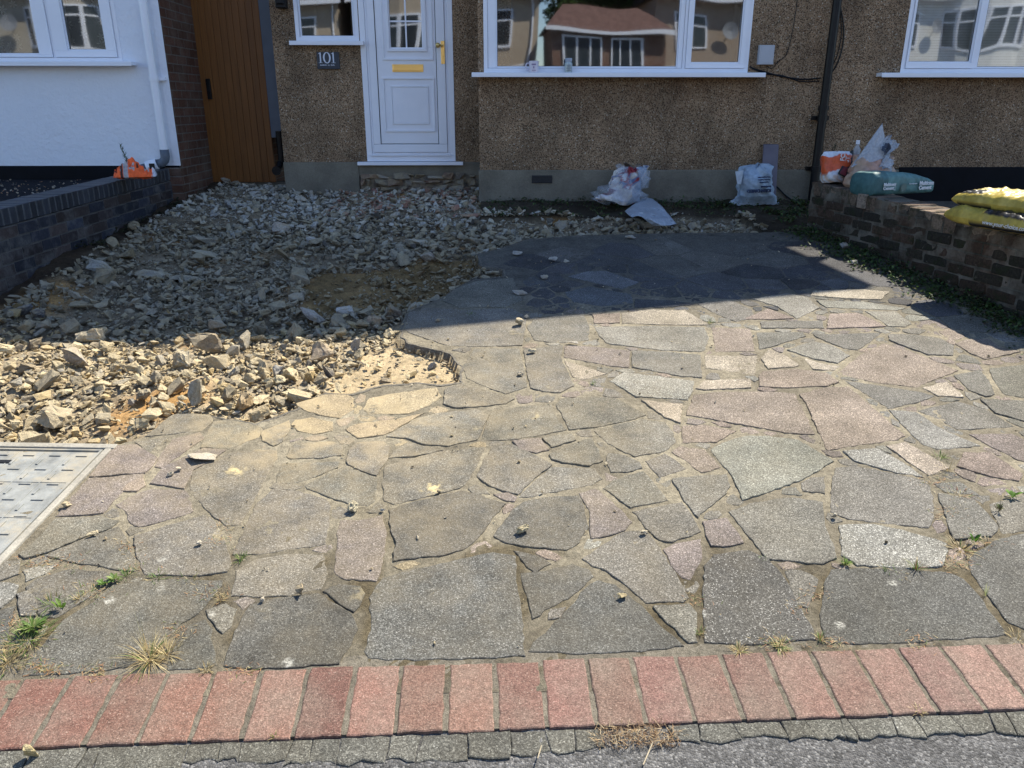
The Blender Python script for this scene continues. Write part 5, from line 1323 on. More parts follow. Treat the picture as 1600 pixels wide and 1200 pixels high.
mb = MB(); mb.box(gx0-.03, HX, 8.33, 8.45, .6, gz0+.008); mb.build('threshold', M_PLINTH, gr)
o_ = empty('soil_pipe', (HX-.06, 8.15, .9), 'black waste pipe with an open end beside the wooden gate', 'pipe')
mb = MB(); p0 = W(436, 266, 8.1); mb.tube([(p0.x+.01, 8.2, 1.35), (p0.x+.01, 8.2, 1.05), (p0.x, 8.17, p0.z+.06), (p0.x-.005, 8.13, p0.z+.01), (p0.x-.008, 8.05, p0.z)], .036, 12); mb.build('pipe', M_BLKP, o_)
mb = MB(); mb.tube([(p0.x-.008, 8.055, p0.z), (p0.x-.008, 8.03, p0.z)], .046, 12); mb.build('collar', M_BLKP, o_)
mb = MB(); mb.add([(HX-1.2, 15, .5), (HX+.1, 15, .5), (HX+.1, 15, 6), (HX-1.2, 15, 6)], [(0, 1, 2, 3)])
o = mb.build('rear_garden_fence', M_WOOD); tag(o, 'wooden fence across the passage behind the gate', 'fence')

# ------------------------------------------------------------------ low garden walls
LA, LB = G(29, 440), G(290, 298)
ld = (LB-LA).xy.normalized()
def lw(t): return Vector((LA.x+ld.x*t, LA.y+ld.y*t))
def m_engbrick():
    t = NT('engineering_brick'); a = t.attr(); g = t.noise(40, 4, .7)
    c = t.mix(1.0, a.outputs['Color'], t.ramp(g, [(.3, .7), (.7, 1.4)]), 'MULTIPLY')
    c = t.mix(t.ramp(t.noise(7, 5, .7), [(.50, 0.0), (.68, .55)]), c, (.17, .165, .16))
    return t.out(c, .6, t.bump(t.noise(150, 3), .0015), .3)
M_EBR = m_engbrick()
def left_wall():
    root = empty('garden_wall', (LA.x-.1, 6, .5), 'low dark blue-brick garden wall with a soldier course on top, left of the rubble', 'garden wall')
    Lt = (7.49-LA.y)/ld.y; t0 = -3.0; topz = lambda t: .988+(1.052-.988)*(t/((7.72-4.98)/ld.y)) if True else 1
    nl = Vector((-ld.y, ld.x)); wdt = .22
    mb = MB(); a, b = lw(t0), lw(Lt); a2, b2 = a+nl*(wdt-.012), b+nl*(wdt-.012); za, zb_ = topz(t0)-.112, topz(Lt)-.112
    a1, b1 = a+nl*.0045, b+nl*.0045
    mb.add([(a1.x, a1.y, -.1), (b1.x, b1.y, .5), (b1.x, b1.y, zb_), (a1.x, a1.y, za), (a2.x, a2.y, -.1), (b2.x, b2.y, .5), (b2.x, b2.y, zb_), (a2.x, a2.y, za)],
           [(0, 3, 2, 1), (4, 5, 6, 7), (3, 7, 6, 2), (0, 4, 7, 3), (1, 2, 6, 5)])
    mb.build('mortar_core', m_smooth_render('brick_mortar', (.13, .125, .12)), root)
    mb = MB(); rb = random.Random(33); A_ = math.atan2(ld.y, ld.x)
    for row in range(8):
        t = t0-(.11 if row % 2 else 0)
        while t < Lt-.02:
            w = min(.211, Lt-t); c = lw(t+w/2)+nl*.050; z = topz(t)-.112-.0375-.075*row; q_ = rb.uniform(.6, 1.4)
            cc = tuple(x*q_ for x in rb.choice([(.028, .030, .042), (.038, .030, .032), (.050, .038, .036), (.030, .034, .050)]))
            mb.obox(Matrix.Translation((c.x, c.y, z)) @ Matrix.Rotation(A_, 4, 'Z') @ Matrix.Rotation(-.0233 if False else 0, 4, 'Y'), w, .102+rb.uniform(-.002, .002), .0655, 0, cc+(1,)); t += .2225
    mb.build('bricks', M_EBR, root, bevel=.003, attr=True)
    mb = MB(); t = t0; pit = .0745; k = 0
    while t+pit < Lt+.002:
        z = topz(t+pit/2); c = lw(t+pit/2)+nl*(wdt/2-.004); j = random.uniform(-.0015, .0015)
        M = Matrix.Translation((c.x, c.y, z-.0545+j)) @ Matrix.Rotation(math.atan2(ld.y, ld.x), 4, 'Z')
        s_ = random.uniform(.7, 1.3); mb.obox(M, pit-.010, wdt-.004, .107, 0, (.030*s_, .034*s_, .044*s_, 1)); t += pit
    mb.build('soldier_course', m_vcol('blue_brick', .45, .5, .0015, 90), root, bevel=.006, attr=True)
    mb = MB(); a, b = lw(t0), lw(Lt); q = [a+nl*.001, b+nl*.001, b+nl*(wdt-.01), a+nl*(wdt-.01)]; zt = [topz(t0)-.006, topz(Lt)-.006]*2; zt = [topz(t0)-.003, topz(Lt)-.003, topz(Lt)-.003, topz(t0)-.003]
    mb.add([(p.x, p.y, z-.1) for p, z in zip(q, zt)]+[(p.x, p.y, z) for p, z in zip(q, zt)], [(4, 5, 6, 7), (0, 1, 5, 4), (1, 2, 6, 5), (2, 3, 7, 6), (3, 0, 4, 7)])
    mb.build('mortar_bed', m_smooth_render('soldier_mortar', (.12, .125, .13)), root)
    # planting bed between the wall and the white house
    mb = MB(); q = [a+nl*wdt, b+nl*wdt, Vector((-12, 7.49)), Vector((-12, a.y))]
    mb.add([(q[0].x, q[0].y, topz(t0)-.12), (q[1].x, q[1].y, .945), (-12, 7.49, .945), (-12, a.y, topz(t0)-.12)], [(0, 1, 2, 3)], 0, (.012, .012, .016, 1))
    o = mb.build('planting_bed', M_GROUND, attr=True); tag(o, kind='structure')
    # litter of pale chips on the dark bed
    vs = []; fs = []; cs = []; bb = 0
    for i in range(150):
        px, py = random.uniform(-20, 150), random.uniform(278, 308); p = Zp(px, py, .94)
        if p.y > 7.45 or p.y < 5: continue
        v, f = LOW[i % 46]; s = random.uniform(.004, .014); p_ = (v*s) @ rand_rot(.5).T+np.array([p.x, p.y, .945+s*.3]); vs.append(p_); fs.append(f+bb); bb += len(v); cs.append(np.tile(random.choice([(.5, .42, .36, 1), (.3, .26, .22, 1), (.12, .1, .1, 1), (.3, .15, .1, 1)]), (len(v), 1)))
    o = np_mesh('chippings', np.vstack(vs), np.vstack(fs), M_RUB, col=np.vstack(cs)); tag(o, 'pale stone chippings scattered on the black bed beneath the white house', 'chippings', kind='stuff')
left_wall()
RA, RB = Vector((2.519, 6.331)), Vector((2.974, 4.353)); rd = (RB-RA).normalized(); rn = Vector((-rd.y, rd.x)); rn = rn if rn.x > 0 else -rn
def m_oldbrick():
    t = NT('weathered_brick'); a = t.attr(); g = t.noise(60, 5, .75); f = t.noise(260, 3, .7)
    c = t.mix(1.0, a.outputs['Color'], t.mix(1.0, t.ramp(g, [(.3, .55), (.7, 1.5)]), t.ramp(f, [(.3, .7), (.7, 1.3)]), 'MULTIPLY'), 'MULTIPLY')
    c = t.mix(t.ramp(t.noise(11, 5, .7), [(.50, 0.0), (.64, .75)]), c, (.028, .034, .016))
    c = t.mix(t.ramp(t.noise(17, 5, .75), [(.62, 0.0), (.70, .6)]), c, (.22, .20, .17))
    return t.out(c, .95, t.bump(t.math('ADD', g, t.math('MULTIPLY', f, .4)), .010), .15)
M_RUBD = m_oldbrick()
def right_wall():
    root = empty('garden_wall', (2.8, 5, .5), 'low mossy old brick garden wall on the right with cement bags on top', 'garden wall')
    tz = lambda t: 1.022-(1.022-.892)*t/2.03
    n = 110; L = 5.6; wdt = .23; rows = [0, .04, .075, .11, .15, .19, .225, .26, .30, .335, .37, .41, .45, .49, .56]
    vs = []; fs = []
    for i in range(n+1):
        t = L*i/n; c = RA+rd*t; ztop = tz(t)
        col = []
        for k, h in enumerate(rows): 
            off = .010*fbm(np.array([t]), np.array([h]), 9, 3, 6)[0]+.006*fbm(np.array([t]), np.array([h]), 40, 2, 8)[0]
            col.append((c.x-rn.x*off, c.y-rn.y*off, ztop-h-(.006*random.random() if k == 0 else 0)))
        for w in (.03, .08, .14, .20, .23):
            q = c+rn*w; col.append((q.x, q.y, ztop+.008*fbm(np.array([q.x]), np.array([q.y]), 14, 3, 9)[0]+.003))
        q = c+rn*.232; col.append((q.x, q.y, ztop-.56)); col.insert(0, None); col = list(reversed(col[1:len(rows)+1]))+col[len(rows)+1:]
        vs += col
    m = len(col)
    for i in range(n):
        for k in range(m-1): a = i*m+k; fs.append((a, a+m, a+m+1, a+1))
    fs.append(tuple(range(m))); 
    mb = MB(); mb.add(vs, fs); mb.build('brickwork', M_OLDB, root)
    mb = MB(); rb = random.Random(31); M_ = math.atan2(rd.y, rd.x)
    for row in range(7):
        t = -.1 if row % 2 else .0
        while t < L:
            w = .205; c = RA+rd*(t+w/2)-rn*(.004-.102/2+rb.uniform(-.004, .006)); z = tz(t)-.104-.0375-.075*row
            if t > -.02: mb.obox(Matrix.Translation((c.x, c.y, z+rb.uniform(-.003, .003))) @ Matrix.Rotation(M_+rb.uniform(-.012, .012), 4, 'Z') @ Matrix.Rotation(rb.uniform(-.02, .02), 4, 'X'), w, .102, .062, 0, (1, 1, 1, 1) and rb.choice([(.062, .043, .032, 1), (.045, .037, .028, 1), (.080, .052, .038, 1), (.035, .031, .025, 1), (.052, .036, .026, 1)]))
            t += .218
    mb.build('bricks', M_RUBD, root, bevel=.009, attr=True)
    mb = MB(); t = 0.02; k = 0
    while t < L:
        z = tz(t+.05); c = RA+rd*(t+.052)+rn*.116; s_ = random.uniform(.75, 1.25)
        M = Matrix.Translation((c.x, c.y, z-.047+random.uniform(-.005, .003))) @ Matrix.Rotation(math.atan2(rd.y, rd.x)+random.uniform(-.02, .02), 4, 'Z')
        cc = random.choice([(.16, .115, .085), (.20, .15, .11), (.13, .10, .08), (.24, .19, .15)])
        mb.obox(M, .099, .234+random.uniform(-.010, .004), .104, 0, tuple(x*s_ for x in cc)+(1,)); t += .108
    mb.build('coping', M_RUBD, root, bevel=.009, attr=True)
right_wall()

# ------------------------------------------------------------------ bags
def frame(o, x, up=Vector((0, 0, 1))):
    x = x.normalized(); y = up.cross(x).normalized(); z = x.cross(y).normalized()
    return Matrix(((x.x, y.x, z.x, o.x), (x.y, y.y, z.y, o.y), (x.z, y.z, z.z, o.z), (0, 0, 0, 1)))
def pillow(M, L, Wd, T, cf, nu=64, nv=40, wr=.004, seed=0, pw=3.0, bot=.35, droop=0.0, e=.5):
    """closed bag lying flat: returns verts, faces, colours. cf(u, v, top) -> rgba"""
    us = np.linspace(-1, 1, nu); vs_ = np.linspace(-1, 1, nv); U, V_ = np.meshgrid(us, vs_, indexing='ij')
    env = (np.clip(1-np.abs(U)**pw, 0, 1)**e)*(np.clip(1-np.abs(V_)**pw, 0, 1)**e)
    w1 = fbm(U*L, V_*Wd, 9, 4, seed)*wr*3 + wr*1.6*np.abs(fbm(U*L, V_*Wd, 18, 2, seed+9))*(np.abs(U)+.3)
    top = T*env*(1+.10*fbm(U, V_, 1.2, 2, seed+3)) + w1*env**.4
    bt = -T*bot*env + w1*.3*env
    # pinched seams wobble
    sx = U*L/2*(1+.012*np.sin(V_*9+seed)); sy = V_*Wd/2*(1-.05*np.abs(U)**6+.014*np.sin(U*13+seed))
    dz = -droop*(U**2)
    P = []; C = []; F = []
    for k, zz in enumerate((top, bt)):
        for i in range(nu):
            for j in range(nv):
                p = M @ Vector((sx[i, j], sy[i, j], zz[i, j]+dz[i, j]+T*bot)); P.append(p[:]); C.append(cf(us[i], vs_[j], k == 0))
    N = nu*nv
    for i in range(nu-1):
        for j in range(nv-1):
            a = i*nv+j; F.append((a, a+nv, a+nv+1, a+1)); F.append((N+a, N+a+1, N+a+nv+1, N+a+nv))
    return np.array(P), np.array(F), np.array(C)
def text_obj(name, s, size, mat, parent, M, ext=.0006, align='LEFT', spacing=1.0, shear=0, bold=.0):
    cu = bpy.data.curves.new(name, 'FONT'); cu.body = s; cu.size = size; cu.extrude = ext; cu.align_x = align; cu.align_y = 'CENTER'; cu.space_character = spacing; cu.offset = bold
    cu.resolution_u = 3
    tmp = bpy.data.objects.new('tmp', cu); COL.objects.link(tmp); dg = bpy.context.evaluated_depsgraph_get()
    me = bpy.data.meshes.new_from_object(tmp.evaluated_get(dg)); bpy.data.objects.remove(tmp); me.name = name; me.materials.clear(); me.materials.append(mat)
    me.transform(M); return link(name, me, parent)
M_BAGY = m_vcol('yellow_plastic_sack', .38, .45, .0015, 60)
M_BAGT = m_vcol('teal_paper_sack', .55, .3, .001, 90)
M_SHEET = m_clear('clear_plastic', (.42, .46, .52), .62, .22)
M_WTXT = plain('printed_white', (.68, .70, .72), .5, .3, .03)
zr = lambda t: 1.022-.13*t/2.03+.008
# two yellow sacks stacked near the street end of the wall
def yellow(Pl, L, Wd, T, z, yaw, seed, blacks, label):
    def cf(u, v, top):
        for (u0, u1, v0, v1, tp) in blacks:
            if u0 < u < u1 and v0 < v < v1 and tp == top: return (.012, .012, .014, 1)
        k = .9+.1*math.sin(u*5+seed); return (.43*k, .33*k, .065*k, 1)
    x = (rd*math.cos(yaw)+rn*math.sin(yaw)).to_3d(); M = frame(Vector((Pl.x, Pl.y, z)), x)
    v, f, c = pillow(M, L, Wd, T, cf, 110, 64, .0055, seed, 6.0, .75, .0, .40)
    o = np_mesh('sack', v, f, M_BAGY, col=c, smooth=True); return tag(o, label, 'sack', None), M
tt = 1.50+.27; cL = RA+rd*(tt+.12)+rn*.035
lo, ML = yellow(cL, .62, .40, .066, zr(tt)+.004, .0, 3, [(-.05, .9, -.96, -.62, True), (-.35, 1, -1.0, -.86, False)], 'lower of the two yellow plastic sacks lying flat on the right garden wall')
up, MU = yellow(RA+rd*(tt+.13)+rn*.09, .66, .40, .060, zr(tt)+.100, .10, 8, [(-.86, -.42, -.90, -.55, True), (-.86, -.15, -1, -.62, False), (.5, .8, -.2, .3, True)], 'upper yellow plastic sack, sunlit on top, lying on the other yellow sack')
# printed strip on the lower sack side facing the drive
text_obj('printed_text', 'www.your-choice.co', .034, M_WTXT, lo, ML @ Matrix.Translation((-.0, -.203, .045)) @ Matrix.Rotation(math.radians(78), 4, 'X'), align='LEFT')
# teal cement sack
def teal():
    A = V(1364, 294, RA, RB); B = Zp(1462, 305, zr(1.1)); z = zr(.85)
    x = Vector((B.x-A.x, B.y-A.y, 0)); L = x.length; c = Vector(((A.x+B.x)/2, (A.y+B.y)/2, z)); M = frame(c, x); L *= .93
    Wd, Hh = .24, .140; M = M @ Matrix.Translation((0, Wd/2, 0)); nu, nc = 60, 48; P = []; C = []; F = []
    for i in range(nu):
        u = -1+2*i/(nu-1); e = (1-abs(u)**9)**.5 if abs(u) < 1 else 0
        hh = Hh*(1.10-.16*u-.24*max(0, u)**2)*(.35+.65*max(e, .0)**.35) if abs(u) < 1 else Hh*.30
        hh = Hh*(1.10-.14*u-.26*max(0, u)**2)*(1-.10*abs(u)**8)
        ww_ = Wd/2*(1-.10*abs(u)**10)
        for k in range(nc):
            a = 2*math.pi*k/nc; cx_, sx_ = math.cos(a), math.sin(a); pw = .42
            yy = math.copysign(abs(cx_)**pw, cx_)*ww_; zz = hh/2+math.copysign(abs(sx_)**(.50), sx_)*hh/2
            wob = .0045*float(fbm(np.array([u*L*1.4]), np.array([a*.12]), 14, 4, 5)[0])+.006*float(fbm(np.array([u*1.2+a*.3]), np.array([a*.8]), 2, 2, 15)[0])
            cr = -.003*math.exp(-((u+.05-(a-1.5)*.25)/.03)**2) + .003*math.exp(-((u-.02-(a-1.5)*.25)/.02)**2)
            r = 1+wob*7+cr*6
            P.append((M @ Vector((u*L/2*(1-.02*abs(sx_)*(abs(u) > .98)), yy*r, max(.0, zz*r))))[:])
            dust = float(vn(np.array([u*6]), np.array([a*2.]), 4)[0]); base = (.085, .185, .185) if u > -.62 else (.05, .12, .125)
            C.append(tuple(b*(.85+.35*dust) for b in base)+(1,))
    for i in range(nu-1):
        for k in range(nc): k2 = (k+1) % nc; F.append((i*nc+k, (i+1)*nc+k, (i+1)*nc+k2, i*nc+k2))
    mb = MB(); mb.add(P, F+[tuple(range(nc)), tuple((nu-1)*nc+k for k in range(nc-1, -1, -1))], 0, C)
    root = empty('cement_sack', c, 'teal paper sack of cement lying on the right garden wall', 'sack')
    mb.build('sack_body', M_BAGT, root, smooth=True, attr=True)
    fr = M @ Matrix.Translation((0, -Wd/2*1.02-.004, 0)) @ Matrix.Rotation(math.pi/2, 4, 'X')
    tx = lambda s, x, z, sz, b=.0: text_obj('lettering', s, sz, M_WTXT, root, fr @ Matrix.Translation((x, z, .002)), ext=.002, bold=b)
    tx('Multicem', L*.205, .078, .040, .0012); tx('Cement', L*.205, .046, .040, .0012)
    tx('Multicem', -L*.385, .082, .032, .0008); tx('Cement', -L*.385, .056, .032, .0008); tx('General purpose', .02, .080, .012)
    mb = MB(); fc = fr @ Matrix.Translation((-.035, .055, .0028)); 
    for (r0, r1) in ((0, .026), (.030, .033)):
        for k in range(28):
            a, b = 2*math.pi*k/28, 2*math.pi*(k+1)/28; mb.add([fc @ Vector((r1*math.cos(a), r1*math.sin(a), 0)), fc @ Vector((r1*math.cos(b), r1*math.sin(b), 0)), fc @ Vector((r0*math.cos(b), r0*math.sin(b), 0)), fc @ Vector((r0*math.cos(a), r0*math.sin(a), 0))], [(0, 1, 2, 3)])
    mb.build('round_emblem', plain('printed_brown', (.10, .15, .13), .6), root)
    mb = MB()
    for k in range(3):
        c_ = fr @ Matrix.Translation((-L*.20, .085-.020*k, .0026)); mb.obox(c_, .022, .014, .001)
    mb.build('hazard_marks', plain('printed_grey', (.22, .3, .3), .6), root)
teal()
def blobtube(rings, n=40, wr=.01, seed=0, cf=None, fold=0.0):
    P = []; F = []; C = []
    for i, (cx, cy, cz, rx, ry) in enumerate(rings):
        for k in range(n):
            a = 2*math.pi*k/n
            w = wr*(float(fbm(np.array([cz*9+math.cos(a)*1.3+seed]), np.array([math.sin(a)*1.3+cz*3]), 1.3, 3, seed)[0])*2.6+fold*abs(math.sin(a*4+cz*14+seed))*.7)
            P.append((cx+(rx+w*min(1, rx/.06))*math.cos(a), cy+(ry+w*min(1, ry/.06))*math.sin(a), cz+w*.5)); C.append(cf(i/(len(rings)-1), a) if cf else (1, 1, 1, 1))
    for i in range(len(rings)-1):
        for k in range(n): k2 = (k+1) % n; F.append((i*n+k, i*n+k2, (i+1)*n+k2, (i+1)*n+k))
    return P, F, C
def lerp_rings(keys, m):
    out = []
    for i in range(m):
        t = i/(m-1)*(len(keys)-1); k = min(int(t), len(keys)-2); f = t-k; f = f*f*(3-2*f); out.append(tuple(keys[k][j]*(1-f)+keys[k+1][j]*f for j in range(5)))
    return out
# big opened clear sack with a peach coloured filling and a standing peak of film
def clear_sack():
    yb = 6.02; z0 = zr(.32); pl, pr = Zp(1322, 283, z0), Zp(1352, 285, z0)
    cx, cy = RA.x+rd.x*.30+rn.x*.17, RA.y+rd.y*.30+.0
    L_ = W(1321, 282, cy).x; R_ = W(1397, 282, cy).x; mid = (L_+R_)/2; hw = (R_-L_)/2
    zt = W(1360, 246, cy).z; zp_ = W(1378, 193, cy).z; xp = W(1379, 193, cy).x
    root = empty('builders_sack', (mid, cy, z0), 'tall clear plastic sack with peach filling and a pointed peak of film', 'sack')
    keys = [(mid-.01, cy, z0, hw*.92, .10), (mid-.01, cy, z0+.02, hw*1.0, .12), (mid, cy, z0+(zt-z0)*.5, hw*.93, .12), (mid+.005, cy, z0+(zt-z0)*.85, hw*.80, .10), (mid+.01, cy, zt, hw*.72, .08), (mid+.01, cy, zt+.004, .01, .01)]
    P, F, C = blobtube(lerp_rings(keys, 40), 64, .020, 3, lambda t, a: (.40+.04*math.sin(a*3), .25, .18, 1), .4)
    mb = MB(); mb.add(P, F, 0, C); mb.build('filled_part', m_vcol('peach_filling', .35, .4, .006, 22), root, smooth=True, attr=True)
    # film: a creased sheet from the left shoulder up to the peak and down the right side
    mt = W(1340, 240, cy); mb = MB()
    def cone(base_pts, apex, n=26, m=30, wr=.014, seed=0, bulge=.0):
        ring = []
        for i in range(m):
            t = i/m*len(base_pts); k = int(t) % len(base_pts); f = t-int(t); ring.append(base_pts[k].lerp(base_pts[(k+1) % len(base_pts)], f))
        P = []
        for j in range(n):
            s = j/(n-1)
            for i, b in enumerate(ring):
                p = b.lerp(apex, s); q = float(fbm(np.array([i*.5+seed]), np.array([s*5]), .8, 3, seed)[0]); p = p+Vector((q*.5, -abs(q)*.6-bulge*math.sin(math.pi*s)*.5, q*.6))*wr*2*(1-s*.8); P.append(p[:])
        F = [(j*m+i, j*m+(i+1) % m, (j+1)*m+(i+1) % m, (j+1)*m+i) for j in range(n-1) for i in range(m)]
        mb.add(P, F)
    A_ = [W(1328, 262, cy-.04), W(1352, 252, cy-.07), W(1372, 250, cy-.07), W(1389, 247, cy-.03), W(1388, 240, cy+.05), W(1350, 245, cy+.05)]
    cone(A_, Vector((xp, cy+.01, zp_)), wr=.022, seed=2)
    B_ = [W(1378, 235, cy-.03), W(1386, 243, cy-.04), W(1392, 238, cy), W(1388, 222, cy+.03), W(1380, 216, cy)]
    cone(B_, W(1405, 226, cy-.02), n=14, m=24, wr=.04, seed=5); cone(B_, W(1391, 212, cy+.01), n=14, m=20, wr=.05, seed=7)
    D_ = [W(1372, 262, cy-.09), W(1382, 268, cy-.10), W(1396, 264, cy-.08), W(1392, 248, cy-.05), W(1378, 248, cy-.06)]
    cone(D_, W(1388, 240, cy-.06), n=14, m=22, wr=.04, seed=9)
    mb.build('loose_film', M_SHEET, root, smooth=True)
    mb = MB(); c_ = W(1384, 232, cy-.055)
    for k in range(7):
        a = k*.9; q = c_+Vector((.016*math.cos(a)*(1+.3*(k % 3)), -.01, .022*math.sin(a)*(1+.3*(k % 2)))); M = Matrix.Translation(q) @ Matrix.Rotation(a, 4, 'Y') @ Matrix.Rotation(.4, 4, 'X'); mb.obox(M, .035, .002, .022)
    mb.build('dark_print', plain('navy_print', (.03, .045, .08), .5), root, bevel=.002)
clear_sack()
# orange and white sack by the drainpipe
def ow_sack():
    cy = 6.22; a, b = W(1281, 274, cy), W(1326, 274, cy); z0 = zr(.05); zt = W(1300, 238, cy).z; mid = (a.x+b.x)/2; hw = (b.x-a.x)/2
    def cf(t, ang):
        z = t; 
        if .33 < z+.05*math.sin(ang*2+1) < .66: return (.58, .10, .035, 1)
        if z < .30: return (.55, .42, .33, 1) if math.sin(ang*9+z*20) > .2 else (.60, .62, .66, 1)
        return (.60, .63, .68, 1)
    keys = [(mid, cy, z0, hw*.82, .07), (mid, cy, z0+.02, hw*.92, .085), (mid, cy, z0+(zt-z0)*.5, hw*.98, .085), (mid-.006, cy, z0+(zt-z0)*.85, hw*.95, .06), (mid-.004, cy, zt, hw*.80, .025), (mid, cy, zt+.003, .01, .006)]
    P, F, C = blobtube(lerp_rings(keys, 34), 56, .012, 11, cf, .5); mb = MB(); mb.add(P, F, 0, C)
    root = empty('builders_sack', (mid, cy, z0), 'small orange and white plastic sack at the far end of the right garden wall', 'sack')
    mb.build('sack_body', m_vcol('orange_white_sack', .4, .4, .002, 40), root, smooth=True, attr=True)
    c_ = W(1317, 246, cy-.088)
    M = Matrix.Translation(c_) @ Matrix.Rotation(math.pi/2, 4, 'X') @ Matrix.Rotation(math.radians(88), 4, 'Z')
    text_obj('lettering', 'FC', .045, M_WTXT, root, M, align='CENTER', bold=.001, ext=.004)
    text_obj('lettering', 'ST', .040, M_WTXT, root, Matrix.Translation(W(1324, 249, cy-.070)) @ Matrix.Rotation(math.pi/2, 4, 'X') @ Matrix.Rotation(math.radians(88), 4, 'Z'), align='CENTER', bold=.001, ext=.004)
    o = empty('folded_sack', (b.x, cy-.02, z0), 'dark folded sack with red print wedged between the orange and the tall clear sack', 'sack')
    mb = MB(); q = [W(1309, 272, cy-.10), W(1321, 278, cy-.11), W(1333, 252, cy-.06), W(1334, 234, cy-.02), W(1324, 240, cy-.03)]
    q2 = [p+Vector((.01, .03, .004)) for p in q]; n = len(q)
    mb.add([p[:] for p in q]+[p[:] for p in q2], [tuple(range(n-1, -1, -1)), tuple(range(n, 2*n))]+[(i, (i+1) % n, n+(i+1) % n, n+i) for i in range(n)]); mb.build('folded_film', plain('black_film', (.015, .018, .017), .35, .5, .3, 30, .003), o, bevel=.006)
    mb = MB(); q = [W(1312, 271, cy-.118), W(1321, 275, cy-.126), W(1325, 262, cy-.103), W(1319, 260, cy-.094)]; mb.add([p[:] for p in q]+[(p+Vector((0, .004, 0)))[:] for p in q], [(0, 1, 2, 3), (0, 4, 5, 1), (1, 5, 6, 2), (2, 6, 7, 3), (3, 7, 4, 0)]); mb.build('red_print', plain('dark_red_print', (.12, .015, .02), .45), o)
    o = empty('clear_bottle', W(1338, 232, cy+.02), 'tiny clear plastic bottle with a white cap standing behind the dark folded sack', 'bottle')
    c_ = W(1338, 240, cy+.03); zc = W(1338, 219, cy+.03).z
    mb = MB(); mb.tube([(c_.x, c_.y, z0), (c_.x, c_.y, zc-.07), (c_.x, c_.y, zc-.04), (c_.x, c_.y, zc-.03)], [.028, .028, .012, .012], 14); mb.build('body', m_clear('bottle_plastic', (.5, .52, .56), .45, .1), o, smooth=True)
    mb = MB(); mb.tube([(c_.x, c_.y, zc-.029), (c_.x, c_.y, zc)], .014, 14); mb.build('cap', M_PVC, o)
ow_sack()
# rubbish in front of the bay: crumpled bag, torn sheet, kiln dried debris sack, leaning board
def rubbish():
    y = 7.12; z0 = S*y; a, b = W(940, 316, y), W(1012, 305, y); root = empty('rubbish_bag', ((a.x+b.x)/2, y, z0), 'crumpled see-through rubbish bag with red and white wrappers leaning on the bay wall', 'rubbish bag')
    zt = W(988, 263, y).z; mid = W(980, 300, y).x; z0 = W(960, 317, y).z
    keys = [(W(966, 310, y).x, y-.03, z0, .15, .10), (W(968, 310, y).x, y-.02, z0+.04, .155, .11), (W(975, 295, y).x, y, z0+.12, .135, .10), (W(985, 280, y).x, y+.03, z0+.20, .12, .07), (W(991, 270, y).x, y+.05, zt-.02, .09, .04), (W(992, 263, y).x, y+.05, zt, .06, .01)]
    rg = random.Random(8); pal = [(.62, .60, .60), (.58, .56, .60), (.62, .60, .58), (.50, .42, .36), (.12, .17, .30), (.30, .03, .04), (.60, .60, .62)]
    def cf(t, ang):
        q = float(vn(np.array([ang*2.1+4]), np.array([t*7.]), 12)[0])
        if t > .72 and 3.3 < ang < 5.0: return (.22, .02, .03, 1)
        if .25 < t < .36 and 3.2 < ang < 4.2: return (.13, .02, .03, 1)
        return (pal[int(q*6.99)]+(1,)) if ang < 5.2 else (.25, .30, .38, 1)
    P, F, C = blobtube(lerp_rings(keys, 44), 64, .05, 21, cf, .4); mb = MB(); mb.add(P, F, 0, C); mb.build('wrappers', m_vcol('mixed_wrappers', .4, .4, .008, 26), root, smooth=False, attr=True)
    mb = MB(); keys2 = [(p[0]+.01, p[1]-.005, p[2]+.004, p[3]*1.12+.01, p[4]*1.12+.01) for p in keys]; P, F, C = blobtube(lerp_rings(keys2, 30), 44, .06, 31); mb.add(P, F)
    q = [W(996, 262, y), W(1016, 267, y-.01), W(1013, 293, y-.02), W(1000, 296, y-.03)]; mb.add([p[:] for p in q], [(0, 1, 2, 3)])
    mb.build('clear_film', m_clear('thin_clear_film', (.55, .6, .68), .28, .15), root, smooth=True)
rubbish()
def sheet():
    """torn plastic sheet draped over the rubble"""
    px = [[(1008, 308), (1020, 311), (1034, 322), (1044, 334), (1057, 350)], [(1000, 312), (1010, 320), (1022, 330), (1034, 342), (1047, 352)], [(992, 318), (1000, 325), (1010, 336), (1022, 347), (1034, 353)], [(984, 324), (992, 330), (999, 334), (1008, 343), (1020, 352)], [(976, 330), (982, 336), (988, 340), (1000, 333), (1012, 346)]]
    n, m = 33, 33; P = []; F = []
    for i in range(n):
        for j in range(m):
            u, v = i/(n-1)*4, j/(m-1)*4; a, b = min(int(u), 3), min(int(v), 3); fu, fv = u-a, v-b
            q = [(1-fu)*(1-fv)*px[a][b][k]+fu*(1-fv)*px[a+1][b][k]+(1-fu)*fv*px[a][b+1][k]+fu*fv*px[a+1][b+1][k] for k in (0, 1)]
            g = G(q[0], q[1], .06); h = .05+.05*math.sin(math.pi*j/(m-1))+.018*float(fbm(np.array([g.x]), np.array([g.y]), 11, 3, 4)[0])
            g2 = G(q[0], q[1], h); P.append((g2.x, g2.y, g2.z))
    for i in range(n-1):
        for j in range(m-1): a = i*m+j; F.append((a, a+1, a+m+1, a+m))
    mb = MB(); mb.add(P, F); t_ = mb.build('plastic_sheet', m_clear('milky_sheet', (.34, .39, .46), .85, .3), smooth=True)
    s_ = t_.modifiers.new('thick', 'SOLIDIFY'); s_.thickness = .001
    tag(t_, 'torn milky plastic sheet draped over the rubble strip below the bay', 'plastic sheet')
sheet()
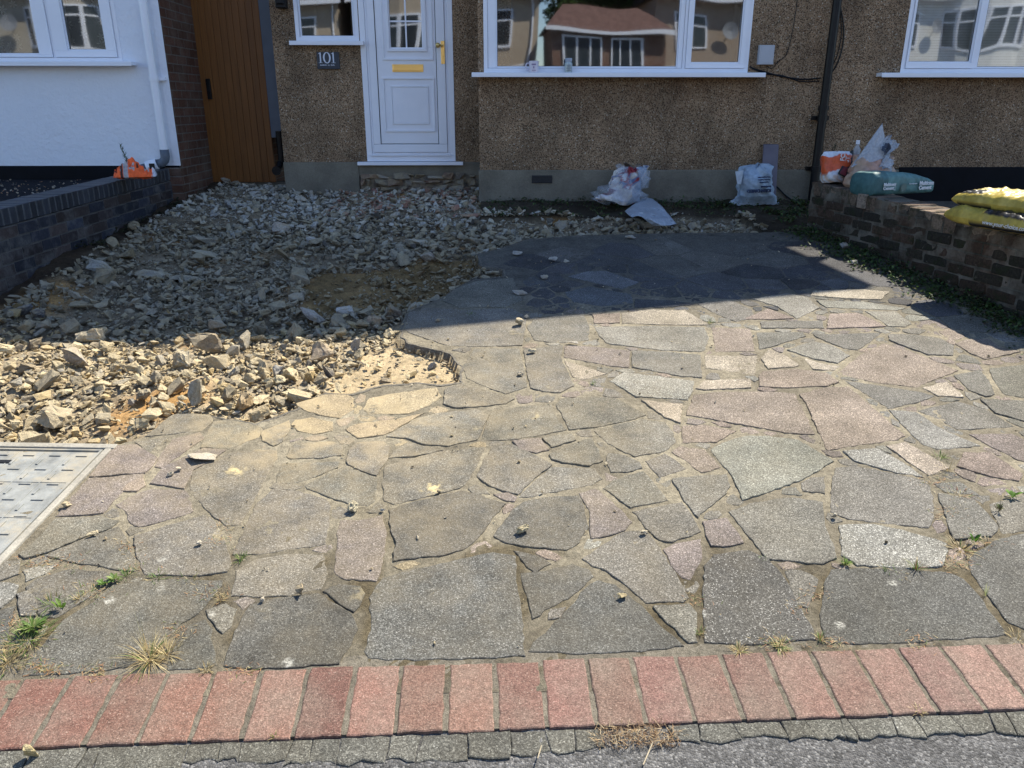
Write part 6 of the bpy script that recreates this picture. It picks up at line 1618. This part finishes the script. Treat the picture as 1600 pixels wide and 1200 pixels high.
def debris():
    y = 7.10; a, b = W(1149, 318, y), W(1218, 318, y); z0 = W(1180, 318, y).z; zt = W(1184, 259, y).z; H_ = zt-z0
    xl = lambda px: W(px, 290, y).x
    keys = [(xl(1183.5), y, z0-.01, (b.x-a.x)/2, .015), (xl(1183.5), y, z0+.012, (b.x-a.x)/2, .03), (xl(1183), y, z0+H_*.22, (b.x-a.x)/2*.83, .09), (xl(1182), y+.01, z0+H_*.5, (b.x-a.x)/2*.76, .10), (xl(1181), y+.02, z0+H_*.78, (b.x-a.x)/2*.80, .08), (xl(1182), y+.03, z0+H_*.95, (b.x-a.x)/2*.66, .045), (xl(1184), y+.03, zt, (b.x-a.x)/2*.35, .02), (xl(1184), y+.03, zt+.002, .01, .005)]
    root = empty('debris_sack', (xl(1184), y, z0), 'pale translucent sack with upside-down blue lettering standing against the plinth', 'sack')
    def cf(t, ang):
        q = float(vn(np.array([ang*1.7+9]), np.array([t*4.]), 5)[0]); k = .7+.5*q
        return (.27*k, .34*k, .42*k, 1) if t > .16 else (.36, .42, .50, 1)
    P, F, C = blobtube(lerp_rings(keys, 50), 64, .022, 41, cf, .5); mb = MB(); mb.add(P, F, 0, C)
    q = [W(1149, 268, y-.03), W(1162, 266, y-.06), W(1158, 288, y-.07), W(1152, 287, y-.04)]; mb.add([p[:] for p in q]+[(p+Vector((0, .004, 0)))[:] for p in q], [(0, 1, 2, 3), (7, 6, 5, 4)], 0, (.40, .46, .54, 1))
    mb.build('sack_body', m_vcol('translucent_sack', .35, .45, .006, 30), root, smooth=True, attr=True)
    navy = plain('navy_lettering', (.03, .045, .10), .5)
    def tx(s, px, py, sz, dy=-.128): return text_obj('lettering', s, sz, navy, root, Matrix.Translation(W(px, py, y+dy)) @ Matrix.Rotation(math.pi/2, 4, 'X') @ Matrix.Rotation(math.radians(182), 4, 'Z'), align='CENTER', bold=.0008, ext=.012)
    tx('KILN DRIED', 1186, 298, .040); tx('hardwood', 1197, 291.5, .020, -.122)
    for k, s in enumerate(('approx. 20 kg', 'store in a dry place', 'keep away from fire')): tx(s, 1194, 285-4*k, .013, -.120)
    bd = empty('leaning_board', (xl(1205), 7.3, S*7.3), 'grey-mauve board leaning on the house wall behind the translucent sack', 'board')
    mb = MB(); p = [W(1193.5, 226, 7.33), W(1217, 226, 7.33), W(1216, 268, 7.22), W(1192, 262, 7.22)]
    p[2].z = p[3].z = S*7.2+.02; p[2].y = p[3].y = 7.20
    mb.add([v[:] for v in p]+[(v+Vector((0, .02, .004)))[:] for v in p], [(0, 3, 2, 1), (4, 5, 6, 7), (0, 1, 5, 4), (1, 2, 6, 5), (2, 3, 7, 6), (3, 0, 4, 7)])
    mb.build('panel', plain('mauve_board', (.13, .115, .14), .6, .3, .15), bd, bevel=.003)
debris()
def orange_bag():
    y = 7.02; cz = None
    A = V(182, 272, lw(0), lw(1)); nl = Vector((-ld.y, ld.x)); t0 = (Vector((A.x, A.y))-lw(0)).dot(ld); 
    c = lw(t0+.02)+nl*.10; z = 1.036
    # lies across the coping, seen from the drive
    a, b = W(182, 270, c.y), W(240, 270, c.y); L = (b.x-a.x)
    M = frame(Vector(((a.x+b.x)/2, c.y, z)), Vector((1, .35, 0)))
    def cf(u, v, top):
        q = float(vn(np.array([u*6]), np.array([v*5.+3]), 3)[0])
        if -.62 < u < -.52: return (.05, .02, .015, 1)
        if -.50 < u < -.28: return (.40, .37, .36, 1)
        if u > .86: return (.60, .60, .66, 1)
        if q > .78: return (.42, .36, .34, 1)
        if q < .12: return (.12, .03, .015, 1)
        return (.85, .13, .03, 1)
    v, f, c_ = pillow(M, L*1.05, .20, .080, cf, 90, 56, .036, 61, 1.9, .25, 0, .6)
    o = np_mesh('folded_vest', v, f, m_vcol('orange_fabric', .6, .3, .004, 40), col=c_, smooth=True); tag(o, 'crumpled bright orange high-visibility vest with grey strips lying on the left garden wall', 'vest')
orange_bag()

# ------------------------------------------------------------------ weeds and grass
GRN_ = [(.10, .17, .035), (.13, .20, .045), (.08, .14, .03), (.17, .22, .06)]
STR = [(.42, .34, .17), (.36, .27, .13), (.48, .40, .22), (.30, .22, .10)]
def blade(mb, p, d, L, w, c, droop=.6, seg=4):
    d = Vector(d).normalized(); side = d.cross(Vector((0, 0, 1))); side = side.normalized() if side.length > .05 else Vector((1, 0, 0))
    vs = []; q = Vector(p); dd = d.copy()
    for i in range(seg+1):
        t = i/seg; ww_ = w*(1-t**1.5)+.0002; vs += [q-side*ww_/2, q+side*ww_/2]; q = q+dd*L/seg; dd = (dd+Vector((0, 0, -droop/seg))).normalized()
        if q.z < S*q.y+.006 and i > 0: q.z = S*q.y+.008
    mb.add(vs, [(2*i, 2*i+1, 2*i+3, 2*i+2) for i in range(seg)], 0, tuple(c)+(1,))
def leaf(mb, p, d, L, w, c, up=.3):
    d = Vector(d).normalized(); s = d.cross(Vector((0, 0, 1))).normalized(); n = s.cross(d).normalized(); p = Vector(p)
    pr = [(0, .12), (.25, .7), (.5, 1), (.75, .72), (1, .03)]; vs = []
    for t, k in pr: q = p+d*L*t+n*(math.sin(t*2.4)*up*L*.25); vs += [q-s*w*k/2+n*.12*w*k, q, q+s*w*k/2+n*.12*w*k]
    mb.add(vs, [f for i in range(4) for f in ((3*i, 3*i+1, 3*i+4, 3*i+3), (3*i+1, 3*i+2, 3*i+5, 3*i+4))], 0, tuple(c)+(1,))
def tuft(px, py, n, L, spread, pal, w=.0022, name='grass_tuft', label='', cat='grass tuft', group=None, lean=(0, 0), r=.012, wood=None):
    g = G(px, py, .003); mb = MB()
    for i in range(n):
        a = random.uniform(0, 6.28); e = random.uniform(.15, 1.0)*spread
        d = (math.cos(a)*e+lean[0], math.sin(a)*e+lean[1], 1-.55*e)
        rr_ = random.uniform(0, r); p = (g.x+math.cos(a)*rr_, g.y+math.sin(a)*rr_, S*(g.y+math.sin(a)*rr_)+.002)
        c = random.choice(pal); k = random.uniform(.8, 1.2); blade(mb, p, d, L*random.uniform(.4, 1.1), w*random.uniform(.6, 1.2), [x*k for x in c], random.uniform(.3, 1.3))
    o = mb.build(name, M_LEAF, attr=True); return tag(o, label, cat, group)
def rosette(px, py, n, L, w, pal, name='weed', label='', cat='weed', group=None, up=.4, stems=0):
    g = G(px, py, .003); mb = MB()
    for i in range(n):
        a = i*2.4+random.uniform(-.3, .3); c = random.choice(pal); k = random.uniform(.8, 1.2); rr_ = random.uniform(0, L*.3)
        leaf(mb, (g.x+math.cos(a)*rr_, g.y+math.sin(a)*rr_, S*g.y+.006+random.uniform(0, L*.3)), (math.cos(a), math.sin(a), up*random.uniform(.4, 1.5)), L*random.uniform(.6, 1.1), w*random.uniform(.7, 1.1), [x*k for x in c])
    for i in range(stems): a = random.uniform(0, 6.28); blade(mb, (g.x, g.y, S*g.y), (math.cos(a)*.4, math.sin(a)*.4, 1), L*random.uniform(1.6, 2.6), .0016, random.choice(pal), .3)
    o = mb.build(name, M_LEAF, attr=True); return tag(o, label, cat, group)
rosette(52, 985, 70, .036, .007, GRN_+[(.24, .27, .10)], label='spreading green weed mat in the joint at the left front of the paving', stems=5)
tuft(45, 1000, 200, .05, 1.3, GRN_+STR[:2], label='green and straw grass mixed into the weed mat at the left front', r=.06)
tuft(12, 1035, 130, .045, 1.1, STR+GRN_[:1], label='dry straw-coloured grass at the far left end of the brick edging', r=.06)
rosette(97, 953, 5, .030, .014, [(.12, .20, .03)], up=1.2, label='small broad-leaved seedling at the tip of the left weed mat')
tuft(62, 970, 4, .10, .5, [(.30, .32, .14)], w=.0012, label='tall thin seed stalks rising from the left weed mat', lean=(.5, .5), r=.01, name='seed_stalks', cat='seed stalks')
tuft(232, 1030, 120, .085, 1.5, STR+STR+STR+GRN_[:1], label='large dry straw-coloured grass tuft growing on the brick edging', r=.022, lean=(-.25, 0))
tuft(262, 1022, 60, .05, 1.2, STR, label='bleached matted grass just right of the large dry tuft', r=.028)
tuft(228, 1020, 5, .13, .35, [(.34, .32, .16)], w=.0013, label='single upright flower stalks in the large dry tuft', r=.006, name='seed_stalks', cat='seed stalks')
tuft(322, 1047, 34, .025, 1.2, STR, label='little dry grass clump at the top corner of a brick, right of the large tuft', r=.015)
rosette(178, 908, 16, .024, .011, GRN_, label='bright green weed in the diagonal joint of the left paving', stems=2)
tuft(196, 900, 34, .035, 1.0, GRN_, label='green grass beside the bright weed in the diagonal joint', r=.02)
tuft(245, 903, 36, .025, 1.2, GRN_+STR[:1], label='low green grass further right along the same joint of the left paving', r=.03)
tuft(125, 935, 24, .03, 1.0, STR, label='dry bent grass in the joint between the left weed mat and the bright weed', r=.015)
tuft(345, 938, 30, .026, 1.0, STR+[(.4, .2, .08)], label='rusty dry grass wisp left of the joint pebble', r=.014)
tuft(378, 872, 40, .026, 1.2, GRN_+[(.25, .30, .10)], label='flat green weed patch between two left slabs', r=.02)
tuft(428, 1152, 12, .018, 1.0, [(.22, .24, .08), (.3, .25, .1)], label='tiny moss clump between two bricks left of centre', r=.008)
tuft(970, 933, 14, .010, 1.0, [(.45, .38, .14)], label='yellowish moss crumbs in the joint of the lower middle paving', r=.01)
tuft(1094, 990, 26, .024, .9, GRN_+STR[:2], label='small grass clump in the vertical joint above the bricks', r=.012)
tuft(1155, 1018, 44, .032, 1.3, STR+GRN_[:1], label='splayed dry grass above the bricks right of centre', r=.014)
tuft(1218, 1010, 80, .032, 1.3, STR+GRN_[:2]+[(.3, .32, .12)], label='bushy yellow-green grass clump at the foot of a large grey slab', r=.022)
tuft(1282, 998, 34, .028, .9, [(.36, .20, .08)]+GRN_[:2]+STR[:1], label='rust-tinged grass in the narrow joint right of the bushy clump', r=.012)
tuft(1320, 882, 46, .036, .8, GRN_+[(.3, .34, .10)], label='fresh green tuft at the left corner of the speckled white slab', r=.010)
rosette(1321, 884, 6, .02, .009, GRN_, label='small leaves under the fresh green tuft by the speckled slab')
tuft(1383, 892, 14, .022, .8, GRN_, label='small green sprig at the middle of the speckled slab front edge', r=.008)
tuft(1432, 890, 40, .055, .7, GRN_+STR[:2]+[(.25, .1, .06)], label='wispy brown-green plant at the right part of the speckled slab front edge', r=.014)
tuft(1190, 875, 16, .018, .9, GRN_, label='tiny green sprout in the joint left of the fresh tuft', r=.008)
rosette(1522, 850, 7, .030, .013, [(.08, .17, .02), (.10, .2, .03)], up=1.3, label='young dark-leaved weed standing in the right paving', stems=2)
tuft(1500, 858, 60, .045, 1.2, STR+GRN_[:1]+[(.28, .18, .08)], label='dried grass spilling around the young weed on the right', r=.035)
rosette(1580, 778, 9, .030, .014, [(.11, .21, .03), (.14, .25, .04)], up=.8, label='vivid green dandelion at the right edge of the paving', stems=0)
tuft(1500, 775, 50, .03, 1.3, STR+[(.22, .06, .05)]+GRN_[:1], label='brownish dried mat beside the vivid dandelion', r=.05)
rosette(1560, 800, 12, .028, .006, [(.09, .07, .04), (.14, .16, .05)], up=1.4, label='withered stem weed below the vivid dandelion', stems=3)
tuft(1470, 715, 46, .03, 1.1, GRN_+[(.34, .34, .12)], label='pale green grass in the joint at the end of the pinkish slab', r=.03)
tuft(1482, 735, 18, .065, 1.1, STR, label='long pale straws lying right of the pinkish slab', r=.012, w=.0016)
tuft(1540, 930, 8, .05, .9, [(.35, .36, .15)], label='thin stalk in the joint of the lower right paving', r=.006)
tuft(1590, 1000, 30, .03, 1.2, STR, label='dry grass at the right end of the brick edging', r=.03)
tuft(1435, 1112, 26, .02, 1.2, STR, label='dry wisp at the front of the right-hand bricks', r=.012)
tuft(1110, 505, 26, .035, .9, GRN_+STR[:1], label='little green tuft at the upper left corner of the square pink slab', r=.016)
tuft(928, 600, 20, .028, .9, GRN_, label='little tuft at the left corner of the upper speckled slab', r=.012)
tuft(737, 492, 26, .03, 1.0, GRN_, label='green weed on the shaded paving by the broken edge', r=.03)
tuft(140, 928, 40, .03, 1.3, GRN_+STR[:1], label='green grass strip in the diagonal joint left of the bright weed', r=.05)
tuft(80, 945, 40, .035, 1.2, GRN_+STR, label='mixed grass just above the left weed mat', r=.04)
rosette(160, 915, 14, .018, .009, [(.10, .18, .03)], label='small leafy weed left of the bright green one in the diagonal joint')
tuft(300, 905, 30, .018, 1.3, GRN_+STR, label='thin low grass at the right end of the left joint', r=.04)
tuft(1400, 893, 30, .018, 1.2, STR+GRN_, label='low dry grass between the sprigs of the speckled slab edge', r=.05)
# dried roots and litter where the concrete haunch is missing
def litter():
    mb = MB(); rg = random.Random(6)
    for i in range(420):
        u = 1.42+rg.random()*.205; w = -.005-rg.random()*.055; q = bp(u, w); a = rg.uniform(0, 6.28)
        blade(mb, (q.x, q.y, S*q.y+rg.uniform(-.012, .008)), (math.cos(a), math.sin(a), rg.uniform(-.1, .5)), rg.uniform(.01, .03), rg.uniform(.001, .0022), rg.choice([(.34, .24, .13), (.26, .16, .08), (.42, .33, .2), (.18, .11, .06)]), .5, 3)
    for (a, b) in (((1005, 1195), (1020, 1160)), ((840, 1185), (846, 1165))):
        p, q = G(*a, .01), G(*b, .01); mb.tube([p+Vector((0, 0, .0)), q], .0016, 6, 0, (.45, .38, .26, 1))
    o = mb.build('dead_roots', M_LEAF, attr=True); tag(o, 'matted dead roots filling the gap in the concrete strip below the bricks', 'dead roots', kind='stuff')
litter()
def joint_litter():
    mb = MB(); rg = random.Random(16)
    spots = [(200, 855, 10), (210, 885, 8), (345, 850, 10), (350, 820, 8), (60, 880, 18), (100, 880, 16), (150, 922, 14), (20, 975, 18), (70, 1045, 30), (150, 1052, 22), (380, 1048, 12), (1085, 940, 8), (1240, 950, 10), (1275, 930, 8), (1300, 1005, 14), (1440, 1003, 12), (1500, 880, 22), (1480, 800, 24), (1530, 845, 24), (1460, 750, 20), (1210, 1003, 14), (330, 925, 14), (280, 985, 10)]
    for px, py, n in spots:
        for i in range(n*4):
            p = G(px+rg.gauss(0, 16), py+rg.gauss(0, 7), .004); a = rg.uniform(0, 6.28)
            blade(mb, (p.x, p.y, S*p.y+.006), (math.cos(a), math.sin(a), rg.uniform(.0, .5)), rg.uniform(.006, .02), rg.uniform(.001, .0026), rg.choice([(.36, .27, .14), (.28, .15, .08), (.44, .36, .2), (.12, .15, .05), (.4, .22, .1)]), .4, 2)
    o = mb.build('joint_litter', M_LEAF, attr=True); tag(o, 'dry leaf and grass litter caught in the joints of the paving', 'litter', kind='stuff')
joint_litter()
# low dark growth along the bay wall and the right wall
def cover():
    mb = MB(); rg = random.Random(9)
    def clump(x, y, z, n, r, L, pal):
        for i in range(n):
            a = rg.uniform(0, 6.28); q = r*math.sqrt(rg.random()); hx, hy = x+q*math.cos(a), y+q*math.sin(a)
            hz = z+rg.random()*r*.7*(1-q/r*.7); b = rg.uniform(0, 6.28); c = rg.choice(pal); k = rg.uniform(.7, 1.3)
            leaf(mb, (hx, hy, hz), (math.cos(b), math.sin(b), rg.uniform(-.1, .9)), L*rg.uniform(.5, 1.2), L*.55, [v*k for v in c], .4)
    dk = [(.035, .06, .02), (.05, .085, .025), (.028, .045, .018), (.08, .12, .035), (.10, .085, .045)]
    for i in range(95):
        x = rg.uniform(-.1, 2.4); y = rg.uniform(6.95, 7.30) if rg.random() < .75 else rg.uniform(6.7, 7.0); clump(x, y, S*y-.01, rg.randint(8, 26), rg.uniform(.04, .12), .03, dk)
    for i in range(26): x = rg.uniform(2.35, 2.9); y = rg.uniform(6.4, 7.3); clump(x, y, S*y, 26, rg.uniform(.06, .16), .04, dk)
    for i in range(260):
        t = rg.uniform(.1, 3.2); q = RA+rd*t-rn*rg.uniform(.0, .22)*(1 if rg.random() < .8 else 1.7); clump(q.x, q.y, S*q.y-.01, rg.randint(10, 34), rg.uniform(.05, .14), .028, dk+[(.06, .11, .025)])
    for i in range(22):
        t = rg.uniform(.4, 2.6); q = lw(t)-Vector((-ld.y, ld.x))*rg.uniform(.02, .12); clump(q.x, q.y, float(ground_z(np.array([q.x]), np.array([q.y]))[0]), 20, rg.uniform(.04, .10), .024, [(.03, .035, .015), (.05, .05, .02), (.03, .04, .02)])
    o = mb.build('ground_ivy', M_LEAF, attr=True); tag(o, 'low dark weeds and ivy growing along the foot of the walls', 'ground ivy', kind='stuff')
cover()
# slim plant behind the orange vest
mb = MB(); b = W(200, 258, 7.2); tp = W(188, 225, 7.2); st = [b.lerp(tp, k/6)+Vector((.008*math.sin(k), 0, 0)) for k in range(7)]
mb.tube(st, .003, 6, 0, (.10, .12, .07, 1))
for i in range(26):
    k = i/26; q = b.lerp(tp, k); a = i*2.4; leaf(mb, q, (math.cos(a), math.sin(a), .9), .05*(1.1-k*.6), .010, (.09, .13, .08))
o = mb.build('fleabane_plant', M_LEAF, attr=True); tag(o, 'slim upright weed growing behind the orange vest against the white wall', 'plant')
mb = MB(); b = W(1300, 240, 6.4)
for k, (a, c) in enumerate((((1302, 238), (1307, 226)), ((1303, 239), (1300, 230)))): mb.tube([W(*a, 6.45), W(*c, 6.45)], .003, 5, 0, (.05, .05, .03, 1))
for i in range(6): leaf(mb, W(1303+i*.7, 234-i*1.2, 6.45), (math.cos(i*2.), math.sin(i*2.), .5), .03, .01, (.05, .06, .03))
o = mb.build('dry_plant', M_LEAF, attr=True); tag(o, 'small dry dark sprig sticking up behind the orange and white sack', 'plant')
# hanging weeds on the right garden wall top
# ------------------------------------------------------------------ the other side of the street (seen in the window panes)
def opp_house(cx, wallmat, label, roofm, kind=0, Y=-17.5):
    root = empty('terraced_house', (cx, Y, 0), label, 'house'); Wd = 7.0; x0, x1 = cx-Wd/2, cx+Wd/2
    mb = MB(); mb.box(x0, x1, Y-7, Y, -.11, 5.6); mb.build('wall', wallmat, root)
    mb = MB(); mb.add([(x0-.2, Y+.4, 5.5), (x1+.2, Y+.4, 5.5), (x1+.2, Y-3.5, 7.9), (x0-.2, Y-3.5, 7.9), (x1+.2, Y-7.4, 5.5), (x0-.2, Y-7.4, 5.5)], [(0, 1, 2, 3), (3, 2, 4, 5), (0, 3, 5), (1, 4, 2)]); mb.build('roof', roofm, root)
    bx = cx-1.5 if kind == 0 else cx+1.2
    mb = MB(); mb.box(x0-.2, x1+.2, Y+.36, Y+.48, 5.30, 5.48); mb.box(x0, x1, Y+.001, Y+.34, 5.34, 5.38); mb.build('gutter', M_PVC, root)
    mb = MB(); sx = x1-.25; mb.tube([(sx, Y+.06, 0), (sx, Y+.06, 5.3)], .045, 8); mb.build('downpipe', M_PVC, root)
    mb = MB(); mb.box(x0, x1, Y+.0006, Y+.03, 2.85, 3.0); mb.build('string_course', M_PVC, root)
    mb = MB(); q = (cx+.55 if kind == 0 else cx-.8); n_ = 14
    mb.add([(q+.3*math.cos(6.283*k/n_), Y+.35, 4.35+.3*math.sin(6.283*k/n_)) for k in range(n_)]+[(q, Y+.28, 4.35)], [(k, (k+1) % n_, n_) for k in range(n_)]); mb.tube([(q, Y+.28, 4.35), (q, Y, 4.2)], .02, 6); mb.build('satellite_dish', plain('dish_grey', (.25, .26, .28), .5), root)
    mb = MB(); dx_ = cx+1.9 if kind == 0 else cx-2.2; mb.box(dx_-1.0, dx_+1.0, Y+.001, Y+.9, 2.45, 2.6); mb.build('porch_roof', M_TILE, root)
    # two-storey curved bay
    for (z0, z1) in ((.9, 2.35), (3.55, 4.95)):
        n = 5; R = 1.75; pts = [(bx+R*math.sin(a), Y-.75+1.45*math.cos(a)) for a in [(-1.05+2.1*i/n) for i in range(n+1)]]
        mb = MB()
        for i in range(n):
            (ax, ay), (bx_, by) = pts[i], pts[i+1]
            mb.add([(ax, ay, z0-.85), (bx_, by, z0-.85), (bx_, by, z0), (ax, ay, z0)], [(0, 3, 2, 1)]); mb.add([(ax, ay, z1), (bx_, by, z1), (bx_, by, z1+.55), (ax, ay, z1+.55)], [(0, 3, 2, 1)])
        mb.build('bay_wall', wallmat, root)
        fb = MB(); gb = MB()
        for i in range(n):
            (ax, ay), (bx_, by) = pts[i], pts[i+1]; A = Vector((ax, ay, 0)); B = Vector((bx_, by, 0)); d = (B-A); L = d.length; d.normalize(); M = Matrix(((d.x, -d.y, 0, A.x), (d.y, d.x, 0, A.y), (0, 0, 1, 0), (0, 0, 0, 1)))
            def bb(u0, u1, za, zb, t=.05): fb.add([M @ Vector(q) for q in ((u0, -t, za), (u1, -t, za), (u1, t, za), (u0, t, za), (u0, -t, zb), (u1, -t, zb), (u1, t, zb), (u0, t, zb))], [(0, 3, 2, 1), (4, 5, 6, 7), (0, 1, 5, 4), (1, 2, 6, 5), (2, 3, 7, 6), (3, 0, 4, 7)])
            bb(0, .07, z0, z1); bb(L-.07, L, z0, z1); bb(.071, L-.071, z0, z0+.08); bb(.071, L-.071, z1-.08, z1); bb(.071, L-.071, z1-.45, z1-.39)
            gb.add([M @ Vector(q) for q in ((.05, 0, z0), (L-.05, 0, z0), (L-.05, 0, z1), (.05, 0, z1))], [(0, 3, 2, 1)])
        w = fb.build('bay_window', M_PVC, root); gb.build('panes', plain('far_glass', (.03, .035, .04), .15, .6), w)
    for (wx, z0) in ((cx+1.9 if kind == 0 else cx-2.2, 3.6), (cx+1.9 if kind == 0 else cx-2.2, 1.0)):
        fb = MB(); ring(fb, wx-.6, wx+.6, z0, z0+1.25, .07, Y+.001, Y+.05); fb.box(wx-.03, wx+.03, Y+.001, Y+.05, z0+.071, z0+1.179); fb.box(wx-.529, wx-.031, Y+.002, Y+.049, z0+.82, z0+.88); fb.box(wx+.031, wx+.529, Y+.002, Y+.049, z0+.82, z0+.88)
        w = fb.build('window', M_PVC, root); gb = MB(); gb.box(wx-.53, wx+.53, Y+.0005, Y+.02, z0+.07, z0+1.18); gb.build('panes', plain('far_glass', (.03, .035, .04), .15, .6), w)
    return root
M_PEBF = plain('distant_pebbledash', (.42, .35, .27), .9, .2, .25, 30)
opp_house(-9.5, M_PEBF, 'pebbledashed terraced house across the street, leftmost reflected one', M_TILE, 0)
opp_house(-1.9, M_PEBF, 'pebbledashed terraced house across the street behind the front door', M_TILE, 0)
opp_house(9.6, plain('distant_brown', (.36, .29, .23), .9, .2, .2, 30), 'darker pebbledashed terraced house across the street with its bay on the right', M_TILE2, 1)
opp_house(17.5, plain('distant_white', (.66, .66, .64), .9, .2, .1, 20), 'white rendered terraced house across the street', M_TILE, 1)
gg = empty('outbuilding', (4.3, -15, 0), 'low brick building with a hipped tiled roof and white windows across the street', 'building')
mb = MB(); mb.box(1.9, 5.9, -19, -14.5, -.11, 3.95); mb.build('wall', M_FACEB, gg)
mb = MB(); mb.add([(1.7, -14.2, 3.9), (6.1, -14.2, 3.9), (5.3, -16.7, 5.0), (2.5, -16.7, 5.0), (6.1, -19.2, 3.9), (1.7, -19.2, 3.9)], [(0, 1, 2, 3), (3, 2, 4, 5), (0, 3, 5), (1, 4, 2)]); mb.build('roof', M_TILE, gg)
mb = MB(); fb = MB()
for wx in (2.9, 4.6):
    ring(mb, wx-.65, wx+.65, 2.5, 3.7, .07, -14.499, -14.43); mb.box(wx-.25, wx-.19, -14.499, -14.43, 2.571, 3.629); mb.box(wx+.19, wx+.25, -14.499, -14.43, 2.571, 3.629); fb.box(wx-.58, wx+.58, -14.4995, -14.46, 2.57, 3.63)
mb.box(1.7, 6.1, -14.25, -14.19, 3.80, 3.93); mb.build('window', M_PVC, gg); fb.build('panes', plain('far_glass', (.04, .05, .06), .15, .6), gg); mb = MB(); mb.box(4.1, 5.5, -14.499, -14.44, .0, 2.15); mb.build('door', M_PVC, gg)
def tree(cx, cy, h, label):
    root = empty('street_tree', (cx, cy, 0), label, 'tree'); mb = MB(); rg = random.Random(int(cx*10)); mb.tube([(cx, cy, -.1), (cx+.1, cy, h*.3), (cx, cy+.1, h*.55), (cx+.1, cy, h*.8)], [.22, .17, .11, .04], 9)
    for i in range(7): a = i*.9; z = h*(.35+.06*i); mb.tube([(cx, cy, z), (cx+math.cos(a)*1.1, cy+math.sin(a)*1.1, z+.8), (cx+math.cos(a)*1.7, cy+math.sin(a)*1.7, z+1.4)], [.07, .045, .015], 6)
    mb.build('trunk', plain('bark', (.10, .075, .05), .9), root)
    N = 16000; mb = MB(); cen = [(cx+rg.gauss(0, .9), cy+rg.gauss(0, .9), h*rg.uniform(.45, .95), rg.uniform(.6, 1.1)) for _ in range(26)]
    for i in range(N):
        c = cen[i % 26]; a = rg.uniform(0, 6.28); e = math.asin(rg.uniform(-1, 1)); r = c[3]*rg.uniform(.6, 1.0)
        p = (c[0]+r*math.cos(a)*math.cos(e), c[1]+r*math.sin(a)*math.cos(e), c[2]+r*math.sin(e)*.8); d = Vector((rg.gauss(0, 1), rg.gauss(0, 1), rg.gauss(0, 1))).normalized(); s = d.cross(Vector((0, 0, 1))).normalized()*.10; P = Vector(p); k = rg.uniform(.7, 1.3)
        mb.add([P-s, P+d*.13, P+s, P-d*.13], [(0, 1, 2, 3)], 0, (.10*k, .17*k, .05*k, 1))
    mb.build('crown', M_LEAF, root, attr=True)
tree(4.9, -23.5, 7.2, 'round green tree behind the low brick building across the street')
opp_house(-17.5, plain('distant_tan', (.40, .36, .30), .9, .2, .2, 30), 'tan rendered terraced house across the street, furthest left', M_TILE2, 1)
